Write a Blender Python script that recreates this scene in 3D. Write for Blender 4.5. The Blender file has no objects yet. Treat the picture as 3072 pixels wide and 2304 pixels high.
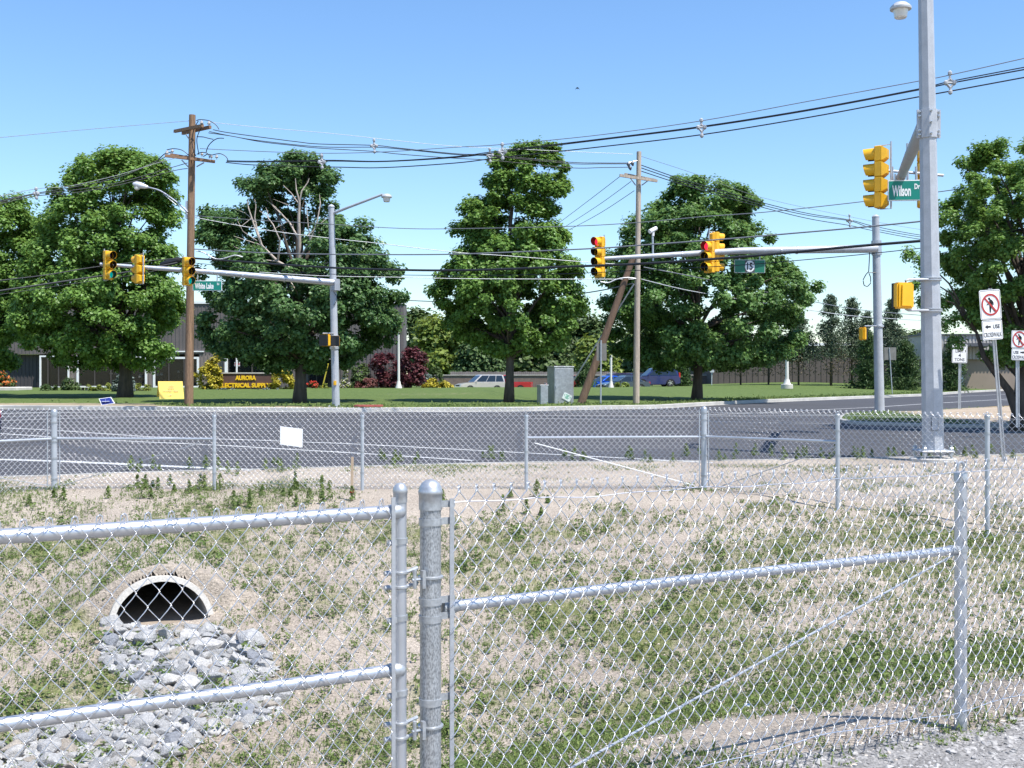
import bpy, bmesh, math, random
import numpy as np
from mathutils import Vector, Matrix

SC = bpy.context.scene
COL = SC.collection
rng = np.random.default_rng(7)
random.seed(7)
R = math.radians

# ------------------------------------------------------------------ camera
F, CX, HZ, EYE = 3370.0, 1536.0, 1135.0, 1.62      # focal length / axis / horizon in photo pixels, eye height in metres
cd = bpy.data.cameras.new('camera'); cam = bpy.data.objects.new('camera', cd); COL.objects.link(cam)
cam.location = (0, 0, EYE); cam.rotation_euler = (R(90), 0, 0)
cd.sensor_width = 36.0; cd.lens = F / 3072 * 36.0
cd.shift_y = (HZ - 1152) / 3072
cd.clip_start = 0.05; cd.clip_end = 3000
SC.camera = cam

# ------------------------------------------------------------------ light
SUN_X, SUN_Y = 0.40, -0.33                          # where the sun stands: horizontal offset per metre of height (right, behind camera)
sun_dir = Vector((SUN_X, SUN_Y, 1)).normalized()
elev = math.asin(sun_dir.z); azim = math.atan2(sun_dir.x, sun_dir.y)
world = bpy.data.worlds.new('World'); SC.world = world; world.use_nodes = True
nt = world.node_tree
sky = nt.nodes.new('ShaderNodeTexSky'); sky.sky_type = 'NISHITA'; sky.sun_disc = False
sky.sun_elevation = elev; sky.sun_rotation = azim
sky.air_density = 1.2; sky.dust_density = 0.15; sky.ozone_density = 1.6; sky.altitude = 0
hs = nt.nodes.new('ShaderNodeHueSaturation'); hs.inputs['Saturation'].default_value = 1.12      # the camera's colour rendering of a clear sky
vm = nt.nodes.new('ShaderNodeVectorMath'); vm.operation = 'MULTIPLY'; vm.inputs[1].default_value = (0.88, 1.0, 1.17)
nt.links.new(sky.outputs[0], hs.inputs['Color']); nt.links.new(hs.outputs[0], vm.inputs[0]); nt.links.new(vm.outputs[0], nt.nodes['Background'].inputs[0])
nt.nodes['Background'].inputs[1].default_value = 0.1
sl = bpy.data.lights.new('sun', 'SUN'); so = bpy.data.objects.new('sun', sl); COL.objects.link(so)
so.rotation_euler = sun_dir.to_track_quat('Z', 'Y').to_euler(); so.location = (20, -15, 60)
sl.energy = 4.2; sl.angle = R(0.53); sl.color = (1.0, 0.96, 0.9)
SC.view_settings.view_transform = 'Standard'; SC.view_settings.look = 'None'
SC.view_settings.gamma = 1; SC.view_settings.exposure = 0.82
SC.cycles.max_bounces = 6; SC.cycles.transparent_max_bounces = 12
try: SC.cycles.use_denoising = True
except Exception: pass

# ------------------------------------------------------------------ mesh builder
class MB:
    def __init__(s): s.V = []; s.Fc = []; s.n = 0
    def add(s, v, f):
        v = np.asarray(v, dtype=np.float64).reshape(-1, 3)
        if isinstance(f, np.ndarray): s.Fc.append(f + s.n)
        else: s.Fc.append([[i + s.n for i in q] for q in f])
        s.V.append(v); s.n += len(v); return s
    def box(s, c, d, M=None, taper=1.0):
        x, y, z = [k / 2 for k in d]
        v = [(-x,-y,-z),(x,-y,-z),(x,y,-z),(-x,y,-z),(-x*taper,-y*taper,z),(x*taper,-y*taper,z),(x*taper,y*taper,z),(-x*taper,y*taper,z)]
        v = [Vector(p) for p in v]
        if M is not None: v = [M @ p for p in v]
        v = [p + Vector(c) for p in v]
        return s.add([tuple(p) for p in v], [[0,3,2,1],[4,5,6,7],[0,1,5,4],[1,2,6,5],[2,3,7,6],[3,0,4,7]])
    def tube(s, pts, r, n=8, cap=True, phase=0.0):
        P_ = np.asarray(pts, dtype=float); m = len(P_)
        rr = np.full(m, r, float) if np.isscalar(r) else np.asarray(r, float)
        T = np.gradient(P_, axis=0); T /= (np.linalg.norm(T, axis=1, keepdims=True) + 1e-12)
        ref = np.array([0, 0, 1.0]) if abs(T[:, 2]).mean() < 0.9 else np.array([0, 1.0, 0])
        U = np.cross(ref, T); bad = np.linalg.norm(U, axis=1) < 1e-4
        U[bad] = np.cross(np.array([1.0, 0, 0]), T[bad]); U /= np.linalg.norm(U, axis=1, keepdims=True)
        W = np.cross(T, U)
        a = np.arange(n) * 2 * math.pi / n + phase
        v = P_[:, None, :] + rr[:, None, None] * (np.cos(a)[None, :, None] * U[:, None, :] + np.sin(a)[None, :, None] * W[:, None, :])
        i = np.arange(m - 1)[:, None] * n; j = np.arange(n)[None, :]; k = (j + 1) % n
        f = np.stack([i + j, i + k, i + n + k, i + n + j], -1).reshape(-1, 4)
        s.add(v.reshape(-1, 3), f)
        if cap: s.Fc.append([[s.n - m*n + q for q in range(n - 1, -1, -1)], [s.n - n + q for q in range(n)]])
        return s
    def lathe(s, prof, n=16, M=None, c=(0,0,0)):
        v = []
        for r, z in prof:
            for k in range(n):
                p = Vector((r*math.cos(2*math.pi*k/n), r*math.sin(2*math.pi*k/n), z))
                if M is not None: p = M @ p
                v.append(tuple(p + Vector(c)))
        f = []
        for i in range(len(prof) - 1):
            for k in range(n):
                q = (k + 1) % n; f.append([i*n+k, i*n+q, (i+1)*n+q, (i+1)*n+k])
        f.append(list(range(n - 1, -1, -1))); f.append([(len(prof)-1)*n + k for k in range(n)])
        return s.add(v, f)
    def prism(s, outline, y0, y1, M=None, c=(0,0,0)):
        """outline in (x, z), extruded along y"""
        n = len(outline)
        v = [Vector((x, y0, z)) for x, z in outline] + [Vector((x, y1, z)) for x, z in outline]
        if M is not None: v = [M @ p for p in v]
        v = [tuple(p + Vector(c)) for p in v]
        f = [list(range(n)), list(range(2*n - 1, n - 1, -1))] + [[(i+1) % n, i, n+i, n+(i+1) % n] for i in range(n)]
        return s.add(v, f)
    def quad(s, a, b, c, d): return s.add([a, b, c, d], [[0,1,2,3]])
    def xf(s, M):
        A_ = np.array(M.to_3x3()); t = np.array(M.translation)
        s.V = [v @ A_.T + t for v in s.V]; return s
    def bevel(s, off=0.02, seg=2, ang=0.6):
        me = s.mesh('tmp'); bm = bmesh.new(); bm.from_mesh(me); bpy.data.meshes.remove(me)
        bmesh.ops.recalc_face_normals(bm, faces=bm.faces)
        e = [e for e in bm.edges if len(e.link_faces) == 2 and e.calc_face_angle(0) > ang]
        bmesh.ops.bevel(bm, geom=e, offset=off, segments=seg, affect='EDGES', clamp_overlap=True)
        bm.verts.index_update()
        v = [tuple(p.co) for p in bm.verts]; f = [[p.index for p in q.verts] for q in bm.faces]; bm.free()
        s.V = []; s.Fc = []; s.n = 0; return s.add(v, f)
    def mesh(s, name):
        V = np.concatenate(s.V) if s.V else np.zeros((0, 3))
        tot, idx = [], []
        for f in s.Fc:
            if isinstance(f, np.ndarray): tot.append(np.full(len(f), f.shape[1])); idx.append(f.ravel())
            elif len(f): tot.append(np.array([len(q) for q in f])); idx.append(np.array([i for q in f for i in q]))
        tot = np.concatenate(tot).astype(np.int32); idx = np.concatenate(idx).astype(np.int32)
        me = bpy.data.meshes.new(name)
        me.vertices.add(len(V)); me.vertices.foreach_set('co', V.astype(np.float32).ravel())
        me.loops.add(len(idx)); me.loops.foreach_set('vertex_index', idx)
        me.polygons.add(len(tot)); st = np.concatenate([[0], np.cumsum(tot)[:-1]]).astype(np.int32)
        me.polygons.foreach_set('loop_start', st); me.polygons.foreach_set('loop_total', tot)
        me.update(calc_edges=True)
        return me

def rootloc(p):
    l = Vector((0, 0, 0))
    while p is not None: l += p.location; p = p.parent
    return l
def part(name, mb, mat, parent=None, world=True, label=None, smooth=0.6, attrs=None, loc=None):
    """link the builder's shape as ONE mesh object; world=True: its vertices are in world metres"""
    me = mb.mesh(name)
    o = bpy.data.objects.new(name, me); COL.objects.link(o)
    off = rootloc(parent) if (world and parent is not None) else Vector((0, 0, 0))
    if loc is not None and parent is None: off = Vector(loc); o.location = off
    if off.length > 0:
        co = np.empty(len(me.vertices)*3, np.float32); me.vertices.foreach_get('co', co)
        co = (co.reshape(-1, 3) - np.array(off, np.float32)).ravel(); me.vertices.foreach_set('co', co); me.update()
    if parent is not None: o.parent = parent
    me.materials.append(mat)
    if smooth:
        me.polygons.foreach_set('use_smooth', np.ones(len(me.polygons), bool))
        if smooth < 3: me.set_sharp_from_angle(angle=smooth)
    else: me.polygons.foreach_set('use_smooth', np.zeros(len(me.polygons), bool))
    if attrs:
        for k, a in attrs.items():
            at = me.attributes.new(k, 'FLOAT', 'POINT'); at.data.foreach_set('value', np.asarray(a, np.float32))
    if label: o['label'] = label
    return o
def tag(o, label, cat, group=None, kind=None):
    o['label'] = label; o['category'] = cat
    if group: o['group'] = group
    if kind: o['kind'] = kind
    return o
def thing(name, label, cat, loc=(0,0,0), rz=0.0, group=None):
    o = bpy.data.objects.new(name, None); COL.objects.link(o); o.empty_display_size = 0.2
    o.location = loc; o.rotation_euler = (0, 0, rz)
    return tag(o, label, cat, group)
def struct(name, mb, mat, **k):
    o = part(name, mb, mat, **k); o['kind'] = 'structure'; return o
def copy_tree(o, parent=None, label=None):
    c = o.copy(); COL.objects.link(c)
    if parent is not None: c.parent = parent
    if label: c['label'] = label
    for ch in list(o.children): copy_tree(ch, c)
    return c

# ------------------------------------------------------------------ photo pixel -> place
def P(px, py, d): return np.array([(px - CX)/F*d, d, EYE - (py - HZ)/F*d])
K = 3072/2212.0
def P2(px, py, d): return P(px*K, py*K, d)            # the same, in pixels of the 2212 wide view
def noise2(x, y, seed=0):
    """smooth value noise, 0..1"""
    x = np.asarray(x, float); y = np.asarray(y, float)
    xi = np.floor(x).astype(np.int64); yi = np.floor(y).astype(np.int64); fx = x - xi; fy = y - yi
    fx = fx*fx*(3 - 2*fx); fy = fy*fy*(3 - 2*fy)
    def h(a, b):
        n = (a*374761393 + b*668265263 + seed*974711) & 0x7fffffff
        n = ((n ^ (n >> 13))*1274126177) & 0x7fffffff
        return ((n ^ (n >> 16)) & 0xffff)/65535.0
    return (h(xi, yi)*(1-fx) + h(xi+1, yi)*fx)*(1-fy) + (h(xi, yi+1)*(1-fx) + h(xi+1, yi+1)*fx)*fy
def fbm(x, y, seed=0, o=3):
    s = 0; a = 0.5; t = 0
    for k in range(o): s = s + a*noise2(x*2**k, y*2**k, seed+k); t += a; a *= 0.55
    return s/t
def sst(t): t = np.clip(t, 0, 1); return t*t*(3 - 2*t)

# ------------------------------------------------------------------ materials
MATS = {}
def mat(name, col, rough=0.6, metal=0.0, var=0.15, vs=3.0, bump=0.0, bs=30.0, spec=0.5, fine=0.0, fs=80.0, stretch=None, emit=None, es=1.0, coat=0.0):
    if name in MATS: return MATS[name]
    m = bpy.data.materials.new(name); m.use_nodes = True; n = m.node_tree; L = n.links
    b = n.nodes['Principled BSDF']
    b.inputs['Roughness'].default_value = rough; b.inputs['Metallic'].default_value = metal
    b.inputs['Specular IOR Level'].default_value = spec
    if coat: b.inputs['Coat Weight'].default_value = coat; b.inputs['Coat Roughness'].default_value = 0.08
    tc = n.nodes.new('ShaderNodeTexCoord'); mp = n.nodes.new('ShaderNodeMapping'); L.new(tc.outputs['Object'], mp.inputs[0])
    if stretch: mp.inputs['Scale'].default_value = stretch
    c = [tuple(min(1, max(0, k*(1 - var))) for k in col) + (1,), tuple(min(1, k*(1 + var)) for k in col) + (1,)]
    nz = n.nodes.new('ShaderNodeTexNoise'); nz.inputs['Scale'].default_value = vs; nz.inputs['Detail'].default_value = 5
    L.new(mp.outputs[0], nz.inputs['Vector'])
    mr = n.nodes.new('ShaderNodeMapRange'); mr.inputs[1].default_value = 0.3; mr.inputs[2].default_value = 0.7; L.new(nz.outputs['Fac'], mr.inputs[0])
    mx = n.nodes.new('ShaderNodeMix'); mx.data_type = 'RGBA'; mx.inputs[6].default_value = c[0]; mx.inputs[7].default_value = c[1]
    L.new(mr.outputs[0], mx.inputs[0]); out = mx.outputs[2]
    if fine:
        n2 = n.nodes.new('ShaderNodeTexNoise'); n2.inputs['Scale'].default_value = fs; n2.inputs['Detail'].default_value = 3
        L.new(mp.outputs[0], n2.inputs['Vector'])
        m2 = n.nodes.new('ShaderNodeMapRange'); m2.inputs[1].default_value = 0.35; m2.inputs[2].default_value = 0.65
        m2.inputs[3].default_value = 1 - fine; m2.inputs[4].default_value = 1 + fine; L.new(n2.outputs['Fac'], m2.inputs[0])
        vm = n.nodes.new('ShaderNodeVectorMath'); vm.operation = 'SCALE'; L.new(out, vm.inputs[0]); L.new(m2.outputs[0], vm.inputs['Scale']); out = vm.outputs[0]
    L.new(out, b.inputs['Base Color'])
    if bump:
        n3 = n.nodes.new('ShaderNodeTexNoise'); n3.inputs['Scale'].default_value = bs; n3.inputs['Detail'].default_value = 4
        L.new(mp.outputs[0], n3.inputs['Vector'])
        bp = n.nodes.new('ShaderNodeBump'); bp.inputs['Strength'].default_value = bump; bp.inputs['Distance'].default_value = 0.02
        L.new(n3.outputs['Fac'], bp.inputs['Height']); L.new(bp.outputs[0], b.inputs['Normal'])
    if emit: b.inputs['Emission Color'].default_value = tuple(emit) + (1,); b.inputs['Emission Strength'].default_value = es
    MATS[name] = m; return m

def leaf_mat(name, dark, light, trans=0.25, rough=0.5, scale=0.5, spec=0.35):
    if name in MATS: return MATS[name]
    m = bpy.data.materials.new(name); m.use_nodes = True; n = m.node_tree; L = n.links
    b = n.nodes['Principled BSDF']; b.inputs['Roughness'].default_value = rough; b.inputs['Specular IOR Level'].default_value = spec
    at = n.nodes.new('ShaderNodeAttribute'); at.attribute_name = 'rnd'
    tc = n.nodes.new('ShaderNodeTexCoord'); nz = n.nodes.new('ShaderNodeTexNoise'); nz.inputs['Scale'].default_value = scale; nz.inputs['Detail'].default_value = 2
    L.new(tc.outputs['Object'], nz.inputs['Vector'])
    ad = n.nodes.new('ShaderNodeMath'); ad.operation = 'ADD'; L.new(at.outputs['Fac'], ad.inputs[0]); L.new(nz.outputs['Fac'], ad.inputs[1])
    mr = n.nodes.new('ShaderNodeMapRange'); mr.inputs[1].default_value = 0.35; mr.inputs[2].default_value = 1.25; L.new(ad.outputs[0], mr.inputs[0])
    mx = n.nodes.new('ShaderNodeMix'); mx.data_type = 'RGBA'; mx.inputs[6].default_value = dark + (1,); mx.inputs[7].default_value = light + (1,)
    L.new(mr.outputs[0], mx.inputs[0]); L.new(mx.outputs[2], b.inputs['Base Color'])
    tr = n.nodes.new('ShaderNodeBsdfTranslucent'); hs = n.nodes.new('ShaderNodeHueSaturation')
    hs.inputs['Value'].default_value = 1.3; hs.inputs['Hue'].default_value = 0.48; L.new(mx.outputs[2], hs.inputs['Color']); L.new(hs.outputs[0], tr.inputs[0])
    ms = n.nodes.new('ShaderNodeMixShader'); ms.inputs[0].default_value = trans
    L.new(b.outputs[0], ms.inputs[1]); L.new(tr.outputs[0], ms.inputs[2]); L.new(ms.outputs[0], n.nodes['Material Output'].inputs[0])
    MATS[name] = m; return m

def blend_mat(name, attr, low, high, fs=40.0, lowvar=0.3, bump=0.6, lo=0.35, hi=0.65, clod=None):
    """two noisy ground colours mixed by a per-vertex cover value broken up with noise"""
    m = bpy.data.materials.new(name); m.use_nodes = True; n = m.node_tree; L = n.links
    b = n.nodes['Principled BSDF']; b.inputs['Roughness'].default_value = 0.95; b.inputs['Specular IOR Level'].default_value = 0.15
    tc = n.nodes.new('ShaderNodeTexCoord')
    def nz(s, d=4, r=0.6):
        q = n.nodes.new('ShaderNodeTexNoise'); q.inputs['Scale'].default_value = s; q.inputs['Detail'].default_value = d; q.inputs['Roughness'].default_value = r
        L.new(tc.outputs['Object'], q.inputs['Vector']); return q.outputs['Fac']
    def rmp(x, a, c, lo_, hi_):
        q = n.nodes.new('ShaderNodeMapRange'); q.inputs[1].default_value = a; q.inputs[2].default_value = c; q.inputs[3].default_value = lo_; q.inputs[4].default_value = hi_
        L.new(x, q.inputs[0]); return q.outputs[0]
    def mixc(f, a, c):
        q = n.nodes.new('ShaderNodeMix'); q.data_type = 'RGBA'; L.new(f, q.inputs[0])
        for i, k in ((6, a), (7, c)):
            if isinstance(k, tuple): q.inputs[i].default_value = k + (1,)
            else: L.new(k, q.inputs[i])
        return q.outputs[2]
    def scl(col, f):
        q = n.nodes.new('ShaderNodeVectorMath'); q.operation = 'SCALE'; L.new(col, q.inputs[0]); L.new(f, q.inputs['Scale']); return q.outputs[0]
    f1 = nz(fs, 5, 0.7); f2 = nz(0.7, 3); f3 = nz(fs*0.33, 3)
    lowc = scl(mixc(rmp(f2, 0.35, 0.65, 0, 1), low[0], low[1]), rmp(f1, 0.3, 0.7, 1 - lowvar, 1 + lowvar))
    highc = scl(mixc(rmp(f3, 0.35, 0.65, 0, 1), high[0], high[1]), rmp(f1, 0.3, 0.7, 0.6, 1.4))
    at = n.nodes.new('ShaderNodeAttribute'); at.attribute_name = attr
    ad = n.nodes.new('ShaderNodeMath'); ad.operation = 'ADD'; L.new(at.outputs['Fac'], ad.inputs[0]); L.new(rmp(nz(4.5, 4), 0.25, 0.75, -0.3, 0.3), ad.inputs[1])
    col = mixc(rmp(ad.outputs[0], lo, hi, 0, 1), lowc, highc)
    L.new(col, b.inputs['Base Color'])
    if bump:
        bp = n.nodes.new('ShaderNodeBump'); bp.inputs['Strength'].default_value = bump; bp.inputs['Distance'].default_value = 0.03
        L.new(f1, bp.inputs['Height']); L.new(bp.outputs[0], b.inputs['Normal'])
    MATS[name] = m; return m

GALV = mat('galvanised_steel', (0.44, 0.46, 0.49), 0.42, 0.55, 0.12, 6, fine=0.08, fs=60)
GALV_SPANGLE = mat('spangled_galvanised_pipe', (0.36, 0.375, 0.39), 0.45, 0.55, 0.12, 12, fine=0.36, fs=210, stretch=(1, 1, 0.45))
GALV_WIRE = mat('galvanised_wire', (0.66, 0.66, 0.68), 0.36, 0.85, 0.1, 20)
ALU = mat('aluminium_paint', (0.50, 0.52, 0.56), 0.42, 0.7, 0.06, 10)
CAST = mat('cast_aluminium', (0.42, 0.44, 0.46), 0.45, 0.6, 0.12, 30, fine=0.1)
POLE = mat('pole_steel', (0.40, 0.42, 0.45), 0.5, 0.08, 0.1, 5, fine=0.06, fs=50)
BOLT = mat('bolt_steel', (0.5, 0.52, 0.54), 0.4, 0.7, 0.1, 8)
YEL = mat('signal_yellow', (0.80, 0.42, 0.012), 0.42, 0, 0.06, 5)
BLK = mat('black_plastic', (0.012, 0.012, 0.013), 0.5, 0, 0.1, 5)
RUBBER = mat('tyre_rubber', (0.018, 0.018, 0.018), 0.8, 0, 0.1, 5)
GRN = mat('sign_green', (0.0, 0.20, 0.15), 0.4, 0, 0.05, 2)
GRN2 = mat('sign_green_faded', (0.02, 0.17, 0.10), 0.4, 0, 0.05, 2)
WHT = mat('sign_white', (0.80, 0.80, 0.80), 0.45, 0, 0.03, 2)
REDP = mat('sign_red', (0.42, 0.03, 0.03), 0.4, 0, 0.05, 2)
INK = mat('sign_black', (0.012, 0.012, 0.013), 0.5, 0, 0.05, 2)
WOOD = mat('pole_wood', (0.22, 0.135, 0.08), 0.85, 0, 0.35, 2.2, bump=0.5, bs=14, stretch=(6, 6, 0.35), fine=0.25, fs=18)
WOOD_PALE = mat('pole_wood_grey', (0.40, 0.33, 0.26), 0.85, 0, 0.25, 2.2, bump=0.4, bs=14, stretch=(6, 6, 0.35), fine=0.2, fs=18)
WOOD_DARK = mat('brace_wood', (0.16, 0.10, 0.065), 0.85, 0, 0.3, 2.2, stretch=(5, 5, 0.4), fine=0.2, fs=18)
BARK = mat('bark', (0.085, 0.068, 0.055), 0.9, 0, 0.35, 3, bump=0.8, bs=12, stretch=(3, 3, 0.6))
BARK_DEAD = mat('bare_grey_bark', (0.42, 0.36, 0.31), 0.9, 0, 0.25, 4)
CONC = mat('concrete', (0.52, 0.49, 0.44), 0.85, 0, 0.12, 2.5, fine=0.12, fs=60, bump=0.2)
KERB = mat('kerb_concrete', (0.41, 0.395, 0.365), 0.85, 0, 0.14, 1.2, fine=0.1, fs=30)
CABLE = mat('black_cable', (0.02, 0.022, 0.026), 0.5, 0, 0.1, 3)
CABLE_GREY = mat('grey_wire', (0.22, 0.23, 0.25), 0.5, 0.3, 0.1, 3)
CABLE_PALE = mat('pale_wire', (0.55, 0.56, 0.57), 0.5, 0.3, 0.1, 3)
PORC = mat('porcelain', (0.55, 0.52, 0.5), 0.25, 0, 0.05, 3)
GLASSD = mat('dark_glass', (0.012, 0.016, 0.02), 0.06, 0, 0.1, 1, spec=0.8)
CHROME = mat('bright_metal', (0.7, 0.71, 0.72), 0.2, 0.9, 0.05, 4)

def text_chunk(txt, w=None, h=None, depth=0.006, bold=0.0):
    """letters as real solid shapes in the x-z plane, facing -y, centred, fitted to w x h metres"""
    cu = bpy.data.curves.new('t', 'FONT'); cu.body = txt; cu.align_x = 'CENTER'; cu.extrude = 0.01; cu.offset = bold; cu.resolution_u = 3
    o = bpy.data.objects.new('t', cu); COL.objects.link(o)
    dg = bpy.context.evaluated_depsgraph_get(); me = bpy.data.meshes.new_from_object(o.evaluated_get(dg))
    v = np.array([tuple(p.co) for p in me.vertices]); f = [list(p.vertices) for p in me.polygons]
    bpy.data.objects.remove(o); bpy.data.curves.remove(cu); bpy.data.meshes.remove(me)
    lo, hi = v.min(0), v.max(0); c = (lo + hi)/2; e = hi - lo
    sx = w/e[0] if w else None; sz = h/e[1] if h else None
    sx = sx or sz; sz = sz or sx
    return np.stack([(v[:, 0]-c[0])*sx, -(v[:, 2]-c[2])/max(e[2], 1e-6)*depth, (v[:, 1]-c[1])*sz], 1), f
def put_text(mb, txt, x, z, y, w=None, h=None, depth=0.006, bold=0.0):
    v, f = text_chunk(txt, w, h, depth, bold); mb.add(v + np.array([x, y, z]), f); return mb
# ------------------------------------------------------------------ terrain
def road_z(y): return np.clip((np.asarray(y, float) - 16.2)*0.0155, 0, 0.4)
def flat_hit(px, py):
    for d in np.arange(14, 170, 0.05):
        if EYE - (py - HZ)/F*d <= road_z(d): return d
    return 170.0
_near = [(0,1431),(174,1426),(400,1417),(768,1408),(1139,1398),(1536,1387),(2112,1383),(2740,1371),(3072,1362)]
_kerb = [(0,1227),(413,1230),(600,1233),(1058,1236),(1200,1235),(1575,1233),(1800,1228),(1968,1226),(2112,1217),(2320,1206),(2568,1196),(2769,1188),(2900,1178),(3036,1171)]
def edge(lst, pre, post):
    q = [(( px-CX)/F*flat_hit(px, py), flat_hit(px, py)) for px, py in lst]
    return np.array(pre + q + post)
NEAR = edge(_near, [(-60, 15.5), (-20, 17.0)], [(14, 24.2), (30, 27.5), (160, 50)])
KERBL = edge(_kerb, [(-160, 46), (-60, 44.5)], [(70, 130), (160, 190)])
def yN(x): return np.interp(x, NEAR[:, 0], NEAR[:, 1])
def yK(x): return np.interp(x, KERBL[:, 0], KERBL[:, 1])
def fence_y(x): return np.clip(3.97 + 0.5667*(np.asarray(x, float) + 0.285), 2.2, 8.0)
# storm pipe outlet
PIPE = P2(347, 1338, 11.0); PIPE_AX = np.array([0.40, -0.9165])       # outward direction of the pipe on the plan
PIPE_R, PIPE_W = 0.44, 0.055
def base_z(x, y):
    x = np.asarray(x, float); y = np.asarray(y, float)
    a = fence_y(x) + 0.25; D = 0.45 + 0.75/(1 + np.exp((x - 1.0)/0.9)); D = D*(0.35 + 0.65*sst((11 - np.abs(x))/3.5))
    yf = np.clip(8.2 + 0.3*x, 7.0, 10.5); b = 15.6
    def S(t): t = np.clip(t, 0, 1); return 0.5*t + 0.5*t*t*(3 - 2*t)
    near = S((y - a)/(yf - a)); far = 1 - S((y - yf)/(b - yf))
    z = -D*np.where(y < yf, near, far)
    z = z - 0.05*(y < 16)*np.clip((16 - y)/2, 0, 1)
    z = z + road_z(y)
    dx, dy = x - PIPE[0], y - PIPE[1]
    s = -(dx*PIPE_AX[0] + dy*PIPE_AX[1]); l = dx*PIPE_AX[1]*-1 + dy*PIPE_AX[0]
    z = z + 0.50*sst((s + 0.06)/0.13)*np.exp(-np.maximum(s - 0.1, 0)/1.6)*np.exp(-(np.abs(l)/0.74)**2.2)
    ny = np.clip((16.5 - y)/2, 0, 1)*np.clip((y - a)/1.0, 0, 1)
    return z + ny*(0.10*(fbm(x*0.9, y*0.9, 3) - 0.5) + 0.05*(fbm(x*4, y*4, 9) - 0.5))
def lawn_z(x, y):
    x = np.asarray(x, float); y = np.asarray(y, float)
    t = y - yK(x); A_ = 0.36 + 0.34*sst((x - 14)/16)
    z = 0.53 + A_*sst(t/40)**0.85
    z = z - 0.62*sst((y - 93)/7)*sst((9.5 - x)/4)
    return z + 0.05*(fbm(x*0.15, y*0.15, 5) - 0.5)*np.clip(t/6, 0, 1)
def gz(x, y):
    x = np.asarray(x, float); y = np.asarray(y, float)
    return np.where(y > yK(x) + 0.1, lawn_z(x, y), np.where(y < yN(x), base_z(x, y), road_z(y)))
_dd = np.concatenate([np.arange(2.2, 40, 0.02), np.arange(40, 135, 0.05)])
def G(px, py, dflt=100.0):
    """where the sight line through a photo pixel meets the ground"""
    X = (px - CX)/F*_dd; Z = EYE - (py - HZ)/F*_dd
    h = np.nonzero(Z <= gz(X, _dd))[0]
    d = _dd[h[0]] if len(h) else dflt
    x = (px - CX)/F*d
    return np.array([x, d, float(gz(x, d))])
def G2(px, py, dflt=100.0): return G(px*K, py*K, dflt)

def loft(xs, y0f, y1f, n, zf, tpow=1.0, ex=None):
    t = np.linspace(0, 1, n)**tpow; X = np.repeat(xs[:, None], n, 1)
    Y = y0f(xs)[:, None]*(1 - t) + y1f(xs)[:, None]*t
    V = np.stack([X, Y, zf(X, Y)], -1).reshape(-1, 3)
    i = np.arange(len(xs) - 1)[:, None]*n; j = np.arange(n - 1)[None, :]
    Fq = np.stack([i+j, i+n+j, i+n+j+1, i+j+1], -1).reshape(-1, 4)
    return V, Fq

EARTH = blend_mat('bare_earth', 'green', ((0.455, 0.39, 0.318), (0.355, 0.30, 0.245)), ((0.16, 0.17, 0.07), (0.24, 0.24, 0.11)), fs=46, lowvar=0.55, bump=0.9, lo=0.45, hi=0.8)
LAWN = blend_mat('lawn_turf', 'green', ((0.36, 0.29, 0.20), (0.28, 0.23, 0.15)), ((0.075, 0.115, 0.030), (0.115, 0.155, 0.045)), fs=9, lowvar=0.25, bump=0.8, lo=0.4, hi=0.62)
ISLE = blend_mat('island_dirt', 'green', ((0.42, 0.34, 0.255), (0.34, 0.27, 0.20)), ((0.05, 0.085, 0.025), (0.085, 0.115, 0.04)), fs=24, lowvar=0.3, bump=0.7)
ASPH = mat('asphalt', (0.068, 0.068, 0.074), 0.9, 0, 0.15, 0.35, fine=0.22, fs=38, bump=0.35, bs=60, spec=0.25, stretch=(0.5, 1.6, 1))
PAINT_W = mat('road_paint_white', (0.50, 0.50, 0.49), 0.7, 0, 0.12, 3, fine=0.15, fs=30)
PAINT_Y = mat('road_paint_yellow', (0.62, 0.36, 0.07), 0.7, 0, 0.12, 3, fine=0.15, fs=30)

# green cover of the basin, 0..1
def pipe_clear(x, y):
    dx, dy = x - PIPE[0], y - PIPE[1]; s = -(dx*PIPE_AX[0] + dy*PIPE_AX[1]); l = -dx*PIPE_AX[1] + dy*PIPE_AX[0]
    return (np.abs(l) < 0.52) & (s > -0.35) & (s < 0.10)
def cover(x, y):
    x = np.asarray(x, float); y = np.asarray(y, float)
    c = fbm(x*0.55 + 3, y*0.40, 21, 4)*0.75 + fbm(x*1.8, y*1.3, 31, 3)*0.95 - 0.56
    c = c + 0.26*np.exp(-((y - 12.9)/1.0)**2)*sst((1 - x)/2.0)*sst((x + 7.5)/1.0)          # green band before the far fence, left
    c = c + 0.22*np.exp(-((y - 12.2)/2.0)**2)*sst((x + 1.3)/1.5) + 0.12*np.exp(-((y - 9.0)/1.6)**2)
    c = c + 0.17*np.exp(-((y - 7.0)/1.2)**2)*sst((x + 1.5)/1.0)                              # lush strip low in the picture
    c = c - 0.36*np.exp(-((y - 15.4)/0.8)**2)*sst((x + 3)/2) - 0.35*np.exp(-((y - 17.8)/1.4)**2)  # bare strip along the fence
    c = c - 0.30*np.exp(-((y - 5.9)/0.5)**2)*sst(x/1.5)
    c = np.where(pipe_clear(x, y), -1, c)
    return np.clip(c, 0, 1)

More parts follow.
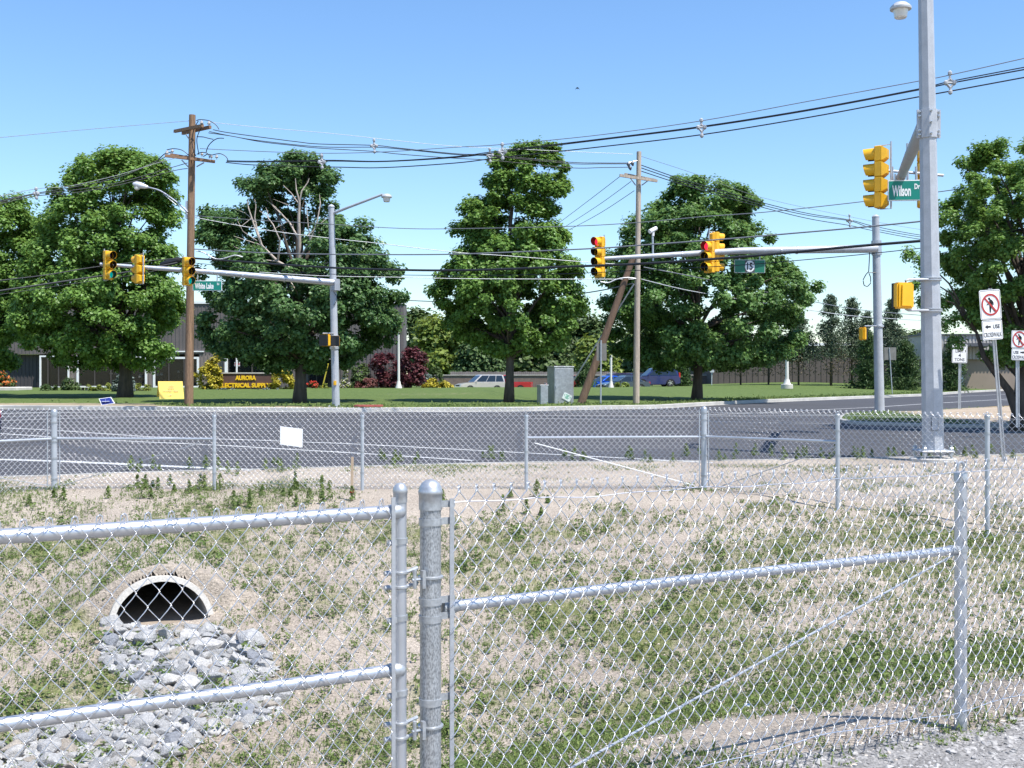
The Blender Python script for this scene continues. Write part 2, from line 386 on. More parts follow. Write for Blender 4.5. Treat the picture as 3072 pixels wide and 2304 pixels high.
# basin and verge, one sheet from behind the camera to the road edge
xs = np.concatenate([np.arange(-60, -12, 2.0), np.arange(-12, -4.2, 0.09), np.arange(-4.2, -2.8, 0.028), np.arange(-2.8, 12, 0.09), np.arange(12, 60, 2.0), np.arange(60, 161, 10.)])
ya = np.concatenate([np.arange(-12, 2, 1.0), np.arange(2, 10.5, 0.09), np.arange(10.5, 10.72, 0.05), np.arange(10.72, 11.42, 0.014), np.arange(11.42, 24, 0.09)])
X, Y = np.meshgrid(xs, ya, indexing='ij'); 
Yc = np.minimum(Y, yN(X)); Z = base_z(X, Yc)
n = len(ya); V = np.stack([X, Yc, Z], -1).reshape(-1, 3)
i = np.arange(len(xs) - 1)[:, None]*n; j = np.arange(n - 1)[None, :]
Fq = np.stack([i+j, i+n+j, i+n+j+1, i+j+1], -1).reshape(-1, 4)
cen = V[Fq].mean(1); dx = cen[:, 0] - PIPE[0]; dy = cen[:, 1] - PIPE[1]
s_ = -(dx*PIPE_AX[0] + dy*PIPE_AX[1]); l_ = -dx*PIPE_AX[1] + dy*PIPE_AX[0]
area = np.ptp(V[Fq][:, :, 1], axis=1) > 1e-6
keep = ~((l_**2 + (cen[:, 2] - PIPE[2] + 0.01)**2 < (PIPE_R + 0.010)**2) & (s_ > -0.16) & (s_ < 0.45)) & area
mb = MB(); mb.add(V, Fq[keep]); struct('ground', mb, EARTH, attrs={'green': cover(V[:, 0], V[:, 1])}, smooth=4)

# road, far sheet, lawn
xr = np.concatenate([np.arange(-160, -40, 8.), np.arange(-40, 40, 1.0), np.arange(40, 161, 8.)])
mb = MB(); mb.add(*loft(xr, lambda x: yN(x), lambda x: yK(x) + 0.05, 46, lambda X_, Y_: road_z(Y_))); struct('road', mb, ASPH, smooth=4)
xl = np.concatenate([np.arange(-160, -40, 6.), np.arange(-40, 60, 0.7), np.arange(60, 161, 8.)])
V, Fq = loft(xl, lambda x: yK(x) + 0.19, lambda x: np.maximum(yK(x) + 60, 185 + 0*x), 190, lawn_z, 1.6)
def lawn_green(x_, y_):
  t = y_ - yK(x_); V = np.c_[x_, y_]
  gr = 0.95 - 0.9*np.exp(-(t/1.3)**2)*(0.25 + 0.75*fbm(V[:, 0]*0.5, V[:, 1]*0.5, 44)) - 0.42*np.clip(fbm(V[:, 0]*0.22, V[:, 1]*0.12, 71) - 0.52, 0, 1)*4*0.5
  gr -= 0.9*np.exp(-((V[:, 0] + 17.3)/3.6)**2)*np.exp(-((t - 1.0)/2.6)**2) + 0.55*np.exp(-((V[:, 0] + 8.6)/2.2)**2)*np.exp(-((t - 1.5)/1.4)**2)
  gr = np.where((V[:, 0] < -13.5), gr - 0.9*np.exp(-((t - 1.0)/2.8)**2)*sst((-14 - V[:, 0])/1.5), gr)
  return np.clip(gr, 0, 1)
mb = MB(); mb.add(V, Fq); struct('lawn', mb, LAWN, attrs={'green': lawn_green(V[:, 0], V[:, 1])}, smooth=4)
mb = MB(); mb.quad((-1800, 150, -0.9), (1800, 150, -0.9), (1800, 2500, -0.9), (-1800, 2500, -0.9)); struct('terrain', mb, LAWN, attrs={'green': [1]*4})

# kerbs
def kerb(name, pts, w, h, zf, side=1, mat_=KERB):
    p = np.asarray(pts, float); T = np.gradient(p, axis=0); T /= np.linalg.norm(T, axis=1, keepdims=True)
    N = np.stack([-T[:, 1], T[:, 0]], 1)*side; z = zf(p[:, 0], p[:, 1]); o = p + N*w; i_ = p + N*w*0.12
    prof = [np.c_[p, z - 0.1], np.c_[p, z + h*0.85], np.c_[i_, z + h], np.c_[o, z + h], np.c_[o, z - 0.1]]
    V = np.stack(prof, 1); m, q = V.shape[:2]; i = np.arange(m - 1)[:, None]*q; j = np.arange(q - 1)[None, :]
    f = np.stack([i+j, i+q+j, i+q+j+1, i+j+1], -1).reshape(-1, 4)
    mb = MB(); mb.add(V.reshape(-1, 3), f); return struct(name, mb, mat_, smooth=0)
xk = np.arange(-45, 60, 0.8)
kerb('kerb', np.c_[xk, yK(xk)], 0.21, 0.15, lambda x, y: road_z(y))
xk = np.arange(-30, 30, 0.8)
kerb('kerb', np.c_[xk, yN(xk)][::-1], 0.10, 0.012, lambda x, y: road_z(y))

# traffic island with the second mast and the two signs
_isl = [(2514,1262),(2545,1247),(2640,1243),(2760,1240),(2880,1232),(3072,1224),(3300,1216),(3500,1250),(3400,1285),(3200,1287),(3072,1286),(2900,1284),(2770,1281),(2640,1277),(2560,1274),(2525,1268)]
isl = np.array([[(px-CX)/F*flat_hit(px, py), flat_hit(px, py)] for px, py in _isl])
def smooth_loop(p, n=8):
    m = len(p); out = []
    for i in range(m):
        a, b, c, d = p[i-1], p[i], p[(i+1) % m], p[(i+2) % m]
        for t in np.linspace(0, 1, n, endpoint=False):
            out.append(0.5*((2*b) + (c-a)*t + (2*a-5*b+4*c-d)*t*t + (3*b-a-3*c+d)*t**3))
    return np.array(out)
isl = smooth_loop(isl, 6)
cenI = isl.mean(0)
def ring(k, h): q = cenI + (isl - cenI)*k; return np.c_[q, road_z(q[:, 1]) + h]
rings = [ring(1.0, 0.0), ring(1.0, 0.09), ring(0.99, 0.10)]; m = len(isl)
mb = MB(); 
for a in range(2):
    mb.add(np.r_[rings[a], rings[a+1]], [[i, (i+1) % m, m + (i+1) % m, m + i] for i in range(m)])
for a_, b_ in (((0.99, 0.10), (0.97, 0.10)),):
    mb.add(np.r_[ring(*a_), ring(*b_)], [[i, (i+1) % m, m + (i+1) % m, m + i] for i in range(m)])
struct('island_kerb', mb, KERB, smooth=0)
ks = np.linspace(0.97, 0.0, 14); V = []; cov = []
for k in ks:
    q = ring(k, 0.10 + 0.10*(1 - k)); V.append(q); cov.append(np.clip(0.2 + 1.1*sst((14.2 - q[:, 0])/3) + 0.6*sst((k - 0.8)/0.15)*(q[:, 1] > cenI[1]), 0, 1))
V = np.concatenate(V); f = [[a*m + i, a*m + (i+1) % m, (a+1)*m + (i+1) % m, (a+1)*m + i] for a in range(len(ks) - 1) for i in range(m)]
mb = MB(); mb.add(V, f); struct('island', mb, ISLE, attrs={'green': np.concatenate(cov)}, smooth=4)
def isle_z(x, y): return float(road_z(y)) + 0.2

# road markings, each a thin sheet 4 mm above the asphalt
def stripe(pxs, w, mat_, name='road_marking', step=0.6, h=0.004):
    q = np.array([[(px-CX)/F*flat_hit(px, py), flat_hit(px, py)] for px, py in pxs])
    L_ = np.r_[0, np.cumsum(np.linalg.norm(np.diff(q, axis=0), axis=1))]; u = np.linspace(0, L_[-1], max(2, int(L_[-1]/step)))
    p = np.c_[np.interp(u, L_, q[:, 0]), np.interp(u, L_, q[:, 1])]
    T = np.gradient(p, axis=0); T /= np.linalg.norm(T, axis=1, keepdims=True); N = np.stack([-T[:, 1], T[:, 0]], 1)
    a, b = p + N*w/2, p - N*w/2
    V = np.r_[np.c_[a, road_z(a[:, 1]) + h], np.c_[b, road_z(b[:, 1]) + h]]; m = len(p)
    mb = MB(); mb.add(V, [[i, m+i, m+i+1, i+1] for i in range(m-1)]); return struct(name, mb, mat_, smooth=0)
stripe([(-500,1366),(0,1379),(174,1384),(640,1406),(760,1411)], 0.26, PAINT_W)
stripe([(-400,1268),(0,1283),(174,1292),(451,1311),(768,1321),(1081,1333),(1536,1357),(2140,1389)], 0.14, PAINT_W)
stripe([(-20,1300),(153,1311),(285,1320),(635,1335),(1081,1361),(1420,1383)], 0.14, PAINT_W, h=0.005)
stripe([(-200,1243),(0,1241),(150,1238),(260,1237)], 0.2, PAINT_W)
stripe([(-200,1256),(0,1250),(200,1246),(400,1245),(700,1243)], 0.16, PAINT_W)
stripe([(-200,1270),(0,1263),(170,1256),(420,1250),(560,1246)], 0.16, PAINT_W, h=0.005)
stripe([(1300,1244),(1585,1246),(1968,1248),(2112,1245),(2350,1236),(2623,1222),(2769,1212),(3046,1196),(3250,1186)], 0.16, PAINT_W)
stripe([(1585,1255),(1850,1259),(2100,1263),(2460,1271),(2500,1272)], 0.12, PAINT_W)
stripe([(2110,1249),(2300,1248),(2505,1247)], 0.14, PAINT_W, h=0.006)
stripe([(2825,1191),(2950,1186),(3036,1182),(3200,1176)], 0.16, PAINT_W)
stripe([(3010,1202),(3072,1204),(3200,1206)], 0.16, PAINT_W)
stripe([(2560,1242),(2655,1241),(2800,1231),(2992,1220)], 0.2, PAINT_Y, h=0.007)
stripe([(3008,1219),(3100,1215),(3300,1208)], 0.16, PAINT_Y)
stripe([(2930,1296),(3072,1297),(3300,1297)], 0.16, PAINT_W)
stripe([(2600,1284),(2740,1285),(2900,1292)], 0.10, PAINT_W)
# pale gutter strip of the far kerb
xk = np.arange(-45, 50, 0.8); mb = MB(); a = np.c_[xk, yK(xk) - 0.42, road_z(yK(xk) - 0.42) + 0.004]; b = np.c_[xk, yK(xk) - 0.001, road_z(yK(xk)) + 0.004]; m = len(xk)
mb.add(np.r_[a, b], [[i, i+1, m+i+1, m+i] for i in range(m-1)]); struct('gutter', mb, KERB, smooth=0)
# red dropped-kerb warning pad and a storm drain on the far side
px0, px1 = 1058, 1140
q0, q1 = flat_hit(px0, 1236), flat_hit(px1, 1236)
mb = MB(); x0, x1 = (px0-CX)/F*q0, (px1-CX)/F*q1
mb.box(((x0+x1)/2, float(yK((x0+x1)/2)) + 0.55, 0.60), (x1-x0, 0.75, 0.06)); struct('warning_pad', mb, mat('warning_red', (0.42, 0.10, 0.08), 0.8, 0, 0.15, 5))
# ------------------------------------------------------------------ chain link
def chain(mb, s0, s1, z0f, z1f, W, H, r, place, nside=5, npp=8, amp=0.005, hook=True, knuckle_drop=0.018):
    """woven fabric: each wire a flattened helix; place(s, off, z) -> world points"""
    p = W/2; nw = int((s1 - s0)/p)
    U = np.linspace(0, 1, npp, endpoint=False) if npp != 8 else np.array([0.0, 0.05, 0.17, 0.33, 0.45, 0.5, 0.58, 0.92])
    for i in range(nw):
        s = s0 + (i + 0.5)*p
        z1 = z1f(s); z0 = z0f(s)
        ph = 0.5 if i % 2 == 0 else 0.0
        nper = int(math.ceil((z1 - z0)/H)) + 1
        u = (np.arange(-nper, 1)[:, None] + U[None, :]).ravel()          # integer part counts diamonds
        u = u[u < ph - 1e-6]; u = np.append(u, ph)
        z = z1 + (u - ph)*H; k = z >= z0 - 1e-6; u, z = u[k], z[k]
        fr = u - np.floor(u)
        tri = np.where(fr < 0.5, -1 + 4*fr, 3 - 4*fr)
        sx = np.sin(tri*math.pi/2*0.86)/math.sin(math.pi/2*0.86)*0.35 + tri*0.65
        S = s + sx*(p/2 + r*0.9); O = np.sin(2*math.pi*fr)*amp
        if hook:
            e = 1 if ph == 0.5 else -1
            S = np.r_[S, S[-1] + e*0.003, S[-1] - e*0.003, S[-1] - e*0.010, S[-1] - e*0.013]
            O = np.r_[O, 0.0, amp*1.2*e, amp*1.8*e, amp*1.8*e]
            z = np.r_[z, z1 + 0.010, z1 + 0.016, z1 + 0.011, z1 - knuckle_drop*0.6]
        O = O + 0.0035*np.sin(S*2.7 + z*4.1) + 0.002*np.sin(S*9.1 - z*7.3); S = S + 0.0025*np.sin(z*6.3 + S*1.9); z = z + 0.0025*np.sin(S*3.3)*np.sin(z*2.5)
        mb.tube(place(S, O, z), r, nside, cap=False)
    return mb

# ---- near fence line: parameter s metres to the right of the gate post
FD = np.array([0.870, 0.493]); FN = np.array([0.493, -0.870]); F0 = np.array([-0.288, 3.97])
def near(s, off, z):
    s = np.asarray(s, float); off = np.broadcast_to(np.asarray(off, float), s.shape); z = np.broadcast_to(np.asarray(z, float), s.shape)
    q = F0 + s[..., None]*FD + off[..., None]*FN
    return np.concatenate([q, z[..., None]], -1)
def nseg(mb, s0, s1, off, z0, z1, r, n=12, k=2):
    t = np.linspace(0, 1, k); return mb.tube(near(s0 + (s1-s0)*t, off, z0 + (z1-z0)*t), r, n)
NM = Matrix(((FD[0], -FN[0], 0, 0), (FD[1], -FN[1], 0, 0), (0, 0, 1, 0), (0, 0, 0, 1)))   # local x along the fence, -y towards the camera
def nbox(mb, s, off, z, d): return mb.box(tuple(near(np.array(s), np.array(off), np.array(z))), d, NM)
def band(mb, s, z, r, h=0.022, tabs=1, tab=0.045, hz=0.0):
    """brace band round a pipe with a tab towards +s (tabs=1) or -s (-1)"""
    c = near(np.array(s), np.array(0.0), np.array(z))
    mb.lathe([(r+0.0005, -h/2), (r+0.004, -h/2), (r+0.004, h/2), (r+0.0005, h/2)], 20, c=tuple(c))
    if tabs:
        x0 = s + tabs*(r*0.55); x1 = s + tabs*(r + tab)
        q = near(np.array([(x0+x1)/2]), np.array([r*0.72]), np.array([z + hz]))[0]
        mb.box(tuple(q), (abs(x1-x0), 0.004, h), NM)
        b = near(np.array([x1 - tabs*0.012]), np.array([r*0.72 + 0.004]), np.array([z + hz]))[0]
        mb.lathe([(0.001, 0.006), (0.008, 0.004), (0.010, 0.0)], 10, NM @ Matrix.Rotation(R(90), 4, 'X'), tuple(b))
    return mb
dome = lambda r: [(r*1.0, -0.045), (r*1.10, -0.044), (r*1.10, -0.012), (r*1.16, -0.010), (r*1.16, 0.0), (r*1.10, 0.004), (r*1.04, r*0.35), (r*0.86, r*0.72), (r*0.55, r*0.98), (r*0.2, r*1.09), (0.002, r*1.1)]
def zpx(py, d): return EYE - (py - HZ)/F*d

# gate post
gp = thing('gate_post', 'thick speckled galvanised gate post with a big domed cap, front centre', 'fence post', (F0[0], F0[1], -0.1))
mb = MB(); nseg(mb, 0, 0, 0, -0.12, 1.205, 0.0375, 24); part('pipe', mb, GALV_SPANGLE, gp)
mb = MB(); mb.lathe(dome(0.0375), 28, c=(F0[0], F0[1], 1.222)); part('domed_cap', mb, CAST, gp, smooth=1.0)
for py, tb, hz in ((1520, 1, 0.008), (1567, 1, 0.003), (1806, 1, 0.006), (1858, 1, 0.010), (2108, 1, 0.016)):
    mb = MB(); band(mb, 0, zpx(py, 3.95), 0.0375, 0.024, tb, 0.045, hz); part('tension_band', mb, CAST, gp)
for py in (1733, 2182):
    z = zpx(py, 3.95); mb = MB()
    mb.lathe([(0.0378, -0.006), (0.046, -0.003), (0.046, 0.003), (0.0378, 0.006)], 20, c=(F0[0], F0[1], z))
    nseg(mb, -0.045, -0.085, 0.03, z, z, 0.006, 8)
    nbox(mb, -0.045, 0.035, z + 0.0, (0.012, 0.02, 0.062))
    nseg(mb, -0.075, -0.075, 0.03, z - 0.03, z + 0.035, 0.007, 8)
    part('hinge', mb, CAST, gp)

# gate
SG = -0.1165; SG2 = -2.35
gate = thing('chain_link_gate', 'chain link gate with a silver tube frame, swung from the thick gate post', 'gate', tuple(near(np.array(SG), 0, 0.05)))
GZT, GZM, GZB = 1.157, 0.607, 0.06
mb = MB(); nseg(mb, SG, SG, 0, 0.03, 1.215, 0.0223, 20); part('hinge_upright', mb, ALU, gate)
mb = MB(); mb.lathe(dome(0.0223), 22, c=tuple(near(np.array(SG), 0, 1.232))); part('domed_cap', mb, CAST, gate, smooth=1.0)
mb = MB(); nseg(mb, SG2, SG2, 0, 0.03, 1.2, 0.0223, 16); part('latch_upright', mb, ALU, gate)
for z, r in ((GZT, 0.0232), (GZM, 0.0215), (GZB, 0.0215)):
    mb = MB(); nseg(mb, SG2, SG - 0.028, 0, z, z, r, 20); part('rail', mb, ALU, gate)
    mb = MB(); mb.lathe([(0.026, -0.034), (0.027, -0.02), (0.027, 0.0), (0.024, 0.016), (0.014, 0.026), (0.003, 0.029)], 18, Matrix.Translation((0, 0, 0)) @ NM @ Matrix.Rotation(R(90), 4, 'Y'), tuple(near(np.array(SG - 0.012), 0.006, z))); part('rail_socket', mb, CAST, gate)
mb = MB(); nbox(mb, -0.155, 0.030, (1.21 + 0.02)/2, (0.014, 0.005, 1.19)); part('tension_bar', mb, GALV, gate)
for py in (1622, 1853, 2077):
    z = zpx(py, 3.91); mb = MB(); band(mb, SG, z, 0.0223, 0.019, -1, 0.035, -0.003); part('tension_band', mb, CAST, gate)
for py in (1717, 1760, 2168, 2212):
    z = zpx(py, 3.91); mb = MB(); mb.lathe([(0.0225, -0.006), (0.030, -0.003), (0.030, 0.003), (0.0225, 0.006)], 18, c=tuple(near(np.array(SG), 0, z)))
    nseg(mb, SG + 0.02, SG + 0.062, 0.008, z, z + (0.012 if py in (1717, 2168) else 0.006), 0.007, 8)
    nseg(mb, SG - 0.06, SG - 0.02, 0.0, z, z, 0.009, 8); part('hinge_collar', mb, CAST, gate)
gnear = lambda S, O, Z: near(S, 0.0285 + O, Z)
mb = MB(); chain(mb, SG2, -0.137, lambda s: 0.02, lambda s: 1.192, 0.0705, 0.0925, 0.00165, gnear, 6, amp=0.0030)
part('mesh_fabric', mb, GALV_WIRE, gate, smooth=4)
for s in np.arange(SG2 + 0.2, -0.2, 0.42):
    for z, r in ((GZT, 0.025), (GZM, 0.0235)):
        mb = MB(); a = np.linspace(-0.5, math.pi + 0.5, 9); mb.tube(near(s + 0.01*np.sin(a*3), 0.0 + (r + 0.004)*np.sin(a), z - r*np.cos(a)*1.0), 0.0017, 5)
        part('wire_tie', mb, GALV_WIRE, gate, smooth=4)

# right-hand near fence
SP = 2.784
nf = thing('chain_link_fence', 'near chain link fence running from the gate post to the lower right', 'fence', tuple(near(np.array(0.06), 0, 0)))
rnear = lambda S, O, Z: near(S, 0.036 + O, Z)
ztop = lambda s: 1.222 + 0.004*math.sin(s*2.1)
mb = MB(); chain(mb, 0.060, 5.5, lambda s: -0.012, ztop, 0.0705, 0.0925, 0.0021, rnear, 6, amp=0.0068, knuckle_drop=0.02); part('mesh_fabric', mb, GALV_WIRE, nf, smooth=4)
mb = MB(); nbox(mb, 0.066, 0.036, 0.6, (0.016, 0.005, 1.19)); part('tension_bar', mb, GALV, nf)
mb = MB(); nseg(mb, 0.072, SP - 0.03, 0, 0.806, 0.806, 0.0205, 20); part('brace_rail', mb, ALU, nf)
mb = MB(); mb.lathe([(0.020, -0.03), (0.0255, -0.028), (0.0255, 0.02), (0.02, 0.032)], 16, NM @ Matrix.Rotation(R(90), 4, 'Y'), tuple(near(np.array(0.075), 0, 0.806))); part('rail_end', mb, CAST, nf)
mb = MB(); mb.lathe([(0.020, -0.03), (0.0255, -0.028), (0.0255, 0.02), (0.02, 0.032)], 16, NM @ Matrix.Rotation(R(90), 4, 'Y'), tuple(near(np.array(SP - 0.05), 0, 0.806))); part('rail_end', mb, CAST, nf)
s = np.linspace(0.06, 5.5, 120); mb = MB(); mb.tube(near(s, 0.036 - 0.004, 1.176 + 0.004*np.sin(s*7) + 0.003*np.sin(s*17)), 0.0022, 6); part('tension_wire', mb, GALV_WIRE, nf)
mb = MB(); mb.tube(near(s, 0.036 - 0.004, 0.062 + 0.012*np.sin(s*4.1) + 0.006*np.sin(s*11)), 0.0022, 6); part('tension_wire', mb, GALV_WIRE, nf)
mb = MB(); nseg(mb, 0.09, SP - 0.02, 0.01, 0.0, 0.80, 0.0052, 8); part('truss_rod', mb, GALV, nf)
for sp in (SP, 5.45):
    mb = MB(); nseg(mb, sp, sp, 0, -0.15, 1.165, 0.0290, 20); pp = part('line_post', mb, ALU, nf)
    c = near(np.array(sp), 0, 0.0); mb = MB()
    mb.lathe([(0.0295, 1.125), (0.0315, 1.127), (0.0315, 1.165), (0.028, 1.175), (0.0, 1.178)], 20, c=(c[0], c[1], 0))
    a = np.linspace(0, math.pi, 12); loop = near(sp - 0.023*np.cos(a), 0.0, 1.175 + np.sin(a)**0.6*0.046)
    mb.tube(loop, 0.0065, 8); part('loop_cap', mb, CAST, pp)
    mb = MB(); mb.lathe([(0.0295, -0.012), (0.033, -0.012), (0.033, 0.012), (0.0295, 0.012)], 20, c=(c[0], c[1], 0.81)); part('brace_band', mb, CAST, pp)
    for z in (0.98, 0.66, 0.36, 0.12):
        mb = MB(); a = np.linspace(-0.4, math.pi + 0.4, 9); mb.tube(near(sp - 0.033*np.cos(a), 0.002 + 0.036*np.sin(a), z + 0.02*np.cos(a)), 0.0019, 5)
        part('wire_tie', mb, GALV_WIRE, pp)

# ---- far fence
FP = {'left': (-11.5, 11.6), 'c1': (-6.64, 16.3), 'c2': (2.82, 16.45), 'right': (6.9, 13.0)}
def fz(x, y): return float(base_z(x, y))
ff = thing('chain_link_fence', 'far chain link fence across the whole picture beside the road', 'fence', (-6.64, 16.3, 0))
segs = [((-11.5, 11.6), (-6.64, 16.3), 'L'), ((-6.64, 16.3), (2.82, 16.45), 'M'), ((2.82, 16.45), (8.1, 11.6), 'R')]
FH = 1.18
GALV_FAR = mat('fence_pipe', (0.46, 0.49, 0.53), 0.4, 0.4, 0.08, 6)
mb = MB()
for (a, b, nm) in segs:
    a = np.array(a); b = np.array(b); Ls = np.linalg.norm(b - a); T = (b - a)/Ls; N = np.array([T[1], -T[0]])
    if nm == 'L': N = -N*-1
    za, zb = 0.0, 0.02
    def pl(S, O, Z, a=a, T=T, N=N):
        q = a + np.asarray(S)[:, None]*T + (np.asarray(O)[:, None] - 0.035)*N
        return np.c_[q, Z]
    chain(mb, 0.02, Ls, lambda s: -0.02, lambda s: FH - 0.002, 0.082, 0.086, 0.0024, pl, 4, npp=8, amp=0.005, hook=True, knuckle_drop=0.012)
part('mesh_fabric', mb, mat('far_fence_wire', (0.80, 0.80, 0.82), 0.38, 0.85, 0.1, 20), ff, smooth=4)
def far_post(px, top, base, d, r, term=False):
    x = (px - CX)/F*d; zt = zpx(top, d); zb = float(base_z(x, d)) - 0.15
    mb = MB(); mb.tube([(x, d, zb), (x, d, zt - 0.03)], r, 12); p = part('terminal_post' if term else 'line_post', mb, GALV_FAR, ff)
    mb = MB()
    if term: mb.lathe([(r*1.0, -0.09), (r*1.15, -0.09), (r*1.15, -0.03), (r*1.0, -0.01), (r*0.5, 0.008), (0.003, 0.012)], 12, c=(x, d, zt))
    else:
        mb.lathe([(r, -0.075), (r*1.2, -0.075), (r*1.2, -0.045), (r*0.95, -0.035), (0.01, -0.03)], 12, c=(x, d, zt))
        a = np.linspace(0, math.pi, 8); mb.tube(np.c_[x - 0.016*np.cos(a), 0*a + d, zt - 0.036 + 0.034*np.sin(a)**0.7], 0.006, 6)
    part('loop_cap' if not term else 'domed_cap', mb, CAST, p)
    mb = MB()
    for k in ((0.95, 0.63, 0.33) if not term else (1.02, 0.8, 0.74, 0.5, 0.2)):
        mb.lathe([(r*1.02, -0.012), (r*1.2, -0.012), (r*1.2, 0.012), (r*1.02, 0.012)], 10, c=(x, d, zt - 1.25 + k + 0.05))
    part('band', mb, CAST, p)
    return x, d
Q = [far_post(163, 1229, 1486, 16.3, 0.042, True), far_post(643, 1238, 1500, 16.22, 0.026), far_post(1087, 1238, 1500, 16.28, 0.026),
     far_post(1579, 1238, 1493, 16.35, 0.026), far_post(2112, 1221, 1475, 16.4, 0.042, True), far_post(2513, 1234, 1513, 14.72, 0.029), far_post(2962, 1236, 1537, 13.35, 0.029)]
def far_bar(name, p, q, z0, z1, r, m):
    mb = MB(); mb.tube([(p[0], p[1], z0), (q[0], q[1], z1)], r, 10); return part(name, mb, m, ff)
far_bar('brace_rail', Q[0], Q[1], 0.745, 0.745, 0.019, GALV_FAR)
far_bar('brace_rail', Q[3], Q[4], 0.755, 0.765, 0.019, GALV_FAR)
far_bar('brace_rail', Q[4], Q[5], 0.77, 0.79, 0.019, GALV_FAR)
far_bar('brace_rail', Q[0], (-8.6, 14.4), 0.745, 0.72, 0.019, GALV_FAR)
far_bar('truss_rod', (Q[0][0], 16.28), (Q[1][0] - 0.2, 16.2), 0.03, 0.69, 0.005, GALV)
far_bar('truss_rod', (Q[3][0] + 0.12, 16.3), (Q[4][0] - 0.15, 16.36), 0.68, 0.06, 0.008, WHT)
far_bar('truss_rod', (Q[4][0] + 0.2, 16.2), (Q[5][0], 14.7), 0.06, 0.74, 0.006, GALV)
far_bar('truss_rod', (Q[0][0], 16.3), (-8.6, 14.4), 0.05, 0.66, 0.005, GALV)
for zz in (1.13, 0.09):
    mb = MB(); mb.tube([(-11.5, 11.6, zz), (-6.64, 16.3, zz), (2.82, 16.45, zz), (8.1, 11.6, zz)], 0.0025, 5); part('tension_wire', mb, GALV_WIRE, ff)
for a in (Q[0], Q[4]):
    for dxx in (-0.07, 0.07):
        mb = MB(); mb.box((a[0] + dxx, a[1] + 0.02*np.sign(dxx) - (0.05 if a is Q[0] and dxx < 0 else 0) , 0.6), (0.014, 0.006, 1.1)); part('tension_bar', mb, GALV_FAR, ff)

# blank white board wired to the far fence
mb = MB(); d = 16.18
c4 = [P(600 + x/2.88, 850 + y/2.88, d) for x, y in ((692,1392),(884,1418),(887,1258),(693,1235))]
b4 = [p + np.array([0, 0.012, 0]) for p in c4]
mb.add(c4 + b4, [[0,1,2,3],[7,6,5,4],[1,0,4,5],[2,1,5,6],[3,2,6,7],[0,3,7,4]])
o = part('blank_board', mb, mat('blank_board_white', (0.88, 0.88, 0.88), 0.95, 0, 0.01, 1), loc=tuple(P(876, 1310, d)), smooth=0)
tag(o, 'blank white rectangular board hung slightly crooked on the far fence mesh', 'sign')
# wooden survey stake
g = G(1055, 1502); mb = MB(); t_ = P(1057, 1371, g[1])
mb.tube([tuple(g - np.array([0, 0, 0.15])), (t_[0]*0.5+g[0]*0.5, g[1], (t_[2]+g[2])/2), tuple(t_)], [0.024, 0.023, 0.022], 4, phase=0.785)
st = part('survey_stake', mb, mat('stake_wood', (0.48, 0.36, 0.25), 0.85, 0, 0.2, 3, stretch=(5, 5, 0.5)), loc=tuple(g), smooth=0)
tag(st, 'thin wooden survey stake standing just left of a far fence post', 'stake')
mb = MB(); mb.lathe([(0.030, -0.015), (0.033, 0), (0.030, 0.015)], 8, c=(g[0], g[1], g[2] + 0.12)); part('ribbon', mb, REDP, st)
# ------------------------------------------------------------------ storm pipe
ax = Vector((PIPE_AX[0], PIPE_AX[1], 0)); zc = PIPE[2] - 0.02
rot = Matrix(((-PIPE_AX[1], PIPE_AX[0], 0, 0), (PIPE_AX[0], PIPE_AX[1], 0, 0), (0, 0, 1, 0), (0, 0, 0, 1)))  # local y = outward
MP = Matrix.Translation((PIPE[0], PIPE[1], zc)) @ rot
pipe = thing('storm_drain_pipe', 'round concrete storm drain outlet half buried above the rock pile', 'drain pipe', (PIPE[0], PIPE[1], zc))
V = []; nseg_ = 40
for rr, back in ((PIPE_R + PIPE_W, 1.6), (PIPE_R + PIPE_W, 0), (PIPE_R, 0), (PIPE_R, 3.5)):
    for k in range(nseg_):
        a = 2*math.pi*k/nseg_; x, z = rr*math.cos(a), rr*0.90*math.sin(a)
        y = -back if back else 0.12 - 0.22*max(z, -0.1)
        V.append(tuple(MP @ Vector((x, y, z))))
f = [[i*nseg_ + k, i*nseg_ + (k+1) % nseg_, (i+1)*nseg_ + (k+1) % nseg_, (i+1)*nseg_ + k] for i in range(3) for k in range(nseg_)]
f.append([3*nseg_ + k for k in range(nseg_)])
mb = MB(); mb.add(V, f); part('pipe_barrel', mb, CONC, pipe, smooth=0.7)
mb = MB(); mb.add([tuple(MP @ Vector(p)) for p in ((-0.435, 0.16, -0.03), (0.435, 0.16, -0.03), (0.435, -3.4, 0.0), (-0.435, -3.4, 0.0))], [[0,1,2,3]])
part('silt_bed', mb, mat('silt', (0.30, 0.25, 0.20), 0.95, 0, 0.2, 5, bump=0.4), pipe)

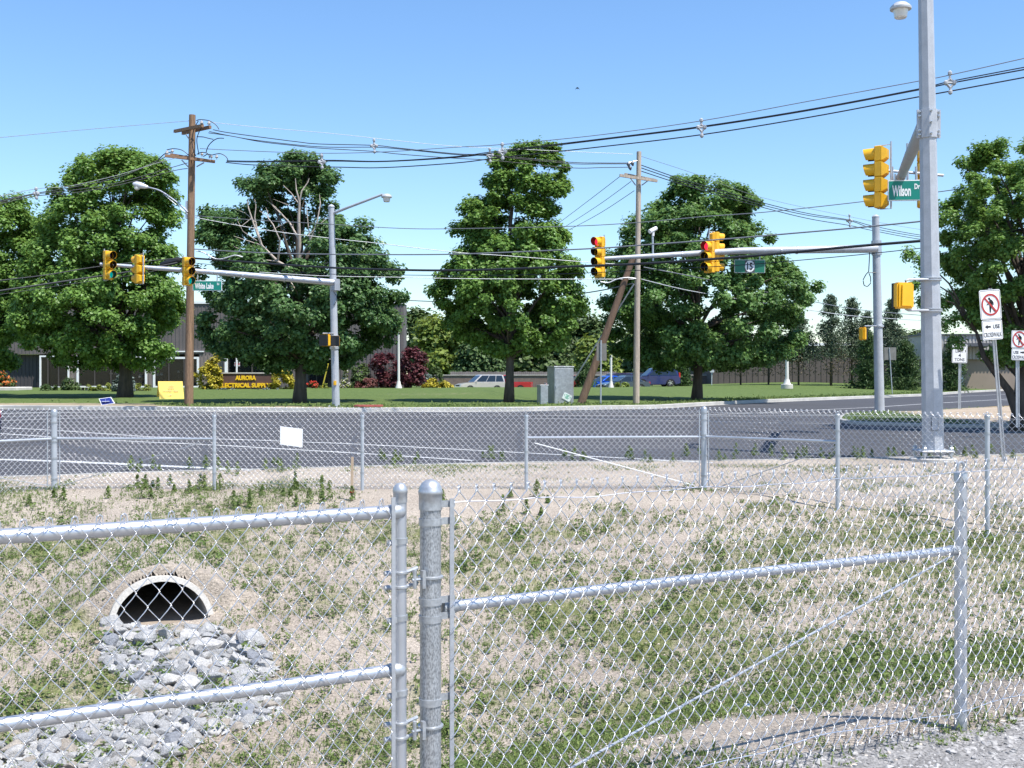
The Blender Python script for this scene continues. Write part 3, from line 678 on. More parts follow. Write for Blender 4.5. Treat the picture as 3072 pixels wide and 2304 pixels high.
# ------------------------------------------------------------------ broken rock below the pipe: every stone its own object
def rock_mesh(name, rg, sub=True):
    bm = bmesh.new()
    for _ in range(16):
        v = rg.normal(size=3); v /= np.linalg.norm(v); v *= rg.uniform(0.82, 1.0); v *= (1.0, 0.78, 0.62); bm.verts.new(tuple(v*0.5))
    r_ = bmesh.ops.convex_hull(bm, input=bm.verts); bmesh.ops.delete(bm, geom=[v for v in bm.verts if not v.link_faces], context='VERTS')
    bmesh.ops.bevel(bm, geom=list(bm.edges), offset=0.02, segments=1, affect='EDGES')
    me = bpy.data.meshes.new(name); bm.to_mesh(me); bm.free(); return me
ROCKM = [mat('grey_rock', (0.38, 0.375, 0.365), 0.9, 0, 0.25, 9, bump=0.9, bs=30, fine=0.2, fs=60), mat('pale_rock', (0.46, 0.445, 0.42), 0.9, 0, 0.2, 9, bump=0.9, bs=30, fine=0.2, fs=60), mat('tan_rock', (0.38, 0.335, 0.28), 0.9, 0, 0.2, 9, bump=0.9, bs=30, fine=0.2, fs=60), mat('dark_rock', (0.25, 0.26, 0.28), 0.9, 0, 0.25, 9, bump=0.9, bs=30, fine=0.2, fs=60)]
rg = np.random.default_rng(5)
RM = []
for k in range(22):
    me = rock_mesh('rock', rg); me.materials.append(ROCKM[[0, 0, 1, 0, 1, 2, 0, 3][k % 8]]); RM.append(me)
polyA = [(232,1352),(300,1352),(420,1358),(480,1362),(545,1385),(585,1430),(590,1470),(560,1492),(330,1500),(250,1468),(215,1400)]
polyB = [(345,1478),(560,1485),(615,1490),(605,1520),(575,1560),(460,1590),(385,1625),(300,1680),(150,1760),(-80,1800),(-80,1640),(60,1600),(120,1560),(200,1540),(270,1500)]
def inside(p, x, y):
    c = False; j = len(p) - 1
    for i in range(len(p)):
        if (p[i][1] > y) != (p[j][1] > y) and x < (p[j][0]-p[i][0])*(y-p[i][1])/(p[j][1]-p[i][1]) + p[i][0]: c = not c
        j = i
    return c
pts = []; tries = 0
_cx = rg.uniform(-5.2, -0.8, 400000); _cy = rg.uniform(7.0, 11.3, 400000); _cz = base_z(_cx, _cy); _px = (CX + _cx/_cy*F)/K; _py = (HZ + (EYE - _cz)/_cy*F)/K
_ok = np.array([(-90 < a < 630) and (1330 < b < 1800) and (inside(polyA, a, b) or inside(polyB, a, b)) for a, b in zip(_px, _py)]); _pool = np.c_[_cx, _cy, _cz, _px, _py][_ok]
while len(pts) < 295 and tries < 40000:
    tries += 1
    if tries >= len(_pool): break
    q = _pool[tries]; px, py = q[3], q[4]; s = rg.choice([0.13, 0.18, 0.23, 0.28], p=[0.3, 0.4, 0.25, 0.05])*rg.uniform(0.85, 1.15)
    if px > 430 and py < 1440: s *= 1.15
    if min([np.hypot(q[0]-a[0], q[1]-a[1]) - 0.29*(s + a[3]) for a in pts] or [1]) < 0: continue
    pts.append((q[0], q[1], q[2], s))
for k, (x, y, z, s) in enumerate(pts):
    o = bpy.data.objects.new('rock', RM[k % len(RM)]); COL.objects.link(o)
    o.location = (x, y, z + s*0.12); o.scale = (s*1.15, s*1.1, s*rg.uniform(0.85, 1.15)); o.rotation_euler = tuple(rg.uniform(-0.5, 0.5, 2)) + (rg.uniform(0, 6.28),)
    tag(o, 'broken grey rock lying in the pile below the storm drain pipe', 'rock', 'rocks piled below the drain pipe')
# rubble filling the gaps between the rocks
def stones(cent, size, rg, flat=0.7):
    base = np.array([(1,0,0),(-1,0,0),(0,1,0),(0,-1,0),(0,0,1),(0,0,-1),(.6,.6,.5),(-.6,.5,.55)], float)
    hull = bmesh.new()
    for v in base: hull.verts.new(tuple(v))
    bmesh.ops.convex_hull(hull, input=hull.verts); hull.verts.index_update()
    v0 = np.array([tuple(v.co) for v in hull.verts]); f0 = np.array([[v.index for v in f.verts] for f in hull.faces if len(f.verts) == 3]); hull.free()
    n = len(cent); a = rg.uniform(0, 6.28, n)
    ca, sa = np.cos(a), np.sin(a); sc = size[:, None]*np.c_[rg.uniform(.7, 1.2, n), rg.uniform(.6, 1.0, n), rg.uniform(.5, 1.0, n)*flat]*0.5
    v = v0[None]*(1 + rg.uniform(-.28, .28, (n, len(v0), 1)))*sc[:, None, :]
    t = rg.uniform(-.6, .6, (n, 1)); y, z = v[..., 1]*np.cos(t) - v[..., 2]*np.sin(t), v[..., 1]*np.sin(t) + v[..., 2]*np.cos(t)
    x = v[..., 0]*ca[:, None] - y*sa[:, None]; y = v[..., 0]*sa[:, None] + y*ca[:, None]
    V = np.stack([x, y, z], -1) + cent[:, None, :]
    Fq = f0[None] + (np.arange(n)*len(v0))[:, None, None]
    return V.reshape(-1, 3), Fq.reshape(-1, 3)
c = _pool[-2600:, :3].copy(); c[:, :2] += rg.normal(0, .03, (len(c), 2)); mb = MB(); mb.add(*stones(c, rg.uniform(0.03, 0.14, len(c)), rg)); o = part('rubble', mb, ROCKM[0], smooth=0); tag(o, 'small broken rubble filling the gaps in the rock pile', 'rubble', kind='stuff')

# ------------------------------------------------------------------ gravel in the near right corner
GRAV = mat('gravel_stone', (0.30, 0.288, 0.275), 0.9, 0, 0.35, 14, fine=0.3, fs=35)
c = []; edge_g = [(1900,2304),(2110,2270),(2304,2275),(2480,2240),(2640,2205),(2800,2190),(2960,2175),(3072,2150)]
n = 26000
s_ = rg.uniform(0.2, 5.4, n); of = rg.uniform(-0.10, 2.6, n)
q = near(s_, of, 0.0); px = CX + q[:, 0]/q[:, 1]*F; gzv = base_z(q[:, 0], q[:, 1]); py = HZ + (EYE - gzv)/q[:, 1]*F
ok = py > np.interp(px, [p[0] for p in edge_g], [p[1] for p in edge_g]) + rg.normal(0, 7, n)
ok &= (s_ > 1.0) | (of > 0.6)
q = np.c_[q[:, 0], q[:, 1], gzv + 0.003][ok]
sz = np.minimum(0.013 + rg.exponential(0.011, len(q)), 0.06)
mb = MB(); mb.add(*stones(q, sz, rg)); o = part('gravel', mb, GRAV, smooth=0); tag(o, 'loose grey gravel in front of the near fence', 'gravel', kind='stuff')
# grey stone dust bed under the gravel
gs, go = np.arange(0.2, 5.5, 0.035), np.arange(-0.14, 2.7, 0.035); q = near(np.repeat(gs, len(go)), np.tile(go, len(gs)), 0.0); zz = base_z(q[:, 0], q[:, 1]); q[:, 2] = zz + 0.004
px = CX + q[:, 0]/q[:, 1]*F; py = HZ + (EYE - zz)/q[:, 1]*F; okv = (py > np.interp(px, [p[0] for p in edge_g], [p[1] for p in edge_g]) + 6 + 16*(noise2(q[:, 0]*14, q[:, 1]*14, 3) - .5))
m_ = len(go); i = np.arange(len(gs)-1)[:, None]*m_; j = np.arange(m_-1)[None, :]; fq = np.stack([i+j, i+m_+j, i+m_+j+1, i+j+1], -1).reshape(-1, 4); fq = fq[okv[fq].all(1)]
mb = MB(); mb.add(q, fq); struct('gravel_bed', mb, mat('stone_dust', (0.23, 0.22, 0.21), 0.95, 0, 0.25, 6, bump=0.8, bs=60, fine=0.35, fs=70), smooth=4)
# clods and straw mulch over the bare earth
n = 16000; d_ = 3.5 + rg.random(n)**0.8*17; u = rg.uniform(-0.50, 0.50, n); x = u*d_; ok = ~pipe_clear(x, d_) & (d_ > fence_y(x) - 0.2) & (d_ < yN(x) - 0.2)
x, y = x[ok], d_[ok]; q = np.c_[x, y, base_z(x, y) + 0.002]
mb = MB(); mb.add(*stones(q, np.minimum(0.010 + rg.exponential(0.009, len(q)), 0.045), rg, 0.5)); o = part('mulch', mb, mat('mulch_clod', (0.52, 0.445, 0.365), 0.95, 0, 0.25, 10), smooth=0); tag(o, 'pale crumbs of straw mulch and soil over the basin', 'mulch', kind='stuff')

# ------------------------------------------------------------------ weeds: uncountable ground cover
def leaves(cen, nrm, size, rg, fold=0.18, asp=0.75):
    """kite-shaped leaves: 4 corners each"""
    n = len(cen); nrm = nrm/(np.linalg.norm(nrm, axis=1, keepdims=True) + 1e-9)
    t = rg.normal(size=(n, 3)); t -= (t*nrm).sum(1, keepdims=True)*nrm; t /= np.linalg.norm(t, axis=1, keepdims=True)
    b = np.cross(nrm, t); s = size[:, None]
    V = np.stack([cen - t*s*0.5, cen + b*s*0.5*asp + nrm*s*fold - t*s*0.05, cen + t*s*0.5, cen - b*s*0.5*asp + nrm*s*fold - t*s*0.05], 1)
    return V.reshape(-1, 3), np.arange(n*4).reshape(-1, 4), np.repeat(rg.random(n), 4)
WEED = leaf_mat('weed_leaf', (0.055, 0.105, 0.022), (0.18, 0.235, 0.07), 0.2, 0.6, 0.8)
def weed_patch(n, region, hmin, hmax, per, rg, lsize):
    X, Y, H = [], [], []
    while len(X) < n:
        d = region[0] + rg.random(4000)**0.85*(region[1] - region[0]); x = rg.uniform(-0.52, 0.52, 4000)*d
        ok = (d > fence_y(x) - 0.15) & (d < yN(x) - 0.02) & (rg.random(4000) < np.clip((cover(x, d) - 0.10)*3.4, 0.015, 1)) & ~pipe_clear(x, d)
        X += list(x[ok]); Y += list(d[ok]); H += list(hmin + (hmax - hmin)*rg.random(ok.sum())**2*(0.4 + cover(x, d)[ok]))
    X, Y, H = np.array(X[:n]), np.array(Y[:n]), np.array(H[:n])
    i = np.repeat(np.arange(n), per); a = rg.uniform(0, 6.28, len(i)); k = rg.random(len(i)); sp = H[i]*(0.35 + 0.55*rg.random(len(i)))
    c = np.c_[X[i] + np.cos(a)*sp, Y[i] + np.sin(a)*sp, base_z(X[i], Y[i]) + H[i]*k + 0.004]
    nr = np.c_[np.cos(a)*0.8, np.sin(a)*0.8, 0.5 + rg.random(len(i))]
    return leaves(c, nr, lsize*(0.6 + 0.8*rg.random(len(i)))*np.clip(H[i]/0.08, 0.75, 1.6), rg, asp=0.5)
rg = np.random.default_rng(11)
mb = MB(); rn = []
for args in ((20000, (3.2, 20), 0.012, 0.06, 14, rg, 0.020), (1300, (6.0, 17), 0.04, 0.14, 34, rg, 0.032)):
    v, f, r_ = weed_patch(*args); mb.add(v, f); rn.append(r_)
# thin grass blades between the weeds
n = 80000; d = 3.2 + rg.random(n)**0.8*17; x = rg.uniform(-0.52, 0.52, n)*d
ok = ~pipe_clear(x, d) & (d > fence_y(x) - 0.1) & (d < yN(x) - 0.02) & (rg.random(n) < np.clip((cover(x, d) - 0.06)*2.4 + 0.04, 0, 1)); x, y = x[ok], d[ok]; n = len(x)
h = rg.uniform(0.015, 0.055, n); a = rg.uniform(0, 6.28, n); w = 0.0045; b = np.c_[x, y, base_z(x, y) - 0.005]; t = b + np.c_[np.cos(a)*h*.5, np.sin(a)*h*.5, h]
sd = np.c_[-np.sin(a)*w, np.cos(a)*w, 0*a]; m_ = b*.45 + t*.55 + np.c_[0*a, 0*a, h*.12]
mb.add(np.stack([b - sd, b + sd, m_ + sd*.8, t, m_ - sd*.8], 1).reshape(-1, 3), np.arange(n*5).reshape(-1, 5)); rn.append(np.repeat(0.35 + 0.65*rg.random(n), 5))
# taller clumps seen along the far fence and the road edge
cl = [(1745,1520,.30),(1720,1490,.25),(1200,1408,.26),(1235,1412,.26),(1290,1420,.2),(1480,1405,.25),(100,1080*K,.3)]
tall = [(px, py) for px, py in [(310,1060),(340,1055),(420,1062),(440,1000*1.06),(250,1085),(110,1080),(300,1012),(345,1018),(410,1015),(500,1020),(590,1005),(610,1012),(830,995),(850,1000),(880,997),(1060,993),(1050,990),(1230,985),(1265,995),(1380,992),(1420,1000),(1500,985),(1560,993),(1620,985),(1690,990),(1720,992),(1770,988),(1840,985),(1900,990),(1960,985),(2010,990),(2060,985),(2100,990),(2180,985),(620,1060),(575,1075),(530,1090),(660,1085),(720,1075),(950,1090),(1100,1090),(1180,1095)]]
for px, py in tall:
    q = G2(px, py)
    for _ in range(3):
        h = rg.uniform(0.08, 0.26); n = 80; x0, y0 = q[0] + rg.normal(0, 0.18), q[1] + rg.normal(0, 0.25)
        a = rg.uniform(0, 6.28, n); k = rg.random(n); w = h*0.45*(1.1 - k)*rg.random(n)
        c = np.c_[x0 + np.cos(a)*w, y0 + np.sin(a)*w, gz(x0, y0) + h*k + 0.01]
        v, f, r_ = leaves(c, np.c_[np.cos(a), np.sin(a), 0.7 + 0*a], 0.042*(0.6 + 0.8*rg.random(n)), rg, asp=0.5); mb.add(v, f); rn.append(r_)
# fringe of grass on the far verge and the island edge
n = 12000; x = rg.uniform(-26, 34, n); t = 0.25 + rg.exponential(1.2, n); y = yK(x) + t; ok = rg.random(n) < lawn_green(x, y)**2*1.1; x, y = x[ok], y[ok]; n = len(x); h = rg.uniform(0.03, 0.12, n)
v, f, r_ = leaves(np.c_[x, y, lawn_z(x, y) + h*0.5], np.c_[rg.normal(size=n), -1.5 + rg.normal(size=n)*0.6, 0.5 + 0*x], h*1.3, rg, asp=0.5); mb.add(v, f); rn.append(r_)
n = 1500; u = rg.random(n); k = rg.integers(0, len(isl), n); r0 = 0.97 - 0.25*rg.random(n)
q = cenI + (isl[k] - cenI)*r0[:, None]; ok = (q[:, 0] < 13.2) | (rg.random(n) < 0.08); q = q[ok]; h = rg.uniform(0.02, 0.075, len(q))
v, f, r_ = leaves(np.c_[q, road_z(q[:, 1]) + 0.10 + h*0.5], np.c_[rg.normal(size=len(q)), -1 + 0*h, 0.6 + 0*h], h*1.2, rg, asp=0.5); mb.add(v, f); rn.append(r_)
o = part('weeds', mb, WEED, smooth=0, attrs={'rnd': np.concatenate(rn)}); tag(o, 'scattered low green weeds and grass over the basin and verges', 'weeds', kind='stuff')
# white scrap of paper in the weeds
q = G(2245, 2128); mb = MB(); mb.add(stones(np.array([q + np.array([0, 0, 0.02])]), np.array([0.07]), rg, 0.6)[0], stones(np.array([q]), np.array([0.07]), rg, 0.6)[1]); o = part('paper_scrap', mb, WHT, loc=tuple(q)); tag(o, 'small crumpled white scrap of litter in the weeds behind the near fence', 'litter')
# ------------------------------------------------------------------ trees
MAPLE = leaf_mat('maple_leaf', (0.058, 0.130, 0.024), (0.20, 0.345, 0.075), 0.40, 0.42, 0.35)
MAPLE_M = leaf_mat('mid_maple_leaf', (0.048, 0.112, 0.028), (0.165, 0.295, 0.080), 0.40, 0.42, 0.35)
MAPLE_D = leaf_mat('dark_maple_leaf', (0.040, 0.100, 0.032), (0.14, 0.255, 0.085), 0.38, 0.4, 0.35)
LIME = leaf_mat('lime_leaf', (0.075, 0.125, 0.020), (0.20, 0.26, 0.045), 0.3, 0.5, 0.2)
MID = leaf_mat('mid_leaf', (0.035, 0.070, 0.020), (0.10, 0.15, 0.045), 0.25, 0.5, 0.2)
NEEDLE = leaf_mat('needle', (0.050, 0.082, 0.048), (0.135, 0.175, 0.10), 0.1, 0.6, 0.5)
SPRUCE = leaf_mat('spruce_needle', (0.026, 0.062, 0.020), (0.085, 0.14, 0.04), 0.1, 0.6, 0.5)
DRYN = leaf_mat('dry_needle', (0.10, 0.085, 0.05), (0.19, 0.15, 0.09), 0.1, 0.7, 0.5)
GOLD = leaf_mat('gold_leaf', (0.17, 0.155, 0.012), (0.50, 0.42, 0.035), 0.15, 0.5, 3.0)
PURPLE = leaf_mat('purple_leaf', (0.035, 0.008, 0.012), (0.13, 0.03, 0.035), 0.2, 0.5, 0.8)
PINKR = leaf_mat('rosy_leaf', (0.11, 0.04, 0.035), (0.24, 0.09, 0.075), 0.2, 0.5, 0.8)
HEDGE = leaf_mat('hedge_leaf', (0.10, 0.14, 0.018), (0.25, 0.28, 0.05), 0.2, 0.5, 2)
BLUEG = leaf_mat('blue_spruce', (0.075, 0.105, 0.085), (0.20, 0.25, 0.22), 0.1, 0.6, 2)
SHRUB = leaf_mat('shrub_leaf', (0.03, 0.065, 0.018), (0.10, 0.15, 0.04), 0.2, 0.5, 2)
ORANGE = leaf_mat('orange_bloom', (0.45, 0.09, 0.015), (0.75, 0.22, 0.05), 0.15, 0.6, 3)
REDF = leaf_mat('red_bloom', (0.55, 0.03, 0.015), (0.75, 0.09, 0.05), 0.15, 0.6, 3)

def crown(outline, d, nclump, nleaf, lsize, crad, rg, holes=(), sq=0.72, shell=0.75, depth=0.42):
    """leaf clumps spread through the volume whose side view is outline (py, left, right) in 2212-wide pixels"""
    o = np.array(outline, float); mpx = d/F*K
    ys = np.linspace(o[0, 0], o[-1, 0], 200); lw = np.interp(ys, o[:, 0], o[:, 1]); rw = np.interp(ys, o[:, 0], o[:, 2])
    pr = np.maximum(rw - lw, 8); pr = pr/pr.sum(); cum = np.cumsum(pr); sd = o[0, 1]; C = []; Rr = []
    while len(C) < nclump:
        y = ys[min(np.searchsorted(cum, rg.random()), 199)] + rg.uniform(-2, 2); l = np.interp(y, o[:, 0], o[:, 1]); r = np.interp(y, o[:, 0], o[:, 2]); jw = 0.11*(r - l); l += jw*(float(noise2(y/14, sd, 1)) - 0.45); r -= jw*(float(noise2(y/14, sd, 2)) - 0.45)
        w = max((r - l)/2, 4); cr = crad*rg.uniform(0.65, 1.25); m_ = min(cr/mpx*rg.uniform(0.05, 0.95), w*0.6)
        th = rg.uniform(0, 6.283); rho = rg.random()**(0.5*(1-shell) + 0.12)
        u = math.cos(th)*rho; v = math.sin(th)*rho
        cr *= 1.12 - 0.35*rho; x = (l + r)/2 + u*(w - m_); yy = min(max(y, o[0, 0] + m_*0.7), o[-1, 0] - cr/mpx*0.75 + 6*rg.random())
        if any((x-hx)**2/hw**2 + (yy-hy)**2/hh**2 < 1 and (v < hv) for hx, hy, hw, hh, hv in holes): continue
        dd = d + v*(w - m_)*mpx*2*depth
        q = P2(x, yy, d); q[1] = dd
        C.append(q); Rr.append(cr)
    C = np.array(C); Rr = np.array(Rr)
    i = np.repeat(np.arange(nclump), nleaf); n = len(i)
    g = rg.normal(size=(n, 3)); g /= np.linalg.norm(g, axis=1, keepdims=True); rad = rg.random(n)**0.45
    off = g*rad[:, None]*Rr[i][:, None]*np.array([1.0, 1.0, sq])
    # ragged clumps: pull leaves onto a few drooping sprays
    cen = C[i] + off + rg.normal(size=(n, 3))*0.10*crad
    mid = C.mean(0); out = cen - mid; out /= np.linalg.norm(out, axis=1, keepdims=True) + 1e-6
    nr = g*0.5 + out*0.35 + np.array([0, 0, 0.75]) + rg.normal(size=(n, 3))*0.38
    return C, Rr, leaves(cen, nr, lsize*(0.6 + 0.8*rg.random(n)), rg, fold=0.14, asp=0.9)

def limbs(base, top_h, C, r0, rg, trunk_frac=0.35, ncon=45, lean=None, bark=None):
    """tapered trunk with limbs reaching to the leaf clumps"""
    mb = MB(); base = np.array(base); cx = C[:, :2].mean(0); zt = C[:, 2].max(); H = zt - base[2]
    t = np.linspace(0, 1, 9); tr = np.c_[base[0] + (cx[0]-base[0])*t**1.5*0.7 + 0.06*np.sin(t*7)*r0*4, base[1] + (cx[1]-base[1])*t**1.5*0.5, base[2] - 0.2 + (H*0.86 + 0.2)*t]
    rr = r0*(1 - t)**0.8*0.95 + 0.02; rr[0] *= 1.35
    mb.tube(tr, rr, 10)
    idx = rg.choice(len(C), min(ncon, len(C)), replace=False)
    for k in idx:
        c = C[k]; h = c[2] - base[2]; z0 = base[2] + max(H*0.16, min(h*rg.uniform(0.45, 0.75), H*0.7)); u = (z0 - base[2])/(H*0.86)
        a = np.array([np.interp(z0, tr[:, 2], tr[:, i]) for i in range(3)]); r1 = np.interp(u, t, rr)*rg.uniform(0.3, 0.6)
        m_ = a*0.5 + c*0.5 + np.array([0, 0, 0.10*np.linalg.norm(c - a)]); m1 = a*0.8 + c*0.2 + np.array([0,0,0.02]) 
        s = np.linspace(0, 1, 6)[:, None]; cur = (1-s)**2*a + 2*s*(1-s)*(m_*1.0) + s**2*c
        mb.tube(cur + rg.normal(size=cur.shape)*0.03*np.array([[0],[1],[1],[1],[1],[1]]), np.linspace(r1, 0.012, 6), 5, cap=False)
    return mb
def tree(name, label, bpx, bpy_, d, r0, outline, nclump, nleaf, lsize, crad, lm, rg, group=None, cat='tree', holes=(), bark=BARK, zb=None, ncon=45, back=0.0, **kw):
    x = (bpx*K - CX)/F*d; z = float(gz(x, d)) if zb is None else zb
    T = thing(name, label, cat, (x, d, z), 0, group)
    C, Rr, (v, f, r_) = crown(outline, d + back, nclump, nleaf, lsize, crad, rg, holes, **kw)
    part('trunk', limbs((x, d, z), 0, C, r0, rg, ncon=ncon), bark, T, smooth=4)
    mb = MB(); mb.add(v, f); part('crown', mb, lm, T, smooth=0, attrs={'rnd': r_})
    return T
GR = 'street maples on the lawn'
rg = np.random.default_rng(21)
d1 = G2(270, 850)[1]
tree('maple_tree', 'broad bright green maple left of the wooden utility pole with the street lamp', 270, 850, 58, 0.36,
     [(326,225,275),(345,175,340),(365,145,375),(400,118,390),(440,100,392),(480,92,385),(520,75,392),(560,55,395),(610,30,402),(660,15,405),(700,15,395),(740,45,375),(775,110,355),(800,150,330)], 430, 260, 0.17, 0.72, MAPLE, rg, GR)
tree('maple_tree', 'lower maple cut off by the left edge of the picture', -20, 845, 60, 0.3,
     [(425,-30,50),(450,-70,85),(490,-110,105),(540,-130,100),(600,-150,90),(660,-160,70),(720,-150,60),(770,-120,50),(800,-80,30)], 270, 230, 0.17, 0.75, MAPLE, rg, GR)
T2 = tree('maple_tree', 'dark maple with bare grey dead limbs showing in its upper crown', 647, 877, 48.5, 0.26,
     [(336,590,690),(350,570,712),(375,530,728),(410,505,733),(440,480,735),(470,435,745),(500,430,812),(530,424,828),(560,424,880),(600,422,884),(650,425,884),(690,430,882),(725,436,872),(755,445,835),(785,520,760),(805,600,700)], 440, 270, 0.15, 0.58, MAPLE_D, rg, GR, back=0.8, depth=0.36,
     holes=((605,478,95,68,0.25),(560,520,50,30,0.5),(640,560,60,24,0.1)), shell=0.7)
# bare limbs of that tree
mb = MB()
def bare(mb, pts, r0, r1, d):
    p = np.array([P2(x, y, d + k) for x, y, k in pts]); n = len(p); mb.tube(p, np.linspace(r0, r1, n), 6, cap=False)
d = 47.6
B_ = [([(647,640,.5),(645,590,.2),(647,520,0),(645,470,-.2),(647,436,-.3)], .10,.05), ([(647,436,-.3),(640,410,-.4),(638,385,-.4)], .045,.012), ([(647,436,-.3),(652,412,-.4),(665,394,-.3),(668,385,-.3)], .04,.012),
      ([(645,440,-.2),(630,418,-.2),(612,400,0)], .03,.01), ([(645,590,.2),(600,565,.2),(565,530,.2),(550,490,.1),(537,450,.1),(534,430,.1)], .08,.015), ([(565,530,.2),(556,500,.2),(550,470,.1),(553,445,.1),(550,430,.1)], .05,.012),
      ([(552,480,.1),(530,460,.2),(508,452,.3)], .025,.008), ([(647,520,0),(625,480,.2),(600,455,.2),(585,440,.2)], .05,.012), ([(620,475,.2),(596,448,.3),(575,432,.3)], .025,.008), ([(600,565,.2),(605,520,-.2),(590,485,-.2),(575,465,-.2),(560,455,-.2)], .045,.01),
      ([(580,470,-.2),(577,455,-.2),(574,448,-.2)], .02,.007), ([(647,560,.1),(670,520,-.2),(665,480,-.2),(662,440,-.2)], .045,.01), ([(670,520,-.2),(685,480,-.3),(692,440,-.3),(690,420,-.2)], .045,.01), ([(665,510,-.3),(690,485,-.3),(715,465,-.2)], .03,.008),
      ([(565,530,.2),(535,520,0),(505,510,0)], .03,.008), ([(570,545,.2),(540,545,0),(510,535,0),(497,525,0)], .03,.008), ([(560,540,.1),(530,555,-.2),(500,550,-.3)], .025,.007), ([(600,565,.2),(560,560,-.1),(530,565,-.2)], .03,.008), ([(545,470,.1),(520,490,-.1),(500,480,-.1)], .02,.007),
      ([(647,640,.4),(625,605,.1),(590,600,0),(560,612,0)], .04,.01), ([(655,620,0),(680,590,-.3),(700,570,-.3),(730,560,-.3)], .04,.01), ([(620,480,.2),(600,490,.1),(585,500,.1)], .02,.006), ([(555,520,.1),(525,500,0),(510,470,.1)], .02,.006), ([(640,450,-.2),(615,440,-.1),(590,430,0)], .018,.006)]
for p, a, b in B_: bare(mb, p, a, b, d)
part('dead_limbs', mb, BARK_DEAD, T2, smooth=4)
tree('maple_tree', 'tall narrow maple with a tapering crown behind the two grey cabinets', 1099, 877, 49, 0.19,
     [(318,1095,1195),(335,1070,1228),(365,1045,1240),(395,1035,1245),(420,1010,1238),(445,988,1205),(480,985,1215),(510,985,1240),(540,965,1240),(570,955,1262),(600,940,1274),(635,930,1276),(665,935,1270),(695,942,1262),(720,975,1255),(745,1015,1230),(770,1045,1180)], 430, 260, 0.145, 0.52, MAPLE, rg, GR, back=0.6, depth=0.40, holes=((1222,440,28,20,1),(985,640,20,10,1),(1245,690,25,12,1),(1100,460,30,9,.5),(1010,545,25,9,.4),(1180,560,30,9,.3)))
tree('maple_tree', 'wide round maple behind the weathered utility pole', 1505, 868, 55, 0.24,
     [(386,1455,1560),(400,1440,1600),(425,1405,1640),(450,1395,1655),(475,1335,1655),(505,1325,1680),(535,1315,1690),(565,1300,1745),(600,1292,1755),(640,1295,1762),(680,1300,1752),(715,1302,1740),(745,1315,1738),(775,1345,1700),(800,1420,1600)], 440, 270, 0.16, 0.62, MAPLE_M, rg, GR, shell=0.72, holes=((1330,560,20,12,1),(1600,470,30,10,.4),(1500,690,60,12,.2),(1380,640,30,10,.3),(1720,640,25,10,1)))
t5 = tree('maple_tree', 'maple cut off by the right edge behind the no pedestrians signs', 2201, 921, 30, 0.20,
     [(300,2105,2240),(318,2085,2300),(345,2072,2360),(380,2065,2420),(410,2045,2440),(450,2040,2460),(490,2036,2460),(520,2028,2460),(560,2022,2460),(600,2030,2460),(640,2040,2460),(680,2066,2460),(720,2085,2440),(760,2110,2420),(795,2140,2380)], 430, 260, 0.085, 0.34, MAPLE, rg, GR, zb=float(zpx(921*K, 30)))
# its sprays reaching left past the steel mast
mbv = MB(); rn = []
for x, y, r0 in ((1962,548,.16),(1985,560,.2),(2000,580,.2),(1978,615,.16),(2005,600,.22),(2000,640,.2),(2020,640,.2),(1990,655,.14),(2015,580,.2),(2040,700,.22),(2060,690,.2),(2070,740,.2),(2030,660,.2)):
    n = 200; g = rg.normal(size=(n, 3)); c = P2(x, y, 29.6) + g*r0*0.5
    v, f, r_ = leaves(c, g*0.4 + np.array([0, -.2, .8]), 0.085*(0.6 + 0.8*rg.random(n)), rg); mbv.add(v, f); rn.append(r_)
part('low_sprays', mbv, MAPLE, t5, smooth=0, attrs={'rnd': np.concatenate(rn)})
mb = MB(); tp = [P2(x, y, dd) for x, y, dd in ((2201,925,30),(2196,890,30),(2180,845,30),(2150,805,29.9),(2125,770,29.8),(2110,720,29.7))]; mb.tube(tp, [0.17,0.14,0.11,0.09,0.07,0.04], 8)
for q in ((2000,600),(1990,555),(2010,640),(2050,690)):
    mb.tube([P2(2110,720,29.7), P2((2110+q[0])/2, (700+q[1])/2-15, 29.7), P2(q[0], q[1], 29.6)], [0.04,0.025,0.008], 5)
part('leaning_limb', mb, BARK, t5, smooth=4)

# trees beyond the lawn
GB = 'trees beyond the parking lot'
def bg(label, px, d, outline, ncl, nl, ls, cr, lm, r0=0.15, **kw):
    return tree('background_tree', label, px, 0, d, r0, outline, ncl, nl, ls, cr, lm, rg, GB, zb=0.4, ncon=14, **kw)
bg('pale lime green tree between the dark maple and the narrow maple', 945, 145, [(688,930,975),(705,900,1005),(730,884,1035),(760,880,1050),(790,885,1050),(815,890,1050)], 110, 90, 0.6, 1.9, LIME)
bg('hazy green treetop just above the lime tree at the dark maple edge', 915, 190, [(672,880,905),(684,878,940),(700,870,950),(740,870,950),(800,870,950)], 60, 80, 0.7, 2.2, MID)
bg('olive tree standing right of the lime tree behind the silver car', 1030, 140, [(735,1000,1040),(750,985,1070),(775,980,1085),(800,978,1090),(815,980,1090)], 70, 90, 0.5, 1.5, SPRUCE)
bg('grey green tree low behind the narrow maple trunk', 1130, 150, [(690,1080,1200),(720,1060,1230),(760,1060,1240),(800,1062,1240),(815,1062,1240)], 110, 90, 0.6, 1.8, MID)
bg('green wood edge tree above the grey cabinets', 1250, 160, [(688,1215,1290),(705,1195,1320),(735,1190,1335),(770,1190,1340),(815,1190,1340)], 110, 90, 0.6, 2.0, MID)
bg('yellowish tree left of the leaning brace pole', 1285, 135, [(735,1265,1310),(750,1250,1330),(775,1240,1340),(800,1240,1345),(815,1240,1345)], 60, 90, 0.5, 1.5, LIME)
bg('green tree low behind the wide maple', 1420, 150, [(700,1330,1480),(740,1325,1540),(790,1325,1560),(815,1325,1560)], 110, 90, 0.6, 1.9, MID)
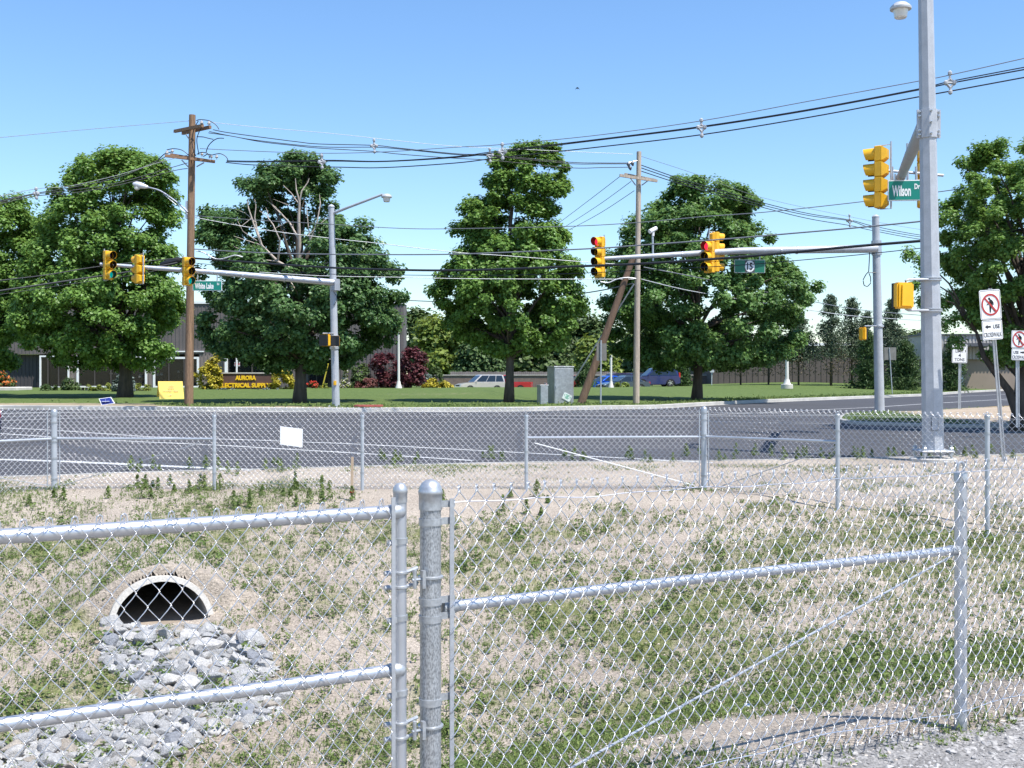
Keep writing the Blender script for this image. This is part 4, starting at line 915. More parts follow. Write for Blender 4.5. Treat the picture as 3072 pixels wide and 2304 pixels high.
bg('low far treetop between the steel masts above the dark building', 1960, 230, [(714,1945,1985),(722,1930,1998),(740,1925,1998),(800,1925,1998)], 50, 80, 0.8, 2.2, MID)
bg('far dark treetops behind the long flat building at right', 2330, 220, [(700,2230,2420),(720,2160,2450),(760,2150,2450),(800,2150,2450)], 60, 80, 0.9, 2.6, MID)

def conifer(label, px, top, bot, halfw, d, lm, rg, gap=0.0, dens=1.0, zb=None, dry=False):
    x = (px*K - CX)/F*d; z = float(gz(x, d)) if zb is None else zb; zt = zpx(top*K, d); H = zt - z; w = halfw*1.35*K/F*d
    T = thing('conifer_tree', label, 'tree', (x, d, z), 0, 'conifers by the dark building'); mb = MB(); mb.tube([(x, d, z - .2), (x, d, zt)], [0.13*H/8, 0.02], 8)
    C, rn_ = [], []
    nb = int(110*dens)
    for k in range(nb):
        u = gap + (1 - gap)*(k + rg.random())/nb; zz = z + H*u; L_ = w*(1 - (u - gap)/(1 - gap))**0.65*rg.uniform(0.35, 1.1) + 0.12; a = rg.uniform(0, 6.28)
        e = np.array([x + math.cos(a)*L_, d + math.sin(a)*L_, zz - 0.15*L_ + 0.08*H*(u > .8)]); b = np.array([x, d, zz + 0.1*L_])
        if k % 2 == 0: mb.tube([b, (b+e)/2 + np.array([0,0,.05*L_]), e], [0.03, 0.018, 0.006], 4, cap=False)
        n = int(60); t = rg.random(n)**0.6
        C.append(b + (e - b)*t[:, None] + rg.normal(size=(n, 3))*(0.10 + 0.13*L_)*np.array([1, 1, .7]))
    C = np.concatenate(C); v, f, r_ = leaves(C, rg.normal(size=C.shape) + np.array([0, -.2, .6]), 0.20*(d/85)*(0.5 + rg.random(len(C))), rg, asp=0.4)
    part('trunk', mb, BARK, T, smooth=4); m2 = MB(); m2.add(v, f); part('crown', m2, lm, T, smooth=0, attrs={'rnd': r_})
    if gap > 0.15:
        n = 500; t = rg.random(n); a = rg.uniform(0, 6.28, n); L_ = w*rg.random(n)*0.8
        c = np.c_[x + np.cos(a)*L_, d + np.sin(a)*L_, z + H*gap*(0.35 + 0.9*t)]
        v, f, r_ = leaves(c, rg.normal(size=c.shape), 0.2*(0.5 + rg.random(n)), rg, asp=0.35); m2 = MB(); m2.add(v, f); part('dry_boughs', m2, DRYN, T, smooth=0, attrs={'rnd': r_})
    return T
conifer('tall pine with a bare lower trunk next to the wide maple edge', 1795, 652, 828, 34, 100, NEEDLE, rg, 0.36, 0.7)
conifer('tall pine left of the steel mast and the small yellow signal', 1840, 658, 828, 32, 102, NEEDLE, rg, 0.36, 0.7)
conifer('thin pine just left of the right steel mast', 1872, 685, 828, 22, 104, NEEDLE, rg, 0.3, 0.6)
conifer('feathery conifer right of the right steel mast', 1925, 660, 826, 42, 98, NEEDLE, rg, 0.05, 1.3)
conifer('dense dark green spruce low in front of the dark building', 1875, 728, 826, 30, 92, SPRUCE, rg, 0.0, 1.3)
conifer('spreading spruce beside the thick steel mast', 1955, 745, 824, 34, 94, SPRUCE, rg, 0.0, 1.2)
conifer('small young spruce behind the weight limit sign', 2058, 735, 822, 24, 96, SPRUCE, rg, 0.0, 0.9)
conifer('dark pine in the shade behind the wide maple trunk', 1600, 700, 830, 34, 104, NEEDLE, rg, 0.42)
conifer('shaded pine right of the wide maple trunk', 1660, 700, 830, 34, 103, NEEDLE, rg, 0.42)
conifer('shaded pine behind the white lamp post', 1725, 690, 829, 36, 101, NEEDLE, rg, 0.40)
conifer('round dark evergreen at the rear of the navy car', 1472, 795, 837, 17, 104, SPRUCE, rg, 0.0, 0.7)
conifer('dark evergreen bush between the cabinet and the brace pole', 1262, 790, 838, 20, 98, SPRUCE, rg, 0.0, 0.7)

# shrubs before the building
def shrub(name, label, outline, d, n, ls, lm, cat='shrub', group=None, zb=None, sq=0.8, flower=None, cr=0.3):
    o = np.array(outline, float); xc = (o[:, 1].min() + o[:, 2].max())/2; x = (xc*K - CX)/F*d; z = float(gz(x, d)) if zb is None else zb
    T = thing(name, label, cat, (x, d, z), 0, group)
    nc = max(14, n//70); C, Rr, (v, f, r_) = crown(outline, d, nc, 70, ls, cr, rg, shell=0.9, sq=sq)
    mb = MB(); mb.add(v, f); part('foliage', mb, lm, T, smooth=0, attrs={'rnd': r_})
    mb = MB()
    for k in range(6): mb.tube([(x + 0.05*k - .15, d, z - .1), tuple(C[rg.integers(len(C))])], [0.03, 0.008], 5, cap=False)
    part('stem', mb, BARK, T, smooth=4)
    if flower:
        i = rg.integers(0, len(v)//4, 500); c = v.reshape(-1, 4, 3)[i].mean(1) + np.array([0, -.05, .04]); vv, ff_, rr_ = leaves(c, rg.normal(size=c.shape) + np.array([0, -.5, .5]), ls*0.9 + 0*c[:, 0], rg, asp=1.0)
        mb = MB(); mb.add(vv, ff_); part('blossom', mb, flower, T, smooth=0, attrs={'rnd': rr_})
    return T
shrub('golden_shrub', 'tall golden evergreen shrub left of the brown store sign', [(765,463,478),(785,442,474),(805,424,480),(825,422,486),(842,424,486)], 78, 4200, 0.14, GOLD, cr=0.32)
shrub('golden_shrub', 'tall golden evergreen shrub right of the brown store sign', [(772,588,615),(790,583,628),(812,582,636),(828,582,636),(843,584,636)], 78, 4200, 0.14, GOLD, cr=0.32)
shrub('red_leaf_tree', 'dark purple leaved tree right of the store', [(752,878,905),(765,866,922),(785,856,925),(805,850,922),(834,845,914)], 87, 5200, 0.18, PURPLE, 'tree', cr=0.45)
shrub('red_leaf_tree', 'dull purple leaved tree half hidden behind the white lamp post', [(765,805,860),(790,800,870),(815,806,872),(836,815,870)], 88.2, 3600, 0.18, PURPLE, 'tree', cr=0.45)
shrub('shrub', 'loose green shrub against the grey board wall', [(782,770,790),(800,758,800),(820,752,805),(838,752,802)], 88, 2400, 0.16, SHRUB, cr=0.35)
shrub('shrub', 'rosy red low shrub in front of the grey sedan', [(818,785,815),(826,772,818),(838,768,815)], 87, 1500, 0.12, PINKR, cr=0.25)
shrub('shrub', 'small pale shrub right behind the left steel mast', [(792,735,745),(810,733,752),(838,733,756)], 86, 1000, 0.14, HEDGE, cr=0.25, flower=leaf_mat('white_bloom', (.5,.45,.42), (.7,.65,.6)))
shrub('golden_mound', 'golden mound shrub with a pointed top left of the silver car', [(819,928,938),(828,915,946),(838,905,950)], 88, 1600, 0.12, GOLD, cr=0.25)
shrub('golden_mound', 'round golden mound shrub touching the silver car', [(824,958,972),(831,950,981),(838,948,984)], 88, 1600, 0.12, GOLD, cr=0.25)
shrub('shrub', 'blue grey dome shrub beneath the purple tree', [(798,905,922),(812,896,932),(835,892,938)], 90, 1500, 0.13, BLUEG, cr=0.3)
shrub('shrub', 'dark green dome shrub right of the blue grey one', [(793,935,950),(808,928,958),(835,926,962)], 91, 1700, 0.13, SHRUB, cr=0.3)
shrub('shrub', 'round dark green bush in front of the store window', [(819,140,165),(830,128,174),(846,125,176)], 74, 1800, 0.12, SHRUB, cr=0.28)
shrub('shrub', 'low feathery bush left of the round bush', [(832,95,120),(840,88,130),(848,85,132)], 73, 1000, 0.12, SHRUB, cr=0.22)
shrub('clipped_hedge', 'flat topped yellow green hedge left of the broad maple trunk', [(828,190,240),(834,187,243),(846,190,240)], 72, 1600, 0.10, HEDGE, 'hedge', cr=0.2, sq=0.5)
shrub('clipped_hedge', 'flat topped yellow green hedge right of the broad maple trunk', [(828,288,318),(836,287,326),(846,289,329)], 72, 1300, 0.10, HEDGE, 'hedge', cr=0.2, sq=0.5)
shrub('blue_spruce', 'small blue spruce just left of the broad maple trunk', [(810,258,262),(820,250,264),(835,242,266),(846,240,266)], 70, 1200, 0.13, BLUEG, cr=0.22)
shrub('blue_spruce', 'small blue spruce peeking out right of the broad maple trunk', [(815,280,284),(830,279,289),(846,278,291)], 70, 700, 0.13, BLUEG, cr=0.22)
shrub('flower_shrub', 'orange flowering shrub in a stone bed at the left edge', [(800,-10,14),(815,-12,22),(828,-15,35),(838,-15,37)], 75, 1800, 0.14, SHRUB, cr=0.25, flower=ORANGE)
shrub('juniper', 'low blue green juniper under the left end of the store sign', [(838,478,500),(844,462,512),(850,460,515)], 76, 700, 0.09, BLUEG, cr=0.14)
shrub('juniper', 'low blue green juniper under the right end of the store sign', [(836,566,590),(842,555,612),(850,552,615)], 76, 800, 0.09, BLUEG, cr=0.14)
shrub('flower_bed', 'red flowers in front of the store entrance', [(824,664,686),(829,661,690),(837,660,690)], 84, 500, 0.10, SHRUB, 'flowers', cr=0.14, flower=REDF)
shrub('shrub', 'tiny yellow green mound by the store entrance', [(829,698,706),(834,692,710),(840,690,712)], 83, 500, 0.09, HEDGE, cr=0.14)
shrub('shrub', 'green bush at the foot of the thin white posts by the blue car', [(826,1325,1345),(832,1312,1360),(838,1310,1362)], 95, 700, 0.14, LIME, cr=0.22)
# ------------------------------------------------------------------ vehicles
def paint(name, col, metal=0.3): return mat(name, col, 0.28, metal, 0.04, 3, coat=0.7)
def car(label, loc, rz, kind, pm, group='cars in the parking lot', L_=4.6, W_=1.78, H_=1.65):
    """local x = forward"""
    T = thing('car' if kind != 'pickup' else 'pickup_truck', label, 'car' if kind != 'pickup' else 'pickup truck', loc, rz, group)
    hl = L_/2; hw = W_/2; wb = L_*0.29; wr = 0.33 if kind != 'suv' else 0.36; gc = 0.2
    belt = H_*(0.58 if kind != 'sedan' else 0.62)
    prof = [(-hl+0.06, gc+0.08), (-hl, gc+0.35), (-hl+0.02, belt-0.1), (-hl+0.10, belt)]
    hood = {'suv': [(hl*0.28, belt), (hl*0.80, belt-0.10), (hl*0.97, belt-0.25)], 'sedan': [(hl*0.34, belt), (hl*0.80, belt-0.12), (hl*0.97, belt-0.28)], 'pickup': [(hl*0.35, belt), (hl*0.85, belt-0.08), (hl*0.97, belt-0.2)]}[kind]
    prof += hood + [(hl, gc+0.35), (hl-0.05, gc+0.08)]
    prof += [(wb + wr + 0.07, gc)] + [(wb + (wr+0.07)*math.cos(t), gc + (wr+0.10)*math.sin(t)) for t in np.linspace(0.15, math.pi-0.15, 6)] + [(wb - wr - 0.07, gc), (-wb + wr + 0.07, gc)] + [(-wb + (wr+0.07)*math.cos(t), gc + (wr+0.10)*math.sin(t)) for t in np.linspace(0.15, math.pi-0.15, 6)] + [(-wb - wr - 0.07, gc)]
    mb = MB(); mb.prism(prof, -hw, hw); mb.bevel(0.05, 2, 0.7); part('body', mb, pm, T, world=False, smooth=0.8)
    top = {'suv': [(-hl+0.12, belt), (-hl+0.28, H_-0.06), (-hl+0.5, H_), (hl*0.0, H_), (hl*0.08, H_-0.04), (hl*0.42, belt)],
           'sedan': [(-hl*0.72, belt), (-hl*0.38, H_-0.03), (-hl*0.15, H_), (hl*0.04, H_-0.02), (hl*0.46, belt)],
           'pickup': [(-hl*0.12, belt), (-hl*0.06, H_-0.03), (hl*0.04, H_), (hl*0.16, H_-0.03), (hl*0.42, belt)]}[kind]
    ins = 0.16
    def side(p, s, e=0.0): return (p[0], s*(hw - 0.05 + e - ins*(p[1]-belt)/(H_-belt)), p[1])
    n = len(top); v = [side(p, -1) for p in top] + [side(p, 1) for p in top]
    mb = MB(); mb.add(v, [list(range(n)), list(range(2*n-1, n-1, -1))] + [[(i+1) % n, i, n+i, n+(i+1) % n] for i in range(n)]); mb.bevel(0.03, 2, 0.5); part('cabin', mb, pm, T, world=False, smooth=0.8)
    zi, zo = belt + 0.05, H_ - 0.09
    def xat(z, front):
        pts = [p for p in (top[n//2:] if front else top[:n//2 + 1])]; pts = sorted(pts, key=lambda p: p[1]); return float(np.interp(z, [p[1] for p in pts], [p[0] for p in pts]))
    for s in (-1, 1):
        xr0, xr1, xf0, xf1 = xat(zi, 0) + 0.12, xat(zo, 0) + 0.14, xat(zi, 1) - 0.10, xat(zo, 1) - 0.12
        cuts = [0, 0.3, 0.63, 1] if kind == 'suv' else ([0, 0.45, 1] if kind == 'sedan' else [0, 1])
        for a, b in zip(cuts[:-1], cuts[1:]):
            g = 0.025; q = [(xr0 + (xf0-xr0)*a + g, zi), (xr0 + (xf0-xr0)*b - g, zi), (xr1 + (xf1-xr1)*b - g, zo), (xr1 + (xf1-xr1)*a + g, zo)]
            o_ = [side(p, s, 0.006) for p in q]; i_ = [side(p, s, -0.02) for p in q]
            mb = MB(); mb.add(o_ + i_, [[0,1,2,3],[7,6,5,4],[1,0,4,5],[2,1,5,6],[3,2,6,7],[0,3,7,4]]); part('side_window', mb, GLASSD, T, world=False, smooth=0)
    for fr in (0, 1):
        x0, x1 = xat(zi, fr), xat(zo, fr); e = 0.012*(1 if fr else -1); q = []
        for z, x in ((zi, x0), (zo, x1)):
            w = hw - 0.13 - ins*(z-belt)/(H_-belt); q += [(x+e, -w, z), (x+e, w, z)]
        b_ = [(x - 3*e, y, z) for x, y, z in q]
        mb = MB(); mb.add(q + b_, [[0,1,3,2],[4,6,7,5],[0,2,6,4],[1,5,7,3],[0,4,5,1],[2,3,7,6]]); part('windshield' if fr else 'rear_window', mb, GLASSD, T, world=False, smooth=0)
    RX = Matrix.Rotation(R(90), 4, 'X')
    for sx in (-1, 1):
        for s in (-1, 1):
            mb = MB(); mb.lathe([(wr*0.66, -0.10), (wr*0.95, -0.10), (wr, -0.07), (wr, 0.07), (wr*0.95, 0.10), (wr*0.66, 0.10)], 20, RX, (sx*wb, s*(hw-0.11), wr)); w = part('wheel', mb, RUBBER, T, world=False, smooth=0.7)
            mb = MB(); c = (sx*wb, s*(hw-0.10), wr); mb.lathe([(wr*0.66, -0.06), (wr*0.66, 0.06), (wr*0.58, 0.095), (wr*0.5, 0.05), (wr*0.2, 0.07), (wr*0.06, 0.09)] if s < 0 else [(wr*0.06, -0.09), (wr*0.2, -0.07), (wr*0.5, -0.05), (wr*0.58, -0.095), (wr*0.66, -0.06), (wr*0.66, 0.06)], 16, RX, c)
            for k in range(5):
                a = k*1.2566; mb.box((c[0] + math.cos(a)*wr*0.33, c[1] + s*0.085, c[2] + math.sin(a)*wr*0.33), (0.05, 0.02, wr*0.55), Matrix.Rotation(-a + math.pi/2, 4, 'Y'))
            part('rim', mb, CHROME, w, world=False)
    for s in (-1, 1):
        mb = MB(); mb.box((hl*0.95, s*(hw-0.24), belt-0.30), (0.20, 0.34, 0.15)); mb.bevel(0.03); part('headlight', mb, mat('headlamp', (0.7, 0.72, 0.75), 0.1, 0.2, 0.05, 3), T, world=False)
        mb = MB(); zt = belt-0.12 if kind != 'suv' else belt + 0.06; mb.box((-hl+0.08, s*(hw-0.10), zt), (0.16, 0.16, 0.22 if kind != 'suv' else 0.5)); mb.bevel(0.03); part('taillight', mb, mat('taillamp', (0.45, 0.015, 0.015), 0.15, 0, 0.05, 3), T, world=False)
        mb = MB(); mb.box((hl*0.32, s*(hw+0.05), belt+0.07), (0.10, 0.16, 0.12)); mb.bevel(0.03); part('mirror', mb, pm, T, world=False)
        mb = MB()
        for x in (hl*0.12, -hl*0.28): mb.box((x, s*(hw-0.001), belt-0.10), (0.16, 0.03, 0.025))
        part('door_handle', mb, BLK if kind == 'pickup' else pm, T, world=False)
    mb = MB(); mb.box((hl-0.02, 0, gc+0.18), (0.12, W_*0.96, 0.16)); mb.bevel(0.04); part('front_bumper', mb, pm if kind != 'suv' else mat('bumper_grey', (0.3, 0.3, 0.31), 0.5), T, world=False)
    mb = MB(); mb.box((hl-0.02, 0, belt-0.32), (0.10, W_*0.44, 0.15)); part('grille', mb, BLK, T, world=False)
    mb = MB(); mb.box((-hl+0.02, 0, gc+0.2), (0.12, W_*0.96, 0.18)); mb.bevel(0.04); part('rear_bumper', mb, pm, T, world=False)
    if kind == 'pickup':
        mb = MB(); mb.box((-hl*0.55, 0, belt-0.02), (hl*0.78, W_-0.24, 0.05)); part('bed_liner', mb, BLK, T, world=False)
    if kind == 'suv':
        for s in (-1, 1):
            mb = MB(); mb.tube([(-hl*0.8, s*(hw-0.27), H_+0.01), (-hl*0.75, s*(hw-0.27), H_+0.05), (-hl*0.05, s*(hw-0.27), H_+0.05), (0, s*(hw-0.27), H_)], 0.018, 6); part('roof_rail', mb, BLK, T, world=False)
    return T
def spot(px, d): x = (px*K - CX)/F*d; return (x, d, float(gz(x, d)))
car('silver beige sport utility car parked behind the narrow maple', spot(1038, 108), R(180+22), 'suv', paint('paint_beige', (0.56, 0.51, 0.46)), L_=4.7, W_=1.83, H_=1.72)
car('grey sedan parked by the purple tree beside the store', spot(832, 104), R(180+14), 'sedan', paint('paint_grey', (0.20, 0.21, 0.225)), L_=4.7, H_=1.45)
p_ = spot(1411, 100); car('navy sport utility car right of the weathered utility pole', (p_[0], p_[1], p_[2]-0.02), R(180+12), 'suv', paint('paint_navy', (0.015, 0.025, 0.12)), L_=4.5, H_=1.66)
car('red pickup truck half hidden by the narrow maple trunk', spot(1096, 114), R(180-8), 'pickup', paint('paint_red', (0.50, 0.025, 0.03), 0.0), L_=5.0, H_=1.68)
p_ = spot(1308, 103); car('bright blue hatchback left of the thin white post', (p_[0], p_[1], 0.42), R(180+28), 'sedan', paint('paint_blue', (0.01, 0.11, 0.60)), L_=4.3, H_=1.45)
p_ = spot(1347, 99); car('dark teal grey sedan between the blue hatchback and the navy car', (p_[0], p_[1], 0.45), R(180+20), 'sedan', paint('paint_teal', (0.05, 0.075, 0.10)), L_=4.4, H_=1.42)
p_ = spot(1322, 112); car('deep purple car roof behind the bright blue hatchback', (p_[0], p_[1], 0.52), R(180+25), 'suv', paint('paint_purple', (0.035, 0.015, 0.05)), L_=4.4, H_=1.6)
p_ = spot(1360, 113); car('black car roof behind the dark teal sedan', (p_[0], p_[1], 0.52), R(180+25), 'suv', paint('paint_black', (0.02, 0.022, 0.03)), L_=4.4, H_=1.62)
p_ = spot(1225, 112); car('dark red car mostly hidden behind the tall grey cabinet', (p_[0], p_[1], 0.45), R(180+5), 'sedan', paint('paint_dark_red', (0.30, 0.03, 0.025)), L_=4.5, H_=1.5)
# car leaving at the left edge
d = 23.7; xr = (24 - CX)/F*d
car('dark blue car on the road cut off by the left edge', (xr - 2.05, d + 1.55, float(road_z(d + 2))), R(120), 'sedan', paint('paint_dark_blue', (0.012, 0.016, 0.05)), 'cars on the road', L_=4.5, H_=1.35)
# ------------------------------------------------------------------ signal heads
LENS_OFF = {'red': mat('lens_red_off', (0.035, 0.008, 0.008), 0.25), 'amber': mat('lens_amber_off', (0.04, 0.022, 0.006), 0.25), 'green': mat('lens_green_off', (0.006, 0.022, 0.018), 0.25)}
LENS_ON = {'red': mat('lens_red_lit', (0.5, 0.01, 0.02), 0.3, emit=(1.0, 0.02, 0.06), es=1.1), 'green': mat('lens_green_lit', (0.0, 0.30, 0.25), 0.3, emit=(0.0, 0.55, 0.48), es=0.28)}
def head(label, top, H_, n, rz, lit=None, group='traffic signal heads', name='traffic_signal', bracket=True):
    """front faces local -y; top = place of the top centre of the housing"""
    top = np.array(top); s = H_/n; T = thing(name, label, 'traffic light', tuple(top - np.array([0, 0, H_])), rz, group)
    w = s*0.94; mb = MB()
    for k in range(n):
        zc = s*(n - k - 0.5)
        b = MB(); b.box((0, 0, zc), (w, 0.16*s/0.35, s*0.985)); b.bevel(0.015*s/0.35, 1); mb.add(np.concatenate(b.V), [list(q) for f in b.Fc for q in f])
        d0, d1 = 0.08*s/0.35, 0.19*s/0.35
        q = [(-w/2, d0, zc-s*.47), (w/2, d0, zc-s*.47), (w/2, d0, zc+s*.47), (-w/2, d0, zc+s*.47), (-w*.32, d1, zc-s*.28), (w*.32, d1, zc-s*.28), (w*.32, d1, zc+s*.28), (-w*.32, d1, zc+s*.28)]
        mb.add(q, [[4,5,6,7],[0,1,5,4],[1,2,6,5],[2,3,7,6],[3,0,4,7]])
        mb.lathe([(s*0.47, 0), (s*0.47, 0.02)], 20, Matrix.Rotation(R(90), 4, 'X'), (0, -0.08*s/0.35, zc))
    part('housing', mb, YEL, T, world=False, smooth=0.4)
    cols = {3: ['red', 'amber', 'green'], 4: ['red', 'amber', 'green', 'green']}[n]
    if n == 4: cols = ['red', 'amber', 'green', 'amber']
    for k in range(n):
        zc = s*(n - k - 0.5); y0 = -0.08*s/0.35 - 0.015; mb = MB(); r = s*0.44; L0 = s*0.74; N_ = 22; a = np.linspace(-0.95, math.pi + 0.95, N_)
        V = []
        for rr, yy in ((r, y0), (r*0.97, None), (r*0.93, None), (r*0.95, y0)):
            for t in a:
                y = y0 if yy is not None else y0 - L0*(0.84 + 0.16*math.sin(t))
                V.append((rr*math.cos(t), y, zc + rr*math.sin(t)))
        mb.add(V, [[i*N_+j, i*N_+j+1, (i+1)*N_+j+1, (i+1)*N_+j] for i in range(3) for j in range(N_-1)])
        vz = part('visor', mb, YEL, T, world=False, smooth=0.7)
        m2 = MB(); V = [(rr*math.cos(t), y0 - 0.004 if q == 0 else y0 - L0*(0.82 + 0.16*math.sin(t)), zc + rr*math.sin(t)) for q, rr in ((0, r*0.925), (1, r*0.905)) for t in a]
        m2.add(V, [[j, N_+j, N_+j+1, j+1] for j in range(N_-1)]); part('visor_lining', m2, BLK, vz, world=False, smooth=0.7)
        on = lit is not None and k == lit; mb = MB(); mb.lathe([(r*0.9, 0.0), (r*0.8, 0.02), (r*0.45, 0.045), (0.005, 0.055)], 20, Matrix.Rotation(R(90), 4, 'X'), (0, y0 + 0.01, zc))
        part('lens', mb, LENS_ON[cols[k]] if on else LENS_OFF[cols[k]], T, world=False)
    if bracket:
        mb = MB(); y = 0.26*s/0.35; mb.tube([(0, 0.02, H_+0.015), (0, y, H_+0.03), (0, y, -0.03), (0, 0.02, -0.015)], 0.018, 8); mb.tube([(0, y, -0.03), (0, y, H_+0.10)], 0.022, 8); part('bracket_pipe', mb, GALV, T, world=False)
    return T

def name_sign(label, c, w, h, rz, txts, gm, group='street name signs on the mast arms', rim=0.02, name='street_name_sign', hang=0.3):
    """flat sign facing local -y; txts = [(string, x, z, width, height, material)]"""
    T = thing(name, label, 'sign', tuple(c), rz, group)
    mb = MB(); mb.box((0, 0, 0), (w, 0.02, h)); mb.bevel(min(0.04, h*0.1), 2, 1.0); part('border', mb, WHT, T, world=False)
    mb = MB(); mb.box((0, -0.0125, 0), (w - 2*rim, 0.006, h - 2*rim)); part('panel', mb, gm, T, world=False)
    for s_, x, z, tw, th, m_, bold in txts:
        mb = MB(); put_text(mb, s_, x, z, -0.0185, tw, th, 0.005, bold); part('lettering', mb, m_, T, world=False, smooth=0)
    if hang:
        for x in (-w*0.33, w*0.33):
            mb = MB(); mb.tube([(x, 0.015, h*0.3), (x, 0.015, h/2 + hang)], 0.022, 8); mb.box((x, 0.012, h*0.42), (0.06, 0.03, 0.1)); part('hanger', mb, GALV, T, world=False)
    return T

def mast(label, pts, rs, base_r, n, group, name='signal_mast', bolts=True, pole_mat=POLE, plate_h=0.0, phase=0.0):
    b = pts[0]; T = thing(name, label, 'signal pole', tuple(b), 0, group)
    mb = MB(); mb.tube(pts, rs, n, phase=phase); part('pole', mb, pole_mat, T, smooth=0.5)
    if bolts:
        mb = MB(); mb.box((b[0], b[1], b[2] - 0.02), (base_r*2, base_r*2, 0.04)); mb.bevel(0.02, 1); part('base_plate', mb, pole_mat, T)
        for sx in (-1, 1):
            for sy in (-1, 1):
                mb = MB(); x, y = b[0] + sx*base_r*0.82, b[1] + sy*base_r*0.82; mb.tube([(x, y, b[2] - 0.18), (x, y, b[2] + 0.10)], 0.022, 8)
                mb.lathe([(0.045, 0.0), (0.045, 0.045), (0.03, 0.06)], 6, c=(x, y, b[2])); mb.lathe([(0.045, -0.045), (0.045, 0)], 6, c=(x, y, b[2] - 0.045)); part('anchor_bolt', mb, BOLT, T)
    return T
def luminaire(parent, c, r=0.2, mat_=None):
    mb = MB(); mb.lathe([(r*0.28, r*0.42), (r*0.55, r*0.36), (r*0.86, r*0.10), (r*1.02, -0.02), (r*1.0, -0.06), (r*0.8, -0.07)], 24, c=c); part('lamp_housing', mb, mat('lamp_grey', (0.5, 0.51, 0.52), 0.4, 0.2), parent)
    mb = MB(); mb.lathe([(r*0.76, -0.065), (r*0.72, -0.3*r), (r*0.60, -1.02*r), (r*0.5, -1.12*r), (r*0.1, -1.14*r)], 24, c=c); part('lamp_lens', mb, mat('lamp_lens', (0.66, 0.66, 0.64), 0.15, 0, 0.04, 3, spec=0.8), parent)

# ---- big near mast on the right
MBASE = P(2799, 1349, 21.0); MT = P(2777, -20, 21.0); MTOP = MBASE + (MT - MBASE)*1.12
mpt = lambda t: MBASE + (MT - MBASE)*t
GM = 'steel signal masts at the junction'
m1 = mast('thick eight sided steel mast nearest the camera at right', [MBASE, mpt(0.5), MTOP], [0.198, 0.165, 0.128], 0.30, 8, GM, phase=math.pi/8 + 0.20)
mb = MB(); mb.lathe([(0.42, -0.4), (0.42, -0.165), (0.40, -0.15)], 20, c=tuple(MBASE)); part('concrete_footing', mb, CONC, m1)
q = mpt(0.075); mb = MB(); mb.box((q[0] - 0.03, q[1] - 0.195, q[2] - 0.15), (0.13, 0.02, 0.26)); mb.bevel(0.03, 2); part('hand_hole_cover', mb, POLE, m1)
# arm clamp: flat front plate with flanges and bolts
zc = P(2789, 373, 21.0)[2]; cx = float(mpt((zc - MBASE[2])/(MT - MBASE)[2])[0])
mb = MB(); mb.tube([(cx, 21.0, zc - 0.265), (cx, 21.0, zc + 0.265)], 0.178, 8, phase=math.pi/8 + 0.2)
mb.box((cx + 0.005, 20.97, zc), (0.44, 0.03, 0.53)); part('arm_clamp', mb, POLE, m1, smooth=0.4)
for dx in (-0.18, 0.0, 0.185):
    for dz in ((0.22, 0.14, -0.13, -0.21) if dx else (0.22, 0.01, -0.2)):
        y = 20.955 if dx else 20.825
        mb = MB(); mb.lathe([(0.026, 0), (0.026, 0.022), (0.012, 0.024), (0.012, 0.06)], 6, Matrix.Rotation(R(90), 4, 'X'), (cx + dx, y, zc + dz)); part('clamp_bolt', mb, BOLT, m1)
AE = P(2700, 538, 27.4)
AST = np.array([cx - 0.02, 21.16, zc]); mb = MB(); mb.tube([AST, (AST + AE)/2 + np.array([0, 0, .03]), AE], [0.135, 0.12, 0.10], 14); part('mast_arm', mb, POLE, m1)
mb = MB(); dv = (AE - AST)/np.linalg.norm(AE - AST); mb.tube([AE - dv*0.35, AE - dv*0.3], 0.115, 14); part('arm_band', mb, GALV, m1)
cp0, cp1 = P(2664, 512, 27.3), P(2830, 526, 27.3); mb = MB(); mb.tube([cp0, cp1], 0.035, 10); part('cross_pipe', mb, ALU, m1)
for px in (2677, 2722, 2748): 
    mb = MB(); mb.tube([P(px, 430 if px == 2722 else 500, 27.25), P(px + 1, 545, 27.25)], 0.03, 8); part('cross_bracket', mb, GALV, m1)
# street lamp arm overhead
LT = P(2702, 6, 22.3); tp = mpt(1.10)
mb = MB(); mb.tube([tp, tp*0.6 + LT*0.4 + np.array([0, 0, .12]), LT + np.array([0, 0, 0.42]), LT + np.array([0, 0, 0.06])], [0.05, 0.045, 0.04, 0.04], 10); part('lamp_arm', mb, POLE, m1)
luminaire(m1, tuple(P(2702, 20, 22.3)), 0.205)
head('four section yellow signal seen from behind, left of the thick mast', P(2638, 440, 27.3), 1.50, 4, R(-122), None)
head('yellow signal peeking out from behind the thick mast', P(2775, 440, 27.6), 1.50, 4, R(150), None, bracket=False)
name_sign('green street name sign reading Wilson Dr beside the thick mast', P(2732, 571, 26.6), 1.06, 0.50, R(-6), [('Wilson', -0.215, -0.01, 0.43, 0.26, WHT, 0.03), ('Dr', 0.145, 0.09, 0.125, 0.13, WHT, 0.03)], GRN, rim=0.028, hang=0.15)
